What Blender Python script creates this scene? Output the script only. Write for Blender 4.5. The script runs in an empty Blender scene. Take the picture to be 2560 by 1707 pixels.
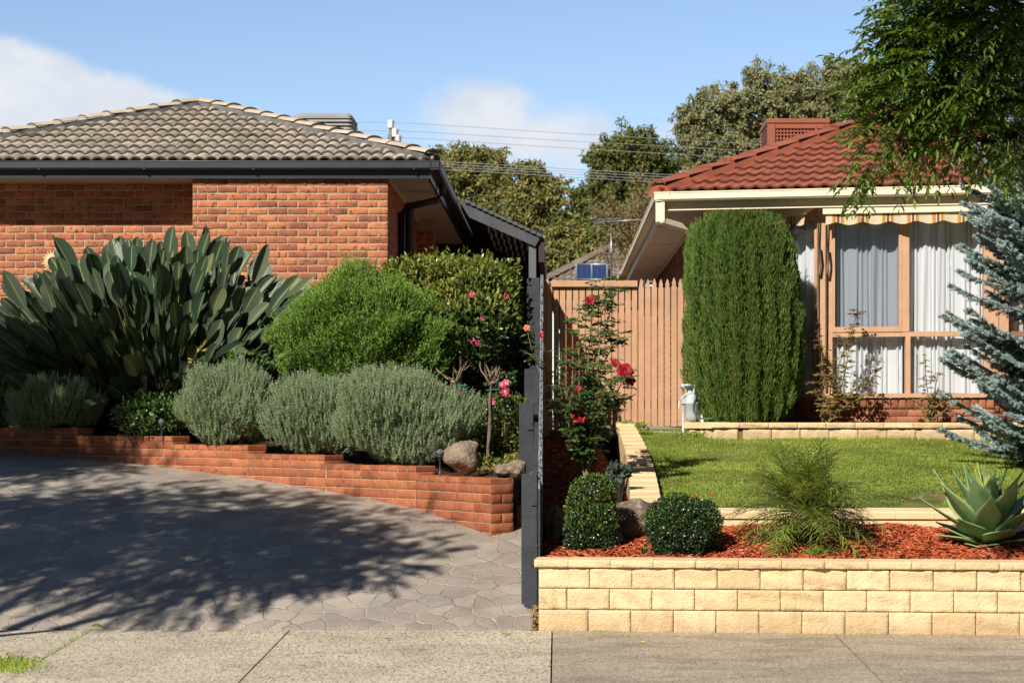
import bpy, math, random
import numpy as np
from mathutils import Vector

SC = bpy.context.scene
COL = SC.collection
rng = np.random.default_rng(11)
random.seed(11)
R = math.radians

# ------------------------------------------------------------------ camera, sky, sun, exposure
F, CX, HY, CH = 5000.0, 1395.0, 1040.0, 1.53        # focal length (px of a 2560 frame), vanishing point, eye height
cam = bpy.data.cameras.new("camera")
cam.sensor_width = 36.0
cam.lens = 36.0 * F / 2560.0
cam.shift_x = (1280.0 - CX) / 2560.0
cam.shift_y = (HY - 853.5) / 2560.0
cam.clip_start, cam.clip_end = 0.1, 3000.0
cam.dof.use_dof, cam.dof.focus_distance, cam.dof.aperture_fstop = True, 17.0, 5.0
camo = bpy.data.objects.new("camera", cam)
camo.location = (0, 0, CH)
camo.rotation_euler = (R(90), 0, 0)
COL.objects.link(camo)
SC.camera = camo

SUN = Vector((0.55, 1.0, -0.88)).normalized()         # direction the light travels
sun = bpy.data.lights.new("sun", "SUN")
sun.energy, sun.angle, sun.color = 4.9, R(0.53), (1.0, 0.94, 0.85)
suno = bpy.data.objects.new("sun", sun)
suno.rotation_euler = SUN.to_track_quat('-Z', 'Y').to_euler()
suno.location = (-20, -30, 30)
COL.objects.link(suno)

world = bpy.data.worlds.new("World")
SC.world = world
world.use_nodes = True
SC.view_settings.view_transform = 'Standard'
SC.view_settings.look = 'None'
SC.view_settings.exposure = 0.42
SC.view_settings.gamma = 1.0
SC.cycles.max_bounces = 8
SC.cycles.transparent_max_bounces = 12


class NT:
    """small helper round a node tree"""
    def __init__(s, tree):
        s.t = tree
        s.t.nodes.clear()

    def n(s, kind, **kw):
        nd = s.t.nodes.new(kind)
        for k, v in kw.items():
            if k.startswith('i_'):
                key = k[2:]
                sock = nd.inputs[int(key)] if key.isdigit() else nd.inputs[key.replace('_', ' ')]
                s.put(sock, v)
            else:
                setattr(nd, k, v)
        return nd

    def put(s, sock, v):
        if isinstance(v, bpy.types.NodeSocket):
            s.t.links.new(v, sock)
        else:
            sock.default_value = v

    def math(s, op, a, b=0.0, c=None, clamp=False):
        nd = s.n('ShaderNodeMath', operation=op, use_clamp=clamp)
        s.put(nd.inputs[0], a); s.put(nd.inputs[1], b)
        if c is not None:
            s.put(nd.inputs[2], c)
        return nd.outputs[0]

    def mix(s, f, a, b, blend='MIX'):
        nd = s.n('ShaderNodeMix', data_type='RGBA', blend_type=blend)
        s.put(nd.inputs[0], f); s.put(nd.inputs[6], a); s.put(nd.inputs[7], b)
        return nd.outputs[2]

    def rng(s, v, a, b, c=0.0, d=1.0, smooth=False):
        nd = s.n('ShaderNodeMapRange', clamp=True)
        if smooth:
            nd.interpolation_type = 'SMOOTHSTEP'
        s.put(nd.inputs[0], v)
        for i, x in enumerate((a, b, c, d)):
            s.put(nd.inputs[i + 1], x)
        return nd.outputs[0]

    def ramp(s, fac, stops):
        nd = s.n('ShaderNodeValToRGB')
        el = nd.color_ramp.elements
        while len(el) < len(stops):
            el.new(0.5)
        for e, (p, c) in zip(el, stops):
            e.position = p
            e.color = (*c[:3], 1)
        s.put(nd.inputs[0], fac)
        return nd.outputs[0]

    def noise(s, vec, scale, detail=3.0, rough=0.55, col=False):
        nd = s.n('ShaderNodeTexNoise')
        if vec is not None:
            s.put(nd.inputs['Vector'], vec)
        nd.inputs['Scale'].default_value = scale
        nd.inputs['Detail'].default_value = detail
        nd.inputs['Roughness'].default_value = rough
        return nd.outputs['Color' if col else 'Fac']


# sky: Nishita air with two soft banks of cloud laid out by compass direction
w = NT(world.node_tree)
elev = math.asin(-SUN.z)
sky = w.n('ShaderNodeTexSky', sky_type='NISHITA', sun_disc=False, sun_elevation=elev,
          sun_rotation=math.atan2(-SUN.x, -SUN.y), air_density=1.0, dust_density=0.1, ozone_density=3.0)
gen = w.n('ShaderNodeTexCoord').outputs['Generated']
sep = w.n('ShaderNodeSeparateXYZ', i_0=gen)
yy = w.math('MAXIMUM', sep.outputs[1], 0.02)
cu = w.math('DIVIDE', sep.outputs[0], yy)
cv = w.math('DIVIDE', sep.outputs[2], yy)
front = w.rng(sep.outputs[1], 0.05, 0.3)


def cloud(px, py, rx, ry, rot, dens):
    u0, v0 = (px - CX) / F, (HY - py) / F
    c, s_ = math.cos(rot), math.sin(rot)
    du = w.math('SUBTRACT', cu, u0); dv = w.math('SUBTRACT', cv, v0)
    a = w.math('ADD', w.math('MULTIPLY', du, c), w.math('MULTIPLY', dv, s_))
    b = w.math('SUBTRACT', w.math('MULTIPLY', dv, c), w.math('MULTIPLY', du, s_))
    a = w.math('DIVIDE', a, rx / F); b = w.math('DIVIDE', b, ry / F)
    d = w.math('SQRT', w.math('ADD', w.math('MULTIPLY', a, a), w.math('MULTIPLY', b, b)))
    return w.math('MULTIPLY', w.math('SUBTRACT', 1.0, d), dens)


comb = w.n('ShaderNodeCombineXYZ', i_0=cu, i_1=w.math('MULTIPLY', cv, 1.2), i_2=0.0).outputs[0]
nz = w.noise(comb, 16.0, 7.0, 0.55)
nz2 = w.noise(comb, 55.0, 6.0, 0.6)
turb = w.math('ADD', w.math('MULTIPLY', w.math('SUBTRACT', nz, 0.5), 2.2), w.math('MULTIPLY', w.math('SUBTRACT', nz2, 0.5), 0.8))
m = None
for args in ((90, 235, 360, 130, -0.35, 1.3), (350, 290, 300, 105, -0.32, 1.25), (-120, 160, 280, 120, -0.3, 1.3),
             (1215, 280, 190, 115, 0.0, 0.85), (1330, 345, 340, 120, -0.1, 0.62), (1700, 330, 260, 60, 0.0, 0.3),
             (60, 320, 330, 60, -0.2, 0.6)):
    k = cloud(*args)
    m = k if m is None else w.math('MAXIMUM', m, k)
dens = w.rng(w.math('ADD', m, w.math('MULTIPLY', turb, 0.40)), 0.02, 0.50, 0.0, 0.95, smooth=True)
dens = w.math('MULTIPLY', w.math('MULTIPLY', dens, front), w.rng(m, -0.35, 0.15))
shade = w.noise(comb, 22.0, 3.0)
ccol = w.ramp(shade, [(0.32, (8.6, 9.3, 10.6)), (0.66, (11.0, 11.3, 11.9))])
# the sky is deepest away from the sun; hold back the glare round the sun behind the camera
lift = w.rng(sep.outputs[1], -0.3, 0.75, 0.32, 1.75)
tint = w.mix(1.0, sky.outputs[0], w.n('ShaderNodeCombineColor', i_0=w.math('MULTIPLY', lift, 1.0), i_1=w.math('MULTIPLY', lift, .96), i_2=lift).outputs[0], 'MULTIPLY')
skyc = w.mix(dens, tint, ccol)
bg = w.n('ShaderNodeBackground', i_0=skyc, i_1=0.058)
w.t.links.new(bg.outputs[0], w.n('ShaderNodeOutputWorld').inputs[0])


# ------------------------------------------------------------------ materials
def lin(r, g, b):
    f = lambda c: (c / 255 / 12.92) if c / 255 <= 0.04045 else ((c / 255 + 0.055) / 1.055) ** 2.4
    return (f(r), f(g), f(b))


MATS = {}


def mat(name, stops, rough=0.6, spec=0.4, src='rand', nscale=6.0, var=None, spots=None, bump=None,
        trans=0.0, metal=0.0, tcol=None, coat=0.0, vein=False, splash=None):
    """Principled surface: colour from a ramp driven by random-per-island or noise, then mottling, spots and bump."""
    m_ = bpy.data.materials.new(name)
    m_.use_nodes = True
    t = NT(m_.node_tree)
    co = t.n('ShaderNodeTexCoord').outputs['Object']
    if not isinstance(stops[0], tuple) or not isinstance(stops[0][1], tuple):
        c = (*stops, 1)
    elif len(stops) == 1:
        c = (*stops[0][1], 1)
    else:
        fac = t.n('ShaderNodeNewGeometry').outputs['Random Per Island'] if src == 'rand' else t.rng(t.noise(co, nscale, 5.0), 0.3, 0.7)
        c = t.ramp(fac, stops)
    if var:
        for v in (var if isinstance(var, list) else [var]):
            g = t.rng(t.noise(co, v[0], 4.0), 0.3, 0.7, v[1], v[2])
            c = t.mix(1.0, c, t.n('ShaderNodeCombineColor', i_0=g, i_1=g, i_2=g).outputs[0], 'MULTIPLY')
    if spots:
        for s_ in (spots if isinstance(spots, list) else [spots]):
            f_ = t.rng(t.noise(co, s_[0], 2.0), s_[1], s_[1] + 0.06)
            c = t.mix(f_, c, (*s_[2], 1))
    if splash:      # soil splashed up from the ground, thinning out with height
        sz = t.n('ShaderNodeSeparateXYZ', i_0=co).outputs[2]
        hz = t.math('ADD', sz, t.math('MULTIPLY', t.math('SUBTRACT', t.noise(co, 7.0, 5.0, .65), .5), splash[1]))
        fz = t.math('MULTIPLY', t.rng(hz, 0.0, splash[0], splash[3], 0.0), t.rng(t.noise(co, 60.0, 3.0), .3, .6, .4, 1.))
        c = t.mix(fz, c, (*splash[2], 1))
        st = t.math('MULTIPLY', t.rng(t.noise(t.n('ShaderNodeMapping', i_Vector=co, i_Scale=(9.0, 9.0, 1.6)).outputs[0], 1.0, 5.0, .6), .60, .74), splash[3] * .5)
        c = t.mix(st, c, (*splash[2], 1))
    if vein:
        uv = t.n('ShaderNodeUVMap').outputs[0]
        sx = t.n('ShaderNodeSeparateXYZ', i_0=uv)
        av = t.math('ABSOLUTE', t.math('SUBTRACT', sx.outputs[1], 0.5))
        midrib = t.rng(av, 0.02, 0.05, 1.0, 0.0)
        c = t.mix(t.math('MULTIPLY', midrib, 0.8), c, (0.33, 0.37, 0.10, 1))
    p = t.n('ShaderNodeBsdfPrincipled')
    t.put(p.inputs['Base Color'], c)
    p.inputs['Roughness'].default_value = rough
    p.inputs['Specular IOR Level'].default_value = spec
    p.inputs['Metallic'].default_value = metal
    p.inputs['Coat Weight'].default_value = coat
    if vein:
        wv = t.math('SINE', t.math('ADD', t.math('MULTIPLY', sx.outputs[0], 95.0), t.math('MULTIPLY', av, -75.0)))
        b = t.n('ShaderNodeBump', i_Strength=0.3, i_Distance=0.004, i_Height=wv)
        t.put(p.inputs['Normal'], b.outputs[0])
    if bump:
        b = t.n('ShaderNodeBump', i_Strength=bump[1], i_Distance=bump[2], i_Height=t.noise(co, bump[0], 5.0, 0.6))
        t.put(p.inputs['Normal'], b.outputs[0])
    o_ = p.outputs[0]
    if trans:
        tr = t.n('ShaderNodeBsdfTranslucent')
        t.put(tr.inputs[0], c if tcol is None else t.mix(1.0, c, (*tcol, 1), 'MULTIPLY'))
        o_ = t.n('ShaderNodeMixShader', i_0=trans, i_1=o_, i_2=tr.outputs[0]).outputs[0]
    t.t.links.new(o_, t.n('ShaderNodeOutputMaterial').inputs[0])
    MATS[name] = m_
    return m_


def mat_driveway():
    m_ = bpy.data.materials.new('stamped concrete'); m_.use_nodes = True
    t = NT(m_.node_tree)
    co = t.n('ShaderNodeTexCoord').outputs['Object']
    s = t.n('ShaderNodeSeparateXYZ', i_0=co)
    flat = t.n('ShaderNodeCombineXYZ', i_0=s.outputs[0], i_1=s.outputs[1], i_2=0.0).outputs[0]
    wob = t.noise(flat, 5.0, 4.0, 0.6, True)
    wv = t.n('ShaderNodeVectorMath', operation='MULTIPLY_ADD')
    t.put(wv.inputs[0], wob); wv.inputs[1].default_value = (0.13, 0.13, 0); t.put(wv.inputs[2], flat)
    v1 = t.n('ShaderNodeTexVoronoi', feature='DISTANCE_TO_EDGE', voronoi_dimensions='2D', i_Scale=5.2, i_Vector=wv.outputs[0])
    v2 = t.n('ShaderNodeTexVoronoi', feature='F1', voronoi_dimensions='2D', i_Scale=5.2, i_Vector=wv.outputs[0])
    edge = v1.outputs['Distance']
    groutn = t.noise(flat, 1.7, 3.0)
    wid = t.rng(t.noise(flat, 6.0, 3.0), 0.3, 0.7, 0.006, 0.030)
    grout = t.rng(edge, wid, t.math('ADD', wid, 0.012), 1.0, 0.0)
    cell = t.n('ShaderNodeSeparateColor', i_0=v2.outputs['Color']).outputs[0]
    stone = t.ramp(cell, [(0.0, lin(150, 140, 129)), (0.4, lin(160, 149, 137)), (0.75, lin(165, 155, 142)), (1.0, lin(172, 160, 145))])
    g = t.rng(t.noise(flat, 2.3, 6.0, 0.65), 0.3, 0.72, 0.72, 1.15)
    big = t.rng(t.noise(flat, 0.7, 4.0, 0.6), 0.35, 0.68, 0.84, 1.06)
    g = t.math('MULTIPLY', g, big)
    g2 = t.rng(t.noise(flat, 60.0, 3.0), 0.3, 0.7, 0.86, 1.1)
    gg = t.math('MULTIPLY', g, g2)
    stone = t.mix(1.0, stone, t.n('ShaderNodeCombineColor', i_0=gg, i_1=gg, i_2=gg).outputs[0], 'MULTIPLY')
    gcol = t.mix(t.rng(groutn, 0.42, 0.56), (*lin(112, 103, 93), 1), (*lin(182, 168, 146), 1))
    # fading of the sandy joint width
    c = t.mix(t.math('MULTIPLY', grout, t.rng(t.noise(flat, 9.0, 2.0), 0.34, 0.55, 0.30, 0.85)), stone, gcol)
    p = t.n('ShaderNodeBsdfPrincipled', i_Roughness=0.62)
    t.put(p.inputs['Base Color'], c)
    h = t.math('ADD', t.math('MULTIPLY', t.rng(edge, 0.0, 0.05), 1.0), t.math('MULTIPLY', t.noise(flat, 26.0, 5.0), 0.45))
    b = t.n('ShaderNodeBump', i_Strength=0.7, i_Distance=0.008, i_Height=h)
    t.put(p.inputs['Normal'], b.outputs[0])
    t.t.links.new(p.outputs[0], t.n('ShaderNodeOutputMaterial').inputs[0])
    return m_


def mat_pavement(name, base, dark, pebble, amt, stain):
    m_ = bpy.data.materials.new(name); m_.use_nodes = True
    t = NT(m_.node_tree)
    co = t.n('ShaderNodeTexCoord').outputs['Object']
    co3 = t.n('ShaderNodeMapping', i_Vector=co, i_Scale=(1.0, 0.28, 1.0)).outputs[0]
    v = t.n('ShaderNodeTexVoronoi', i_Scale=62.0, i_Vector=co3)
    peb = t.n('ShaderNodeSeparateColor', i_0=v.outputs['Color']).outputs[0]
    patch = t.rng(t.noise(co, 3.0, 4.0), 0.35, 0.65)
    thr = t.math('MULTIPLY', t.rng(peb, 0.55, 0.7), t.rng(v.outputs['Distance'], 0.30, 0.5, 1.0, 0.0))
    c = t.mix(t.rng(t.noise(co, 1.4, 6.0, 0.65), 0.3, 0.7), (*base, 1), (*dark, 1))
    g = t.rng(t.noise(co3, 70.0, 3.0, .7), 0.3, 0.7, 0.60, 1.28)
    c = t.mix(1.0, c, t.n('ShaderNodeCombineColor', i_0=g, i_1=g, i_2=g).outputs[0], 'MULTIPLY')
    c = t.mix(t.math('MULTIPLY', thr, t.math('MULTIPLY', t.rng(patch, 0, 1, 0.5, 1), amt)), c, (*pebble, 1))
    sp_ = t.rng(t.noise(co3, 46.0, 3.0, .65), 0.55, 0.66)
    c = t.mix(t.math('MULTIPLY', sp_, t.math('MULTIPLY', amt, 0.8)), c, (*pebble, 1))
    map_ = t.n('ShaderNodeMapping', i_Vector=co, i_Scale=(0.8, 1.6, 1))
    st = t.rng(t.noise(map_.outputs[0], 2.0, 6.0, 0.7), 0.46, 0.68, 0.0, stain)
    c = t.mix(st, c, (*lin(86, 78, 64), 1))
    p = t.n('ShaderNodeBsdfPrincipled', i_Roughness=0.75)
    t.put(p.inputs['Base Color'], c)
    b = t.n('ShaderNodeBump', i_Strength=0.5, i_Distance=0.003, i_Height=v.outputs['Distance'])
    t.put(p.inputs['Normal'], b.outputs[0])
    t.t.links.new(p.outputs[0], t.n('ShaderNodeOutputMaterial').inputs[0])
    return m_


def mat_glass(name, tint, refl):
    m_ = bpy.data.materials.new(name); m_.use_nodes = True
    t = NT(m_.node_tree)
    tr = t.n('ShaderNodeBsdfTransparent', i_0=(*tint, 1))
    gl = t.n('ShaderNodeBsdfGlossy', i_Roughness=0.03)
    lw = t.n('ShaderNodeLayerWeight', i_Blend=0.5)
    f_ = t.math('MULTIPLY', t.math('ADD', t.math('MULTIPLY', t.math('POWER', lw.outputs['Facing'], 4.0), 0.7), 0.05), refl, clamp=True)
    o_ = t.n('ShaderNodeMixShader', i_0=f_, i_1=tr.outputs[0], i_2=gl.outputs[0])
    t.t.links.new(o_.outputs[0], t.n('ShaderNodeOutputMaterial').inputs[0])
    return m_


def mat_stripes(name):
    """awning cloth: cream, tan and brown stripes by the running metre"""
    m_ = bpy.data.materials.new(name); m_.use_nodes = True
    t = NT(m_.node_tree)
    uv = t.n('ShaderNodeUVMap').outputs[0]
    s = t.n('ShaderNodeSeparateXYZ', i_0=uv)
    fr = t.math('FRACT', t.math('MULTIPLY', s.outputs[0], 1 / 0.27))
    cr, br, ta, go = (0.72, 0.60, 0.42), lin(110, 72, 44), lin(190, 130, 70), lin(205, 165, 90)
    nd = t.n('ShaderNodeValToRGB'); nd.color_ramp.interpolation = 'CONSTANT'
    st = [(0, cr), (.36, go), (.42, ta), (.52, cr), (.57, br), (.66, cr), (.72, ta), (.8, go), (.86, cr)]
    el = nd.color_ramp.elements
    while len(el) < len(st):
        el.new(.5)
    for e, (p_, c_) in zip(el, st):
        e.position = p_; e.color = (*c_, 1)
    t.put(nd.inputs[0], fr)
    p = t.n('ShaderNodeBsdfPrincipled', i_Roughness=0.85)
    t.put(p.inputs['Base Color'], nd.outputs[0])
    tr = t.n('ShaderNodeBsdfTranslucent'); t.put(tr.inputs[0], nd.outputs[0])
    o_ = t.n('ShaderNodeMixShader', i_0=0.25, i_1=p.outputs[0], i_2=tr.outputs[0])
    t.t.links.new(o_.outputs[0], t.n('ShaderNodeOutputMaterial').inputs[0])
    return m_


def mat_solar():
    m_ = bpy.data.materials.new('solar cells'); m_.use_nodes = True
    t = NT(m_.node_tree)
    uv = t.n('ShaderNodeUVMap').outputs[0]
    s = t.n('ShaderNodeSeparateXYZ', i_0=uv)
    fx = t.math('FRACT', t.math('MULTIPLY', s.outputs[0], 6.0)); fy = t.math('FRACT', t.math('MULTIPLY', s.outputs[1], 10.0))
    l = t.math('MAXIMUM', t.math('LESS_THAN', fx, 0.06), t.math('LESS_THAN', fy, 0.06))
    c = t.mix(l, (*lin(26, 42, 84), 1), (*lin(80, 96, 125), 1))
    p = t.n('ShaderNodeBsdfPrincipled', i_Roughness=0.45)
    t.put(p.inputs['Base Color'], c)
    t.t.links.new(p.outputs[0], t.n('ShaderNodeOutputMaterial').inputs[0])
    return m_


# ------------------------------------------------------------------ mesh helpers
def nrm(v):
    v = np.asarray(v, float)
    return v / np.maximum(np.linalg.norm(v, axis=-1, keepdims=True), 1e-9)


def PX(px, Y): return (px - CX) * Y / F
def PZ(py, Y): return CH - (py - HY) * Y / F
def P(px, py, Y): return np.array([PX(px, Y), Y, PZ(py, Y)])


ORG = {}


class MB:
    """collects vertices and faces; build() links them as ONE mesh object"""
    def __init__(s):
        s.V, s.Fc, s.n, s.uvs = [], [], 0, []

    def add(s, V, faces, m=0, smooth=False, uv=None):
        V = np.asarray(V, float).reshape(-1, 3)
        for f in (faces if isinstance(faces, list) and len(faces) and isinstance(faces[0], np.ndarray) and faces[0].ndim == 2 else [np.asarray(faces, int)]):
            s.Fc.append((f + s.n, m, smooth))
        s.V.append(V); s.n += len(V)
        s.uvs.append(np.zeros((len(V), 2)) if uv is None else np.asarray(uv, float).reshape(-1, 2))
        s.hasuv = getattr(s, 'hasuv', False) or uv is not None
        return s

    def quad(s, a, b, c, d, m=0, uv=None):
        return s.add([a, b, c, d], [[0, 1, 2, 3]], m, uv=uv)

    def poly(s, pts, m=0):
        return s.add(pts, [list(range(len(pts)))], m)

    def box(s, lo, hi, m=0):
        x0, y0, z0 = lo; x1, y1, z1 = hi
        V = [(x0, y0, z0), (x1, y0, z0), (x1, y1, z0), (x0, y1, z0), (x0, y0, z1), (x1, y0, z1), (x1, y1, z1), (x0, y1, z1)]
        return s.add(V, [[3, 2, 1, 0], [4, 5, 6, 7], [0, 1, 5, 4], [1, 2, 6, 5], [2, 3, 7, 6], [3, 0, 4, 7]], m)

    def hexa(s, b, t, m=0):
        """b, t: four corners each, bottom and top, same winding"""
        return s.add(list(b) + list(t), [[3, 2, 1, 0], [4, 5, 6, 7], [0, 1, 5, 4], [1, 2, 6, 5], [2, 3, 7, 6], [3, 0, 4, 7]], m)

    def bbox(s, lo, hi, bev, m=0, jit=0.0):
        """box with bevelled edges"""
        lo, hi = np.array(lo, float), np.array(hi, float)
        c, h = (lo + hi) / 2, (hi - lo) / 2
        V, idx = [], {}
        sg = [(-1, -1, -1), (1, -1, -1), (1, 1, -1), (-1, 1, -1), (-1, -1, 1), (1, -1, 1), (1, 1, 1), (-1, 1, 1)]
        for k, q in enumerate(sg):
            for ax in range(3):
                p = np.array(q) * (h - bev); p[ax] = q[ax] * h[ax]
                if jit:
                    p = p + rng.normal(0, jit, 3)
                idx[k, ax] = len(V); V.append(c + p)
        Fq = [[idx[k, 2] for k in (3, 2, 1, 0)], [idx[k, 2] for k in (4, 5, 6, 7)], [idx[k, 1] for k in (0, 1, 5, 4)],
              [idx[k, 0] for k in (1, 2, 6, 5)], [idx[k, 1] for k in (2, 3, 7, 6)], [idx[k, 0] for k in (3, 0, 4, 7)]]
        ed = [(0, 1, 0), (1, 2, 1), (2, 3, 0), (3, 0, 1), (4, 5, 0), (5, 6, 1), (6, 7, 0), (7, 4, 1), (0, 4, 2), (1, 5, 2), (2, 6, 2), (3, 7, 2)]
        for a, b, ax in ed:
            o = [i for i in range(3) if i != ax]
            Fq.append([idx[a, o[0]], idx[b, o[0]], idx[b, o[1]], idx[a, o[1]]])
        s.add(V, Fq, m)
        s.Fc.append((np.array([[idx[k, 0], idx[k, 1], idx[k, 2]] for k in range(8)]) + s.n - len(V), m, False))
        return s

    def tube(s, pts, r, seg=6, m=0, cap=True, smooth=True):
        pts = np.asarray(pts, float); n = len(pts)
        r = np.broadcast_to(np.asarray(r, float), (n,))
        d = np.gradient(pts, axis=0); d = nrm(d)
        ref = np.where(np.abs(d[:, 2:3]) > 0.9, np.array([[1., 0, 0]]), np.array([[0, 0, 1.]]))
        a = nrm(np.cross(d, ref)); b = np.cross(d, a)
        th = np.arange(seg) * 2 * np.pi / seg
        V = pts[:, None] + r[:, None, None] * (np.cos(th)[None, :, None] * a[:, None] + np.sin(th)[None, :, None] * b[:, None])
        i, j = np.meshgrid(np.arange(n - 1), np.arange(seg), indexing='ij')
        j2 = (j + 1) % seg
        q = np.stack([i * seg + j, i * seg + j2, (i + 1) * seg + j2, (i + 1) * seg + j], -1).reshape(-1, 4)
        s.add(V, q, m, smooth)
        if cap:
            s.Fc.append((np.array([list(range(seg))]) + s.n - n * seg, m, False))
            s.Fc.append((np.array([list(range(seg))[::-1]]) + s.n - seg, m, False))
        return s

    def lathe(s, c, prof, seg=20, m=0, smooth=True, sx=1.0, sy=1.0):
        prof = np.asarray(prof, float); n = len(prof)
        th = np.arange(seg) * 2 * np.pi / seg
        V = np.stack([prof[:, :1] * np.cos(th) * sx, prof[:, :1] * np.sin(th) * sy, np.repeat(prof[:, 1:], seg, 1)], -1) + np.asarray(c, float)
        i, j = np.meshgrid(np.arange(n - 1), np.arange(seg), indexing='ij'); j2 = (j + 1) % seg
        q = np.stack([i * seg + j, i * seg + j2, (i + 1) * seg + j2, (i + 1) * seg + j], -1).reshape(-1, 4)
        return s.add(V, q, m, smooth)

    def grid(s, G, m=0, smooth=True, uv=False):
        """G: (nu, nv, 3) array of points"""
        nu, nv = G.shape[:2]
        i, j = np.meshgrid(np.arange(nu - 1), np.arange(nv - 1), indexing='ij')
        q = np.stack([i * nv + j, (i + 1) * nv + j, (i + 1) * nv + j + 1, i * nv + j + 1], -1).reshape(-1, 4)
        u = None
        if uv:
            a, b = np.meshgrid(np.linspace(0, 1, nu), np.linspace(0, 1, nv), indexing='ij'); u = np.stack([a, b], -1)
        return s.add(G.reshape(-1, 3), q, m, smooth, u)

    def extrude(s, prof, p0, p1, a, b, m=0):
        """closed 2-D profile [(x, y)] in axes a, b swept from p0 to p1"""
        prof = np.asarray(prof, float); a, b, p0, p1 = (np.asarray(x, float) for x in (a, b, p0, p1))
        o = prof[:, :1] * a + prof[:, 1:] * b
        n = len(prof); V = np.concatenate([p0 + o, p1 + o])
        q = [[i, (i + 1) % n, n + (i + 1) % n, n + i] for i in range(n)]
        s.add(V, q, m)
        s.Fc.append((np.array([list(range(n))[::-1]]) + s.n - 2 * n, m, False))
        s.Fc.append((np.array([list(range(n))]) + s.n - n, m, False))
        return s

    def build(s, name, mats, root=None, parent=None, org=None):
        V = np.concatenate(s.V)
        base = ORG[root.name] if root is not None else (np.zeros(3) if org is None else np.asarray(org, float))
        V = V - base
        me = bpy.data.meshes.new(name)
        me.vertices.add(len(V)); me.vertices.foreach_set('co', V.astype(np.float32).ravel())
        tot = np.concatenate([np.full(len(f), f.shape[1]) for f, _, _ in s.Fc])
        li = np.concatenate([f.ravel() for f, _, _ in s.Fc])
        mi = np.concatenate([np.full(len(f), m) for f, m, _ in s.Fc])
        sm = np.concatenate([np.full(len(f), k) for f, _, k in s.Fc])
        me.loops.add(len(li)); me.loops.foreach_set('vertex_index', li.astype(np.int32))
        me.polygons.add(len(tot))
        me.polygons.foreach_set('loop_start', np.concatenate([[0], np.cumsum(tot)[:-1]]).astype(np.int32))
        me.polygons.foreach_set('material_index', mi.astype(np.int32))
        me.polygons.foreach_set('use_smooth', sm.astype(bool))
        if getattr(s, 'hasuv', False):
            ul = me.uv_layers.new(name='UVMap')
            ul.data.foreach_set('uv', np.concatenate(s.uvs)[li].astype(np.float32).ravel())
        me.update(calc_edges=True); me.validate()
        for m in (mats if isinstance(mats, (list, tuple)) else [mats]):
            me.materials.append(m)
        o = bpy.data.objects.new(name, me)
        COL.objects.link(o)
        if root is None:
            o.location = base; ORG[o.name] = base
        else:
            o.parent = parent if parent is not None else root
        return o


def tag(o, label=None, cat=None, group=None, kind=None):
    if label: o['label'] = label
    if cat: o['category'] = cat
    if group: o['group'] = group
    if kind: o['kind'] = kind
    return o


def thing(name, label, cat, loc, group=None):
    o = bpy.data.objects.new(name, None)
    o.empty_display_size = 0.1
    COL.objects.link(o)
    o.location = tuple(loc)
    ORG[o.name] = np.asarray(loc, float)
    return tag(o, label, cat, group)


def copy_thing(o, loc, label=None):
    """a thing, its parts and their sub-parts, sharing mesh data"""
    c = o.copy(); COL.objects.link(c); c.location = tuple(loc); ORG[c.name] = np.asarray(loc, float)
    if label: c['label'] = label
    for p in list(o.children):
        q = p.copy(); COL.objects.link(q); q.parent = c
        for g in list(p.children):
            h = g.copy(); COL.objects.link(h); h.parent = q
    return c


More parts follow.
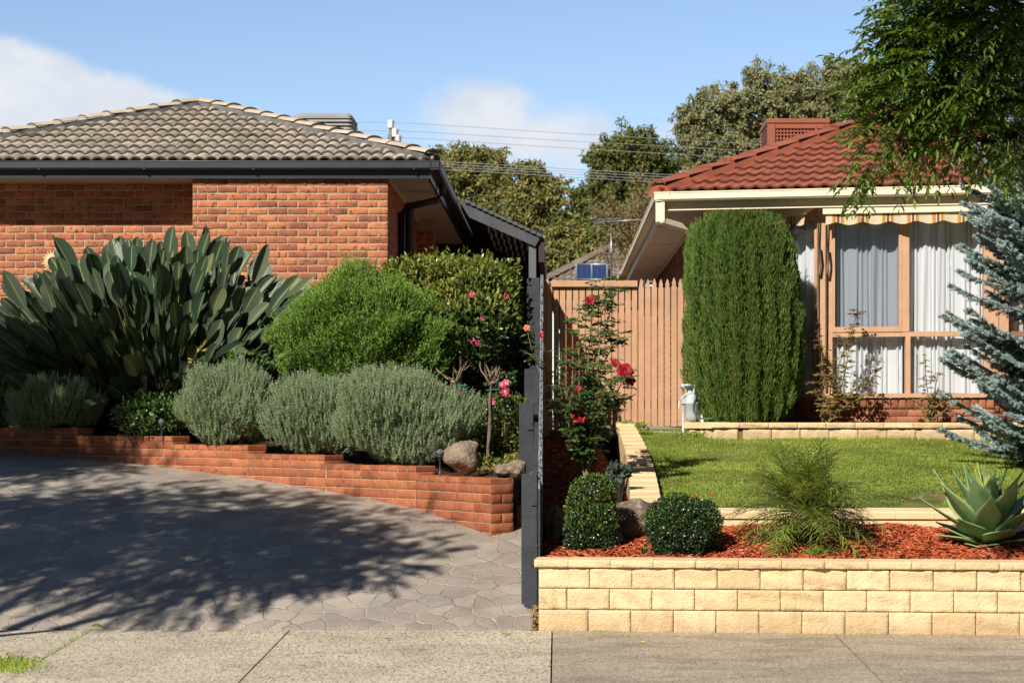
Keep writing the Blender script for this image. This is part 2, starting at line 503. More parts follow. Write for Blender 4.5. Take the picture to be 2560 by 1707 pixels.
def rects_panel(mb, O, e1, e2, n, rects, nu, nv, bev, depth, amp=0.0, corner=0.0, m=0, front=0.0, edge=0.0, low=0.0):
    """bricks or blocks on a wall plane: each rect is a bevelled, slightly uneven island standing `front` proud"""
    rects = np.asarray(rects, float); K = len(rects)
    if not K:
        return
    O, e1, e2, n = (np.asarray(x, float) for x in (O, e1, e2, n))
    def ax(k, L):       # fractions + flags for one axis
        pos = np.concatenate([[0, 0], np.linspace(0, 1, k), [1, 1]])
        return pos, np.concatenate([[0, 1], np.full(k, 2), [1, 0]])
    pu, fu = ax(nu, 1); pv, fv = ax(nv, 1)
    U = rects[:, 0, None] + 0 * pu[None]; V = rects[:, 2, None] + 0 * pv[None]
    du = rects[:, 1] - rects[:, 0]; dv = rects[:, 3] - rects[:, 2]
    U = rects[:, 0, None] + np.where(fu == 2, bev + pu[None] * (du[:, None] - 2 * bev), pu[None] * du[:, None])
    V = rects[:, 2, None] + np.where(fv == 2, bev + pv[None] * (dv[:, None] - 2 * bev), pv[None] * dv[:, None])
    lvl = np.minimum(fu[:, None], fv[None, :])
    H = np.where(lvl == 0, -depth, np.where(lvl == 1, -bev, 0.0))[None] + np.zeros((K, 1, 1))
    UU = np.repeat(U[:, :, None], len(pv), 2); VV = np.repeat(V[:, None, :], len(pu), 1)
    if amp:
        H = H + (lvl == 2) * rng.normal(0, amp, H.shape)
    if low:       # slow undulation over each face
        a = rng.uniform(-1, 1, (K, 6))
        x = np.linspace(0, 1, len(pu))[None, :, None]; y = np.linspace(0, 1, len(pv))[None, None, :]
        W = sum(a[:, i, None, None] * np.sin(x * (2.2 + 2.6 * i) + a[:, (i + 2) % 6, None, None] * 3 + y * (1.5 + 1.7 * (5 - i))) for i in range(6))
        H = H + (lvl == 2) * W * low
    if corner:
        cu_ = np.abs(np.linspace(-1, 1, len(pu))); cv_ = np.abs(np.linspace(-1, 1, len(pv)))
        cc = np.clip((cu_[:, None] - .45) / .55, 0, 1) ** 2 * np.clip((cv_[None] - .3) / .7, 0, 1) ** 2
        k = corner * rng.uniform(.5, 1.4, (K, 1, 1))
        UU = UU - np.sign(UU - (rects[:, 0] + rects[:, 1])[:, None, None] / 2) * cc[None] * k
        VV = VV - np.sign(VV - (rects[:, 2] + rects[:, 3])[:, None, None] / 2) * cc[None] * k * .6
    if edge:
        e_ = rng.normal(0, edge, UU.shape) * (lvl == 1)
        UU = UU + e_; VV = VV + rng.normal(0, edge, UU.shape) * (lvl == 1)
    H = H + front
    V3 = O + UU[..., None] * e1 + VV[..., None] * e2 + H[..., None] * n
    NU, NV = len(pu), len(pv)
    i, j = np.meshgrid(np.arange(NU - 1), np.arange(NV - 1), indexing='ij')
    q = np.stack([i * NV + j, (i + 1) * NV + j, (i + 1) * NV + j + 1, i * NV + j + 1], -1).reshape(1, -1, 4)
    q = (q + (np.arange(K) * NU * NV)[:, None, None]).reshape(-1, 4)
    if np.dot(np.cross(e1, e2), n) < 0:
        q = q[:, ::-1]
    mb.add(V3, q, m, True)


def brick_rects(u0, u1, z0, z1, L=0.240, H=0.086, joint=0.010, stretch=0.5, shift=0.0, zref=None):
    out = []
    zref = z1 if zref is None else zref
    k = 0
    z = zref
    while z > z0 + 0.01:
        za, zb = max(z - H, z0), min(z, z1)
        off = shift + (stretch * L if k % 2 else 0.0)
        u = u0 - L + (off % L)
        while u < u1:
            a, b = max(u, u0), min(u + L, u1)
            if b - a > 0.03:
                out.append((a + joint / 2, b - joint / 2, za + joint / 2, zb - joint / 2))
            u += L
        z -= H; k += 1
    return out


def roof_tiles(mb, O, e1, e2, n, left, right, ncourse, gauge, tw, prof, m=0, lip=0.02, vtop=1e9, nu=13, lm=0, lift=.030):
    O, e1, e2, n = (np.asarray(x, float) for x in (O, e1, e2, n))
    t = np.linspace(0.004, 0.996, nu)
    for k in range(ncourse):
        v0, v1 = k * gauge, min((k + 1.12) * gauge, vtop)
        off = 0.5 * tw if k % 2 else 0.0
        lo, hi = left(v0), right(v0)
        j = math.floor((lo - off) / tw) - 1
        while j * tw + off < hi:
            ua = j * tw + off
            if ua + tw > lo and ua < hi:
                h = prof(t) + rng.normal(0, .0012)
                sk = rng.normal(0, .003)
                dv = rng.normal(0, .004)
                rows = []
                for vv, hh in ((v0 + dv + .004, h + lift - lip), (v0 + dv, h + lift), (v1, h + .002)):
                    u = np.clip(ua + t * tw + sk * (vv - v0), left(vv), right(vv))
                    rows.append(O + u[:, None] * e1 + vv * e2 + hh[:, None] * n)
                G = np.stack(rows, 1)
                # split the lip from the top so the nose stays crisp
                mb.add(np.concatenate([G[:, 0], G[:, 1]]), [[i, i + 1, nu + i + 1, nu + i] for i in range(nu - 1)], lm, False)
                mb.add(np.concatenate([G[:, 1], G[:, 2]]), [[i, i + 1, nu + i + 1, nu + i] for i in range(nu - 1)], m, True)
            j += 1


def hip_caps(mb, A, B, n, hw, ht, m=0, me_=1):
    """row of overlapping cap tiles from the low end A up to B"""
    A, B = np.asarray(A, float), np.asarray(B, float)
    d = nrm(B - A); s_ = nrm(np.cross(d, (0, 0, 1))); u = np.cross(s_, d)
    th = np.linspace(-1, 1, 11)
    L = np.linalg.norm(B - A) / n
    for k in range(n):
        rows = []
        for tt, sc in ((k * L - .035, 1.0), ((k + 1) * L, .84)):
            y = ht * sc * np.sqrt(np.maximum(1 - .85 * th ** 2, 0)) + (.016 if sc == 1.0 else 0)
            rows.append(A + d * tt + th[:, None] * hw * sc * s_ + y[:, None] * u + rng.normal(0, .004) * u)
        nn = len(th)
        mb.add(np.concatenate(rows), [[i, i + 1, nn + i + 1, nn + i] for i in range(nn - 1)], m, True)
        lo = rows[0]; inner = lo - .02 * u * 1.0 - (lo - (A + d * (k * L - .035))) * .1
        mb.add(np.concatenate([lo, inner - .0 * d]), [[nn + i, nn + i + 1, i + 1, i] for i in range(nn - 1)], me_, False)
# ------------------------------------------------------------------ material palette
brick_m = mat('clinker brick', [(0.0, (0.26, 0.092, 0.060)), (0.12, (0.35, 0.118, 0.066)), (0.5, (0.44, 0.152, 0.074)), (0.88, (0.53, 0.20, 0.09)), (1.0, (0.37, 0.135, 0.08))],
              0.85, 0.2, var=[(9.0, .78, 1.15), (70.0, .85, 1.12)], spots=[(20.0, .605, (0.10, 0.045, 0.035)), (48.0, .635, (0.11, 0.052, 0.036))], bump=(90.0, .5, .004))
mortar_m = mat('pale mortar', (0.47, 0.36, 0.23), 0.95, 0.1, var=[(30.0, .75, 1.1)], bump=(120.0, .5, .004))
orange_m = mat('smooth orange brick', [(0.0, (0.29, 0.090, 0.045)), (0.5, (0.375, 0.122, 0.056)), (1.0, (0.45, 0.158, 0.070))], 0.8, 0.25,
               var=[(5.0, .70, 1.12), (40.0, .82, 1.1)], spots=[(14.0, .655, (0.17, 0.06, 0.038))], bump=(140.0, .35, .003))
brown_m = mat('brown brick', [(0.0, (0.24, 0.085, 0.05)), (0.5, (0.33, 0.125, 0.065)), (1.0, (0.40, 0.165, 0.085))], 0.85, 0.2, var=[(20.0, .8, 1.1)], bump=(90.0, .4, .004))
ltile_m = mat('grey concrete tile', [(0.0, (0.38, 0.33, 0.27)), (0.5, (0.47, 0.41, 0.34)), (1.0, (0.55, 0.485, 0.40))], 0.85, 0.2,
              var=[(5.0, .75, 1.1), (45.0, .85, 1.1)], spots=[(16.0, .68, (0.20, 0.17, 0.11))], bump=(110.0, .4, .004))
lcap_m = mat('pale ridge tile', [(0.0, (0.47, 0.38, 0.28)), (1.0, (0.58, 0.47, 0.35))], 0.85, 0.2, var=[(6.0, .85, 1.08), (90.0, .88, 1.08)], spots=[(20.0, .70, (0.30, 0.25, 0.19))], bump=(120.0, .4, .003))
point_m = mat('grey pointing', (0.155, 0.155, 0.150), 0.9, 0.2, var=[(7.0, .55, 1.15), (50.0, .8, 1.1)], spots=[(6.0, .66, (0.22, 0.17, 0.10))], bump=(60.0, .4, .005))
rtile_m = mat('painted red tile', [(0.0, (0.31, 0.094, 0.050)), (1.0, (0.36, 0.115, 0.064))], 0.5, 0.25, var=[(3.0, .8, 1.1), (26.0, .88, 1.08)], spots=[(18.0, .70, (0.17, 0.05, 0.03))], bump=(60.0, .2, .003))
charc_m = mat('charcoal steel', (0.040, 0.045, 0.052), 0.38, 0.5, var=[(2.0, .85, 1.15)])
black_m = mat('black board', (0.012, 0.013, 0.016), 0.6, 0.3, var=[(3.0, .8, 1.2)])
fence_m = mat('charcoal stained timber', (0.043, 0.048, 0.055), 0.72, 0.3, var=[(4.0, .75, 1.2), (35.0, .8, 1.15)], spots=[(13.0, .715, (0.20, 0.17, 0.13))], bump=(55.0, .4, .006))
weather_m = mat('worn paling edge', (0.22, 0.22, 0.22), 0.85, 0.2, var=[(14.0, .35, 1.25)], bump=(55.0, .4, .006))
soffit_m = mat('beige soffit', (0.50, 0.42, 0.31), 0.7, 0.3, var=[(2.0, .92, 1.05)])
cream_m = mat('cream enamel', (0.84, 0.72, 0.52), 0.42, 0.45, var=[(3.0, .93, 1.03)])
soff2_m = mat('cream soffit', (0.72, 0.60, 0.45), 0.6, 0.3, var=[(2.0, .93, 1.04)])
timber_m = mat('tan painted timber', (0.52, 0.305, 0.18), 0.6, 0.35, var=[(5.0, .86, 1.08), (40.0, .93, 1.05)], bump=(40.0, .15, .003))
block_m = mat('sand split block', [(0.0, (0.66, 0.475, 0.26)), (0.5, (0.72, 0.54, 0.31)), (1.0, (0.77, 0.59, 0.36))], 0.9, 0.2, var=[(9.0, .86, 1.06), (60.0, .90, 1.06)], spots=[(120.0, .74, (0.85, 0.68, 0.42))], bump=(55.0, .95, .012), splash=(.16, .22, (0.30, 0.20, 0.11), .55))
cap_m = mat('sand cap block', [(0.0, (0.71, 0.52, 0.29)), (1.0, (0.77, 0.575, 0.335))], 0.85, 0.2, var=[(4.0, .90, 1.05), (60.0, .92, 1.05)], bump=(130.0, .35, .003))
gap_m = mat('dark joint', (0.20, 0.125, 0.05), 0.95, 0.1)
steel_m = mat('galvanised steel', (0.42, 0.44, 0.46), 0.4, 0.5, metal=0.6)
white_m = mat('white plastic', (0.78, 0.77, 0.72), 0.5, 0.4)
greyp_m = mat('grey plastic', [(0.0, (0.25, 0.255, 0.25)), (1.0, (0.30, 0.305, 0.30))], 0.55, 0.35, var=[(4.0, .85, 1.1)])
redp_m = mat('red brown plastic', (0.28, 0.092, 0.052), 0.5, 0.4, var=[(3.0, .9, 1.05)])
darkin_m = mat('dark inside', (0.015, 0.013, 0.012), 0.9, 0.1)
curtain_m = mat('sheer curtain', (0.70, 0.71, 0.74), 0.9, 0.1, trans=0.12, var=[(40.0, .95, 1.02)])
glass_m = mat_glass('window glass', (0.97, 0.98, 0.98), 1.7)
screen_m = mat_glass('screened glass', (0.66, 0.70, 0.74), 2.4)
stripe_m = mat_stripes('striped awning cloth')
solar_m = mat_solar()
drive_m = mat_driveway()
pave_l = mat_pavement('exposed aggregate slab', lin(204, 192, 168), lin(182, 170, 146), lin(96, 90, 84), 0.8, 0.3)
pave_r = mat_pavement('worn concrete slab', lin(178, 165, 143), lin(156, 144, 124), lin(108, 100, 88), 0.6, 0.5)
soil_m = mat('dark soil', [(0.0, (0.030, 0.018, 0.012)), (1.0, (0.085, 0.052, 0.035))], 0.95, 0.1, src='noise', nscale=40.0, bump=(60.0, .8, .02))
earth_m = mat('dry earth', [(0.0, (0.09, 0.075, 0.045)), (1.0, (0.14, 0.12, 0.07))], 0.95, 0.1, src='noise', nscale=2.0)
asph_m = mat('asphalt', (0.05, 0.05, 0.052), 0.85, 0.2, var=[(60.0, .7, 1.2)], bump=(90.0, .5, .004))
kerb_m = mat('kerb concrete', (0.33, 0.31, 0.27), 0.85, 0.2, var=[(8.0, .8, 1.1)])
turf_m = mat('turf', [(0.0, (0.07, 0.10, 0.02)), (0.6, (0.13, 0.155, 0.035)), (1.0, (0.22, 0.19, 0.07))], 0.9, 0.1, src='noise', nscale=2.2, spots=[(1.7, .62, (0.24, 0.17, 0.085))], bump=(60.0, .8, .02))
rock_m = mat('brown basalt', [(0.0, (0.16, 0.115, 0.075)), (0.5, (0.25, 0.19, 0.13)), (1.0, (0.36, 0.29, 0.21))], 0.9, 0.2, src='noise', nscale=9.0, var=[(45.0, .7, 1.15)], spots=[(24.0, .68, (0.42, 0.38, 0.30))], bump=(30.0, .9, .02))
rock2_m = mat('lichened basalt', [(0.0, (0.095, 0.066, 0.050)), (0.5, (0.165, 0.122, 0.092)), (1.0, (0.26, 0.21, 0.16))], 0.92, 0.15, src='noise', nscale=16.0, spots=[(26.0, .63, (0.38, 0.36, 0.30)), (12.0, .69, (0.28, 0.19, 0.05))], bump=(28.0, 1.0, .025))

# ------------------------------------------------------------------ ground, road, pavement, driveway
_zy = np.array([11.0, 13.9, 14.3, 14.8, 15.5, 16.3, 17.1, 18.0, 18.85, 20.0, 21.0, 23.0, 26.0])
_zz = np.array([-.10, -.012, 0.0, .150, .345, .557, .710, .845, .953, 1.070, 1.165, 1.32, 1.45])


def zdrive(Y):
    Y = np.asarray(Y, float)
    return np.where(Y < 14.35, np.interp(Y, _zy, _zz), (np.interp(Y - .15, _zy, _zz) + np.interp(Y, _zy, _zz) + np.interp(Y + .15, _zy, _zz)) / 3)


def lawnz(X, Y):
    return .782 + (Y - 15.9) * (.50 / 5.2) + .012 * np.sin(X * 2.1 + Y) + .01 * np.sin(Y * 3.3 - X)


mb = MB()
ys = [-60, 7.4, 8.0, 11.2, 14.2, 16, 18, 20, 22, 26, 32, 45, 90, 400, 1500]
zs = [-.45, -.42, -.35, -.30, -.28, -.05, .4, .6, .8, .95, 1.1, 1.15, 1.2, 1.2, 1.2]
G = np.array([[(x, y, z) for x in (-1500, -60, -20, 0, 20, 60, 1500)] for y, z in zip(ys, zs)])
mb.grid(G.transpose(1, 0, 2), smooth=False)
tag(mb.build('ground', earth_m), kind='structure')
mb = MB(); mb.box((-80, -6, -.40), (80, 7.5, -.24)); tag(mb.build('road', asph_m), kind='structure')
mb = MB(); mb.bbox((-80, 7.52, -.40), (80, 7.72, -.11), .02); tag(mb.build('kerb', kerb_m), kind='structure')
mb = MB(); mb.box((-80, 7.74, -.40), (80, 11.22, -.105)); tag(mb.build('verge', turf_m), kind='structure')

mb = MB()
xs = [-14, -9.0, -7.1, -5.2, -3.33, -1.92, -.042, 1.95, 3.83, 5.7, 7.6, 9.5, 14]
for k in range(len(xs) - 1):
    for (y0, y1) in ((11.25, 12.765), (12.775, 14.335)):
        a, b = xs[k] + .005, xs[k + 1] - .005
        m = 1 if xs[k] > -.1 else 0
        if xs[k] == -5.2: m = 0
        h = lambda x, y: -.03 * (14.3 - y) + (.0 if y < 14 else 0) + (k * 37 % 5 - 2) * .0012
        if m == 1: y1 = min(y1, 14.42)
        bt = [(a, y0, -.25), (b, y0, -.25), (b, y1, -.25), (a, y1, -.25)]
        mb.hexa(bt, [(x, y, h(x, y)) for x, y, _ in bt], m)
    mb.box((xs[k], 11.25, -.26), (xs[k + 1], 14.33, -.115), 2)
tag(mb.build('pavement', [pave_l, pave_r, soil_m]), kind='structure')

mb = MB()
gy = np.concatenate([np.linspace(14.345, 17, 28), np.linspace(17.1, 26, 40)])
gx = np.linspace(-14, 1, 31)
G = np.zeros((len(gx), len(gy), 3))
for j, y in enumerate(gy):
    right = -.182 if y < 14.72 else -.25
    if y > 16.5: right = -.3
    G[:, j, 0] = -14 + (right + 14) * (gx + 14) / 15
    G[:, j, 1] = y; G[:, j, 2] = zdrive(y)
mb.grid(G)
mb.quad(G[0, 0], G[-1, 0], G[-1, 0] - (0, 0, .2), G[0, 0] - (0, 0, .2))
for j in range(8):
    mb.quad(G[-1, j], G[-1, j + 1], G[-1, j + 1] - (0, 0, .3), G[-1, j] - (0, 0, .3))
tag(mb.build('driveway', drive_m), kind='structure')

# ------------------------------------------------------------------ front retaining wall of split blocks
def fy(X): return 14.3 - .086 * (X + .14)
e1f = nrm((1, -.086, 0)); nf = nrm((-.086, -1, 0)); up = np.array((0, 0, 1.))
root = thing('garden_wall', 'sand coloured split-block retaining wall along the pavement, holding the red mulch bed', 'wall', (1.5, fy(1.5), 0))
O = np.array((-.14, fy(-.14), 0))
mb = MB()
rects = []
Ln = 6.0
for (z0, z1, off) in ((.302, .45, .366), (.152, .300, .205), (-.02, .150, .357)):
    u = 0
    nx = off
    while u < Ln:
        rects.append((u + .002, min(nx, Ln) - .002, z0 + .0015, z1 - .0015)); u = nx; nx += .303
rects_panel(mb, O, e1f, up, nf, rects, 16, 9, .007, .03, amp=.0016, low=.0045, edge=.0008, front=0.0)
# left end return
rl = [(0.002, .30, z0, z1) for z0, z1 in ((.302, .45), (.152, .3), (-.02, .15))]
bk = lambda u, d, z: O + u * e1f - d * nf + np.array((0, 0, z))
mb.hexa([bk(.004, .022, -.2), bk(Ln, .022, -.2), bk(Ln, .23, -.2), bk(.004, .23, -.2)], [bk(.004, .022, .449), bk(Ln, .022, .449), bk(Ln, .23, .449), bk(.004, .23, .449)], 1)
mb.build('blockwork', [block_m, gap_m], root)
mb = MB()
u = -.03; nx = .215
rects, tops = [], []
while u < Ln:
    rects.append((u + .001, nx - .001, .452, .506))
    u = nx; nx += .303
rects_panel(mb, O, e1f, up, nf, rects, 16, 4, .006, .06, amp=.0016, low=.003, edge=.0006, front=.022)
for a, b, z0, z1 in rects:
    c = lambda uu, d, z: O + uu * e1f - d * nf + np.array((0, 0, z))
    dz = rng.normal(0, .0012)
    mb.hexa([c(a, -.012, z0), c(b, -.012, z0), c(b, .25, z0), c(a, .25, z0)], [c(a, -.013, z1 + dz - .001), c(b, -.013, z1 + dz - .001), c(b, .25, z1 + dz + .002), c(a, .25, z1 + dz + .002)], 1)
mb.build('coping', [block_m, cap_m], root)

# ------------------------------------------------------------------ inner low wall, side wall, far bed wall
root = thing('garden_wall', 'low smooth sand-coloured wall between red mulch and the lawn, behind the palm', 'wall', (2.6, 15.75, .6))
mb = MB()
I0 = np.array((.66, 15.86, 0)); e1i = nrm((1, -.06, 0)); ni = nrm((-.06, -1, 0))
ci = lambda u, d, z: I0 + u * e1i - d * ni + np.array((0, 0, z))
u = 0
while u < 5.2:
    b = u + .300
    mb.hexa([ci(u + .001, 0.018, .50), ci(b - .001, .018, .50), ci(b - .001, .2, .5), ci(u + .001, .2, .5)], [ci(u + .001, .018, .718), ci(b - .001, .018, .718), ci(b - .001, .2, .718), ci(u + .001, .2, .718)])
    u = b
mb.build('blockwork', cap_m, root)
mb = MB(); u = -.12
while u < 5.2:
    b = u + .303
    dz = rng.normal(0, .001)
    mb.hexa([ci(u + .001, 0, .722), ci(b - .001, 0, .722), ci(b - .001, .24, .722), ci(u + .001, .24, .722)],
            [ci(u + .001, 0, .768 + dz), ci(b - .001, 0, .768 + dz), ci(b - .001, .24, .80 + dz), ci(u + .001, .24, .80 + dz)])
    mb.hexa([ci(u + .001, .0, .768 + dz), ci(b - .001, .0, .768 + dz), ci(b - .001, .04, .769 + dz), ci(u + .001, .04, .769 + dz)],
            [ci(u + .001, .012, .782 + dz), ci(b - .001, .012, .782 + dz), ci(b - .001, .04, .784 + dz), ci(u + .001, .04, .784 + dz)])
    u = b
mb.build('coping', cap_m, root)

root = thing('garden_wall', 'sand-coloured edging wall running back from the lichened rock to the tan fence beside the lawn', 'wall', (.66, 18, .9))
mb, mc = MB(), MB()
NP = 18
for k in range(NP):
    t0, t1 = k / NP, (k + .992) / NP
    def pt(t):
        Y = 15.75 + t * 5.9
        c = .69 + .02 * t + .05 * math.sin(t * 3.14)
        z = .85 + .62 * t
        return c, Y, z
    (c0, y0, z0), (c1, y1, z1) = pt(t0), pt(t1)
    w0, w1 = .125 - .03 * t0, .125 - .03 * t1
    zz = (z0 + z1) / 2 + rng.normal(0, .002)
    za, zb = zz - .01, zz + .01
    mc.hexa([(c0 - w0, y0, za - .06), (c0 + w0, y0, za - .06), (c1 + w1, y1, zb - .06), (c1 - w1, y1, zb - .06)], [(c0 - w0, y0, za), (c0 + w0, y0, za), (c1 + w1, y1, zb), (c1 - w1, y1, zb)])
    mb.hexa([(c0 - w0 + .02, y0, za - .45), (c0 + w0 - .02, y0, za - .45), (c1 + w1 - .02, y1, zb - .45), (c1 - w1 + .02, y1, zb - .45)], [(c0 - w0 + .02, y0, za - .061), (c0 + w0 - .02, y0, za - .061), (c1 + w1 - .02, y1, zb - .061), (c1 - w1 + .02, y1, zb - .061)])
mb.build('blockwork', block_m, root); mc.build('coping', cap_m, root)

root = thing('garden_wall', 'low split-block wall of the bed under the bay window, at the far edge of the lawn', 'wall', (3.4, 21.1, 1.3))
mb, mc = MB(), MB()
e1b = nrm((1, -.1, 0)); nb = nrm((-.1, -1, 0)); OB = np.array((1.66, 21.22, 0))
rects = [(u, u + .298, 1.15, 1.395) for u in np.arange(.0, 4.2, .302)]
rects[0] = (0, .25, 1.15, 1.395)
rects_panel(mb, OB, e1b, up, nb, rects, 12, 8, .008, .03, amp=.002, low=.006, front=0)
es = nrm((-.55, 1, 0)); ns = nrm((-1, -.55, 0))
OS = OB
rects_panel(mb, OS, es, up, ns, [(.005, .28, 1.15, 1.395), (.285, .55, 1.15, 1.395)], 12, 8, .008, .03, amp=.002, low=.006)
cb = lambda u, d, z: OB + u * e1b - d * nb + np.array((0, 0, z))
mb.hexa([cb(.01, .02, 1.0), cb(4.2, .02, 1.0), cb(4.2, .2, 1.0), cb(.01, .2, 1.0)], [cb(.01, .02, 1.39), cb(4.2, .02, 1.39), cb(4.2, .2, 1.39), cb(.01, .2, 1.39)], 1)
mb.build('blockwork', [block_m, gap_m], root)
rects = [(u - .03, u + .27, 1.402, 1.46) for u in np.arange(0, 4.2, .302)]
rects_panel(mc, OB, e1b, up, nb, rects, 12, 4, .008, .06, amp=.002, low=.004, front=.025)
for a, b, z0, z1 in rects:
    mc.hexa([cb(a, -.012, z0), cb(b, -.012, z0), cb(b, .22, z0), cb(a, .22, z0)], [cb(a, -.014, z1 - .002), cb(b, -.014, z1 - .002), cb(b, .22, z1 + .002), cb(a, .22, z1 + .002)], 1)
cs = lambda u, d, z: OS + u * es - d * ns + np.array((0, 0, z))
for a, b in ((.0, .26), (.265, .56)):
    mc.hexa([cs(a, -.03, 1.40), cs(b, -.03, 1.40), cs(b, .2, 1.40), cs(a, .2, 1.40)], [cs(a, -.025, 1.465), cs(b, -.025, 1.465), cs(b, .2, 1.467), cs(a, .2, 1.467)], 1)
mc.build('coping', [block_m, cap_m], root)

# ------------------------------------------------------------------ brick planter wall beside the driveway
PP = [(-.55, 16.3), (PX(1040, 17.25), 17.25), (PX(812, 18.1), 18.1), (PX(620, 18.8), 18.8), (PX(430, 19.55), 19.55), (PX(192, 20.45), 20.45), (PX(-10, 21.15), 21.15), (-9.0, 22.3)]
PT = [1.02, 1.098, 1.176, 1.254, 1.332, 1.41, 1.44]
root = thing('planter_wall', 'long orange brick planter wall stepping up beside the driveway', 'wall', (-.55, 16.3, .55))
mb, mc = MB(), MB()
HC = .0785


def obox(M, O, a, b, c, lo, hi, bev, m=0):
    """bevelled box in the frame a, b, c at O"""
    t = MB(); t.bbox(lo, hi, bev, m)
    V = t.V[0]
    M.add(O + V[:, :1] * a + V[:, 1:2] * b + V[:, 2:] * c, [f for f, _, _ in t.Fc], m)


for i in range(len(PT)):
    p1, p0 = np.array((*PP[i], 0.)), np.array((*PP[i + 1], 0.))      # p0 left end, p1 right end
    e = nrm(p1 - p0); L = np.linalg.norm(p1 - p0); nn = np.array((e[1], -e[0], 0))
    top = PT[i]; zb = min(zdrive(p1[1]), zdrive(p0[1])) - .12
    ext = 0.0
    rects = brick_rects(-.012, L, zb, top - .048, .24, HC, .007, .5, L % .24, top - .048)
    rects_panel(mb, p0, e, up, nn, rects, 5, 3, .004, .02, amp=.0006, corner=.002, edge=.0005)
    # right-hand end face
    zlow = zb if i == 0 else PT[i - 1] - .02
    el = -nn
    ends = []
    z = top - .048; k = 0
    while z > zlow:
        ends += [(.004, .226, z - HC + .0035, z - .0035)] if k % 2 == 0 else [(.004, .112, z - HC + .0035, z - .0035), (.119, .226, z - HC + .0035, z - .0035)]
        z -= HC; k += 1
    rects_panel(mb, p1, el, up, e, ends, 5, 3, .004, .02, amp=.0006, corner=.002, edge=.0005, front=.0)
    c = lambda u, d, zz: p0 + u * e - d * nn + np.array((0, 0, zz))
    mb.hexa([c(.0, .007, zb), c(L - .007, .007, zb), c(L - .007, .224, zb), c(.0, .224, zb)], [c(.0, .007, top - .05), c(L - .007, .007, top - .05), c(L - .007, .224, top - .05), c(.0, .224, top - .05)], 1)
    # rowlock cap
    u = L
    first = True
    while u > -.04:
        wd = .23 if first and i == 0 else .118
        a = u - wd
        obox(mc, p0, e, nn, up, (a + .003, -.232, top - .046), (u - .001, .004, top + rng.normal(0, .0012)), .005, 0)
        u = a - .004; first = False
    mc.hexa([c(-.05, .004, top - .05), c(L - .004, .004, top - .05), c(L - .004, .222, top - .05), c(-.05, .222, top - .05)], [c(-.05, .004, top - .008), c(L - .004, .004, top - .008), c(L - .004, .222, top - .008), c(-.05, .222, top - .008)], 1)
mb.build('brickwork', [orange_m, mortar_m], root)
mc.build('coping', [orange_m, mortar_m], root)

# soil behind it
S = np.array(PP); T = np.array(PT + [PT[-1]])
top = lambda X: np.interp(-X, -S[:, 0], T)
mb = MB()
back = np.array([(-.30, 16.45), (-.30, 20.0), (-.9, 24.0), (-2.2, 25.2), (-4.5, 25.2), (-6, 25.2), (-8, 25.2), (-10, 25.2)])
n1, n2 = 70, 40
par = np.linspace(0, 7, n1)
G = np.zeros((n1, n2, 3))
for a in range(n1):
    i = min(int(par[a]), 6); f_ = par[a] - i
    w0 = S[i] * (1 - f_) + S[i + 1] * f_
    b0 = back[i] * (1 - f_) + back[i + 1] * f_
    d = nrm(b0 - w0)
    zt = PT[min(i, 6)] if f_ < .97 else T[i + 1]
    st = w0 + .12 * nrm(np.array((.64, .77)))
    for b in range(n2):
        t = b / (n2 - 1)
        q = st * (1 - t) + b0 * t
        z = (zt - .07) * (1 - t) + t * (1.42 if i > 0 else max(1.05, 1.05 + .3 * f_)) + .02 * math.sin(q[0] * 7) * math.sin(q[1] * 6) * min(1, t * 6)
        G[a, b] = (q[0], q[1], z)
G[..., 2] += rng.normal(0, .006, G.shape[:2])
mb.grid(G)
tag(mb.build('soil', soil_m), kind='structure')

# ------------------------------------------------------------------ left house
LH = thing('brick_house', 'orange clinker brick house with grey tiled hip roof and charcoal gutter', 'house', (-4.5, 23.9, 1.2))
mb = MB()
YF, YR, XC, XS = 23.9, 24.4, -2.03, -4.374
rects_panel(mb, (XS, YF, 0), (1, 0, 0), up, (0, -1, 0), brick_rects(0, XC - XS, 1.2, 4.362, joint=.012, shift=(XC - XS) % .24), 6, 4, .008, .02, amp=.0016, corner=.016, edge=.0022, low=.0016)
rects_panel(mb, (-9.2, YR, 0), (1, 0, 0), up, (0, -1, 0), brick_rects(0, XS + 9.2, 1.2, 4.362, joint=.012, shift=.06), 6, 4, .008, .02, amp=.0016, corner=.016, edge=.0022, low=.0016)
rects_panel(mb, (XC, YF, 0), (0, 1, 0), up, (1, 0, 0), brick_rects(0, 9.0, 1.2, 4.362, shift=.12), 4, 3, .008, .02, amp=.001, corner=.008, edge=.0012)
mb.box((XS + .008, YF + .008, 1.0), (XC - .008, YF + .5, 4.36), 1)
mb.box((-9.2, YR + .008, 1.0), (XS + .01, YR + .3, 4.36), 1)
mb.box((XC - .3, YF + .5, 1.0), (XC - .008, 36, 4.36), 1)
# brick pier on the side wall
rects_panel(mb, (XC, 28.9, 0), (1, 0, 0), up, (0, -1, 0), brick_rects(0, .24, 1.2, 4.2, shift=0.0), 4, 3, .008, .02, amp=.001, corner=.008)
mb.box((XC - .02, 28.908, 1.0), (XC + .23, 29.3, 4.36), 1)
mb.build('wall', [brick_m, mortar_m], LH)

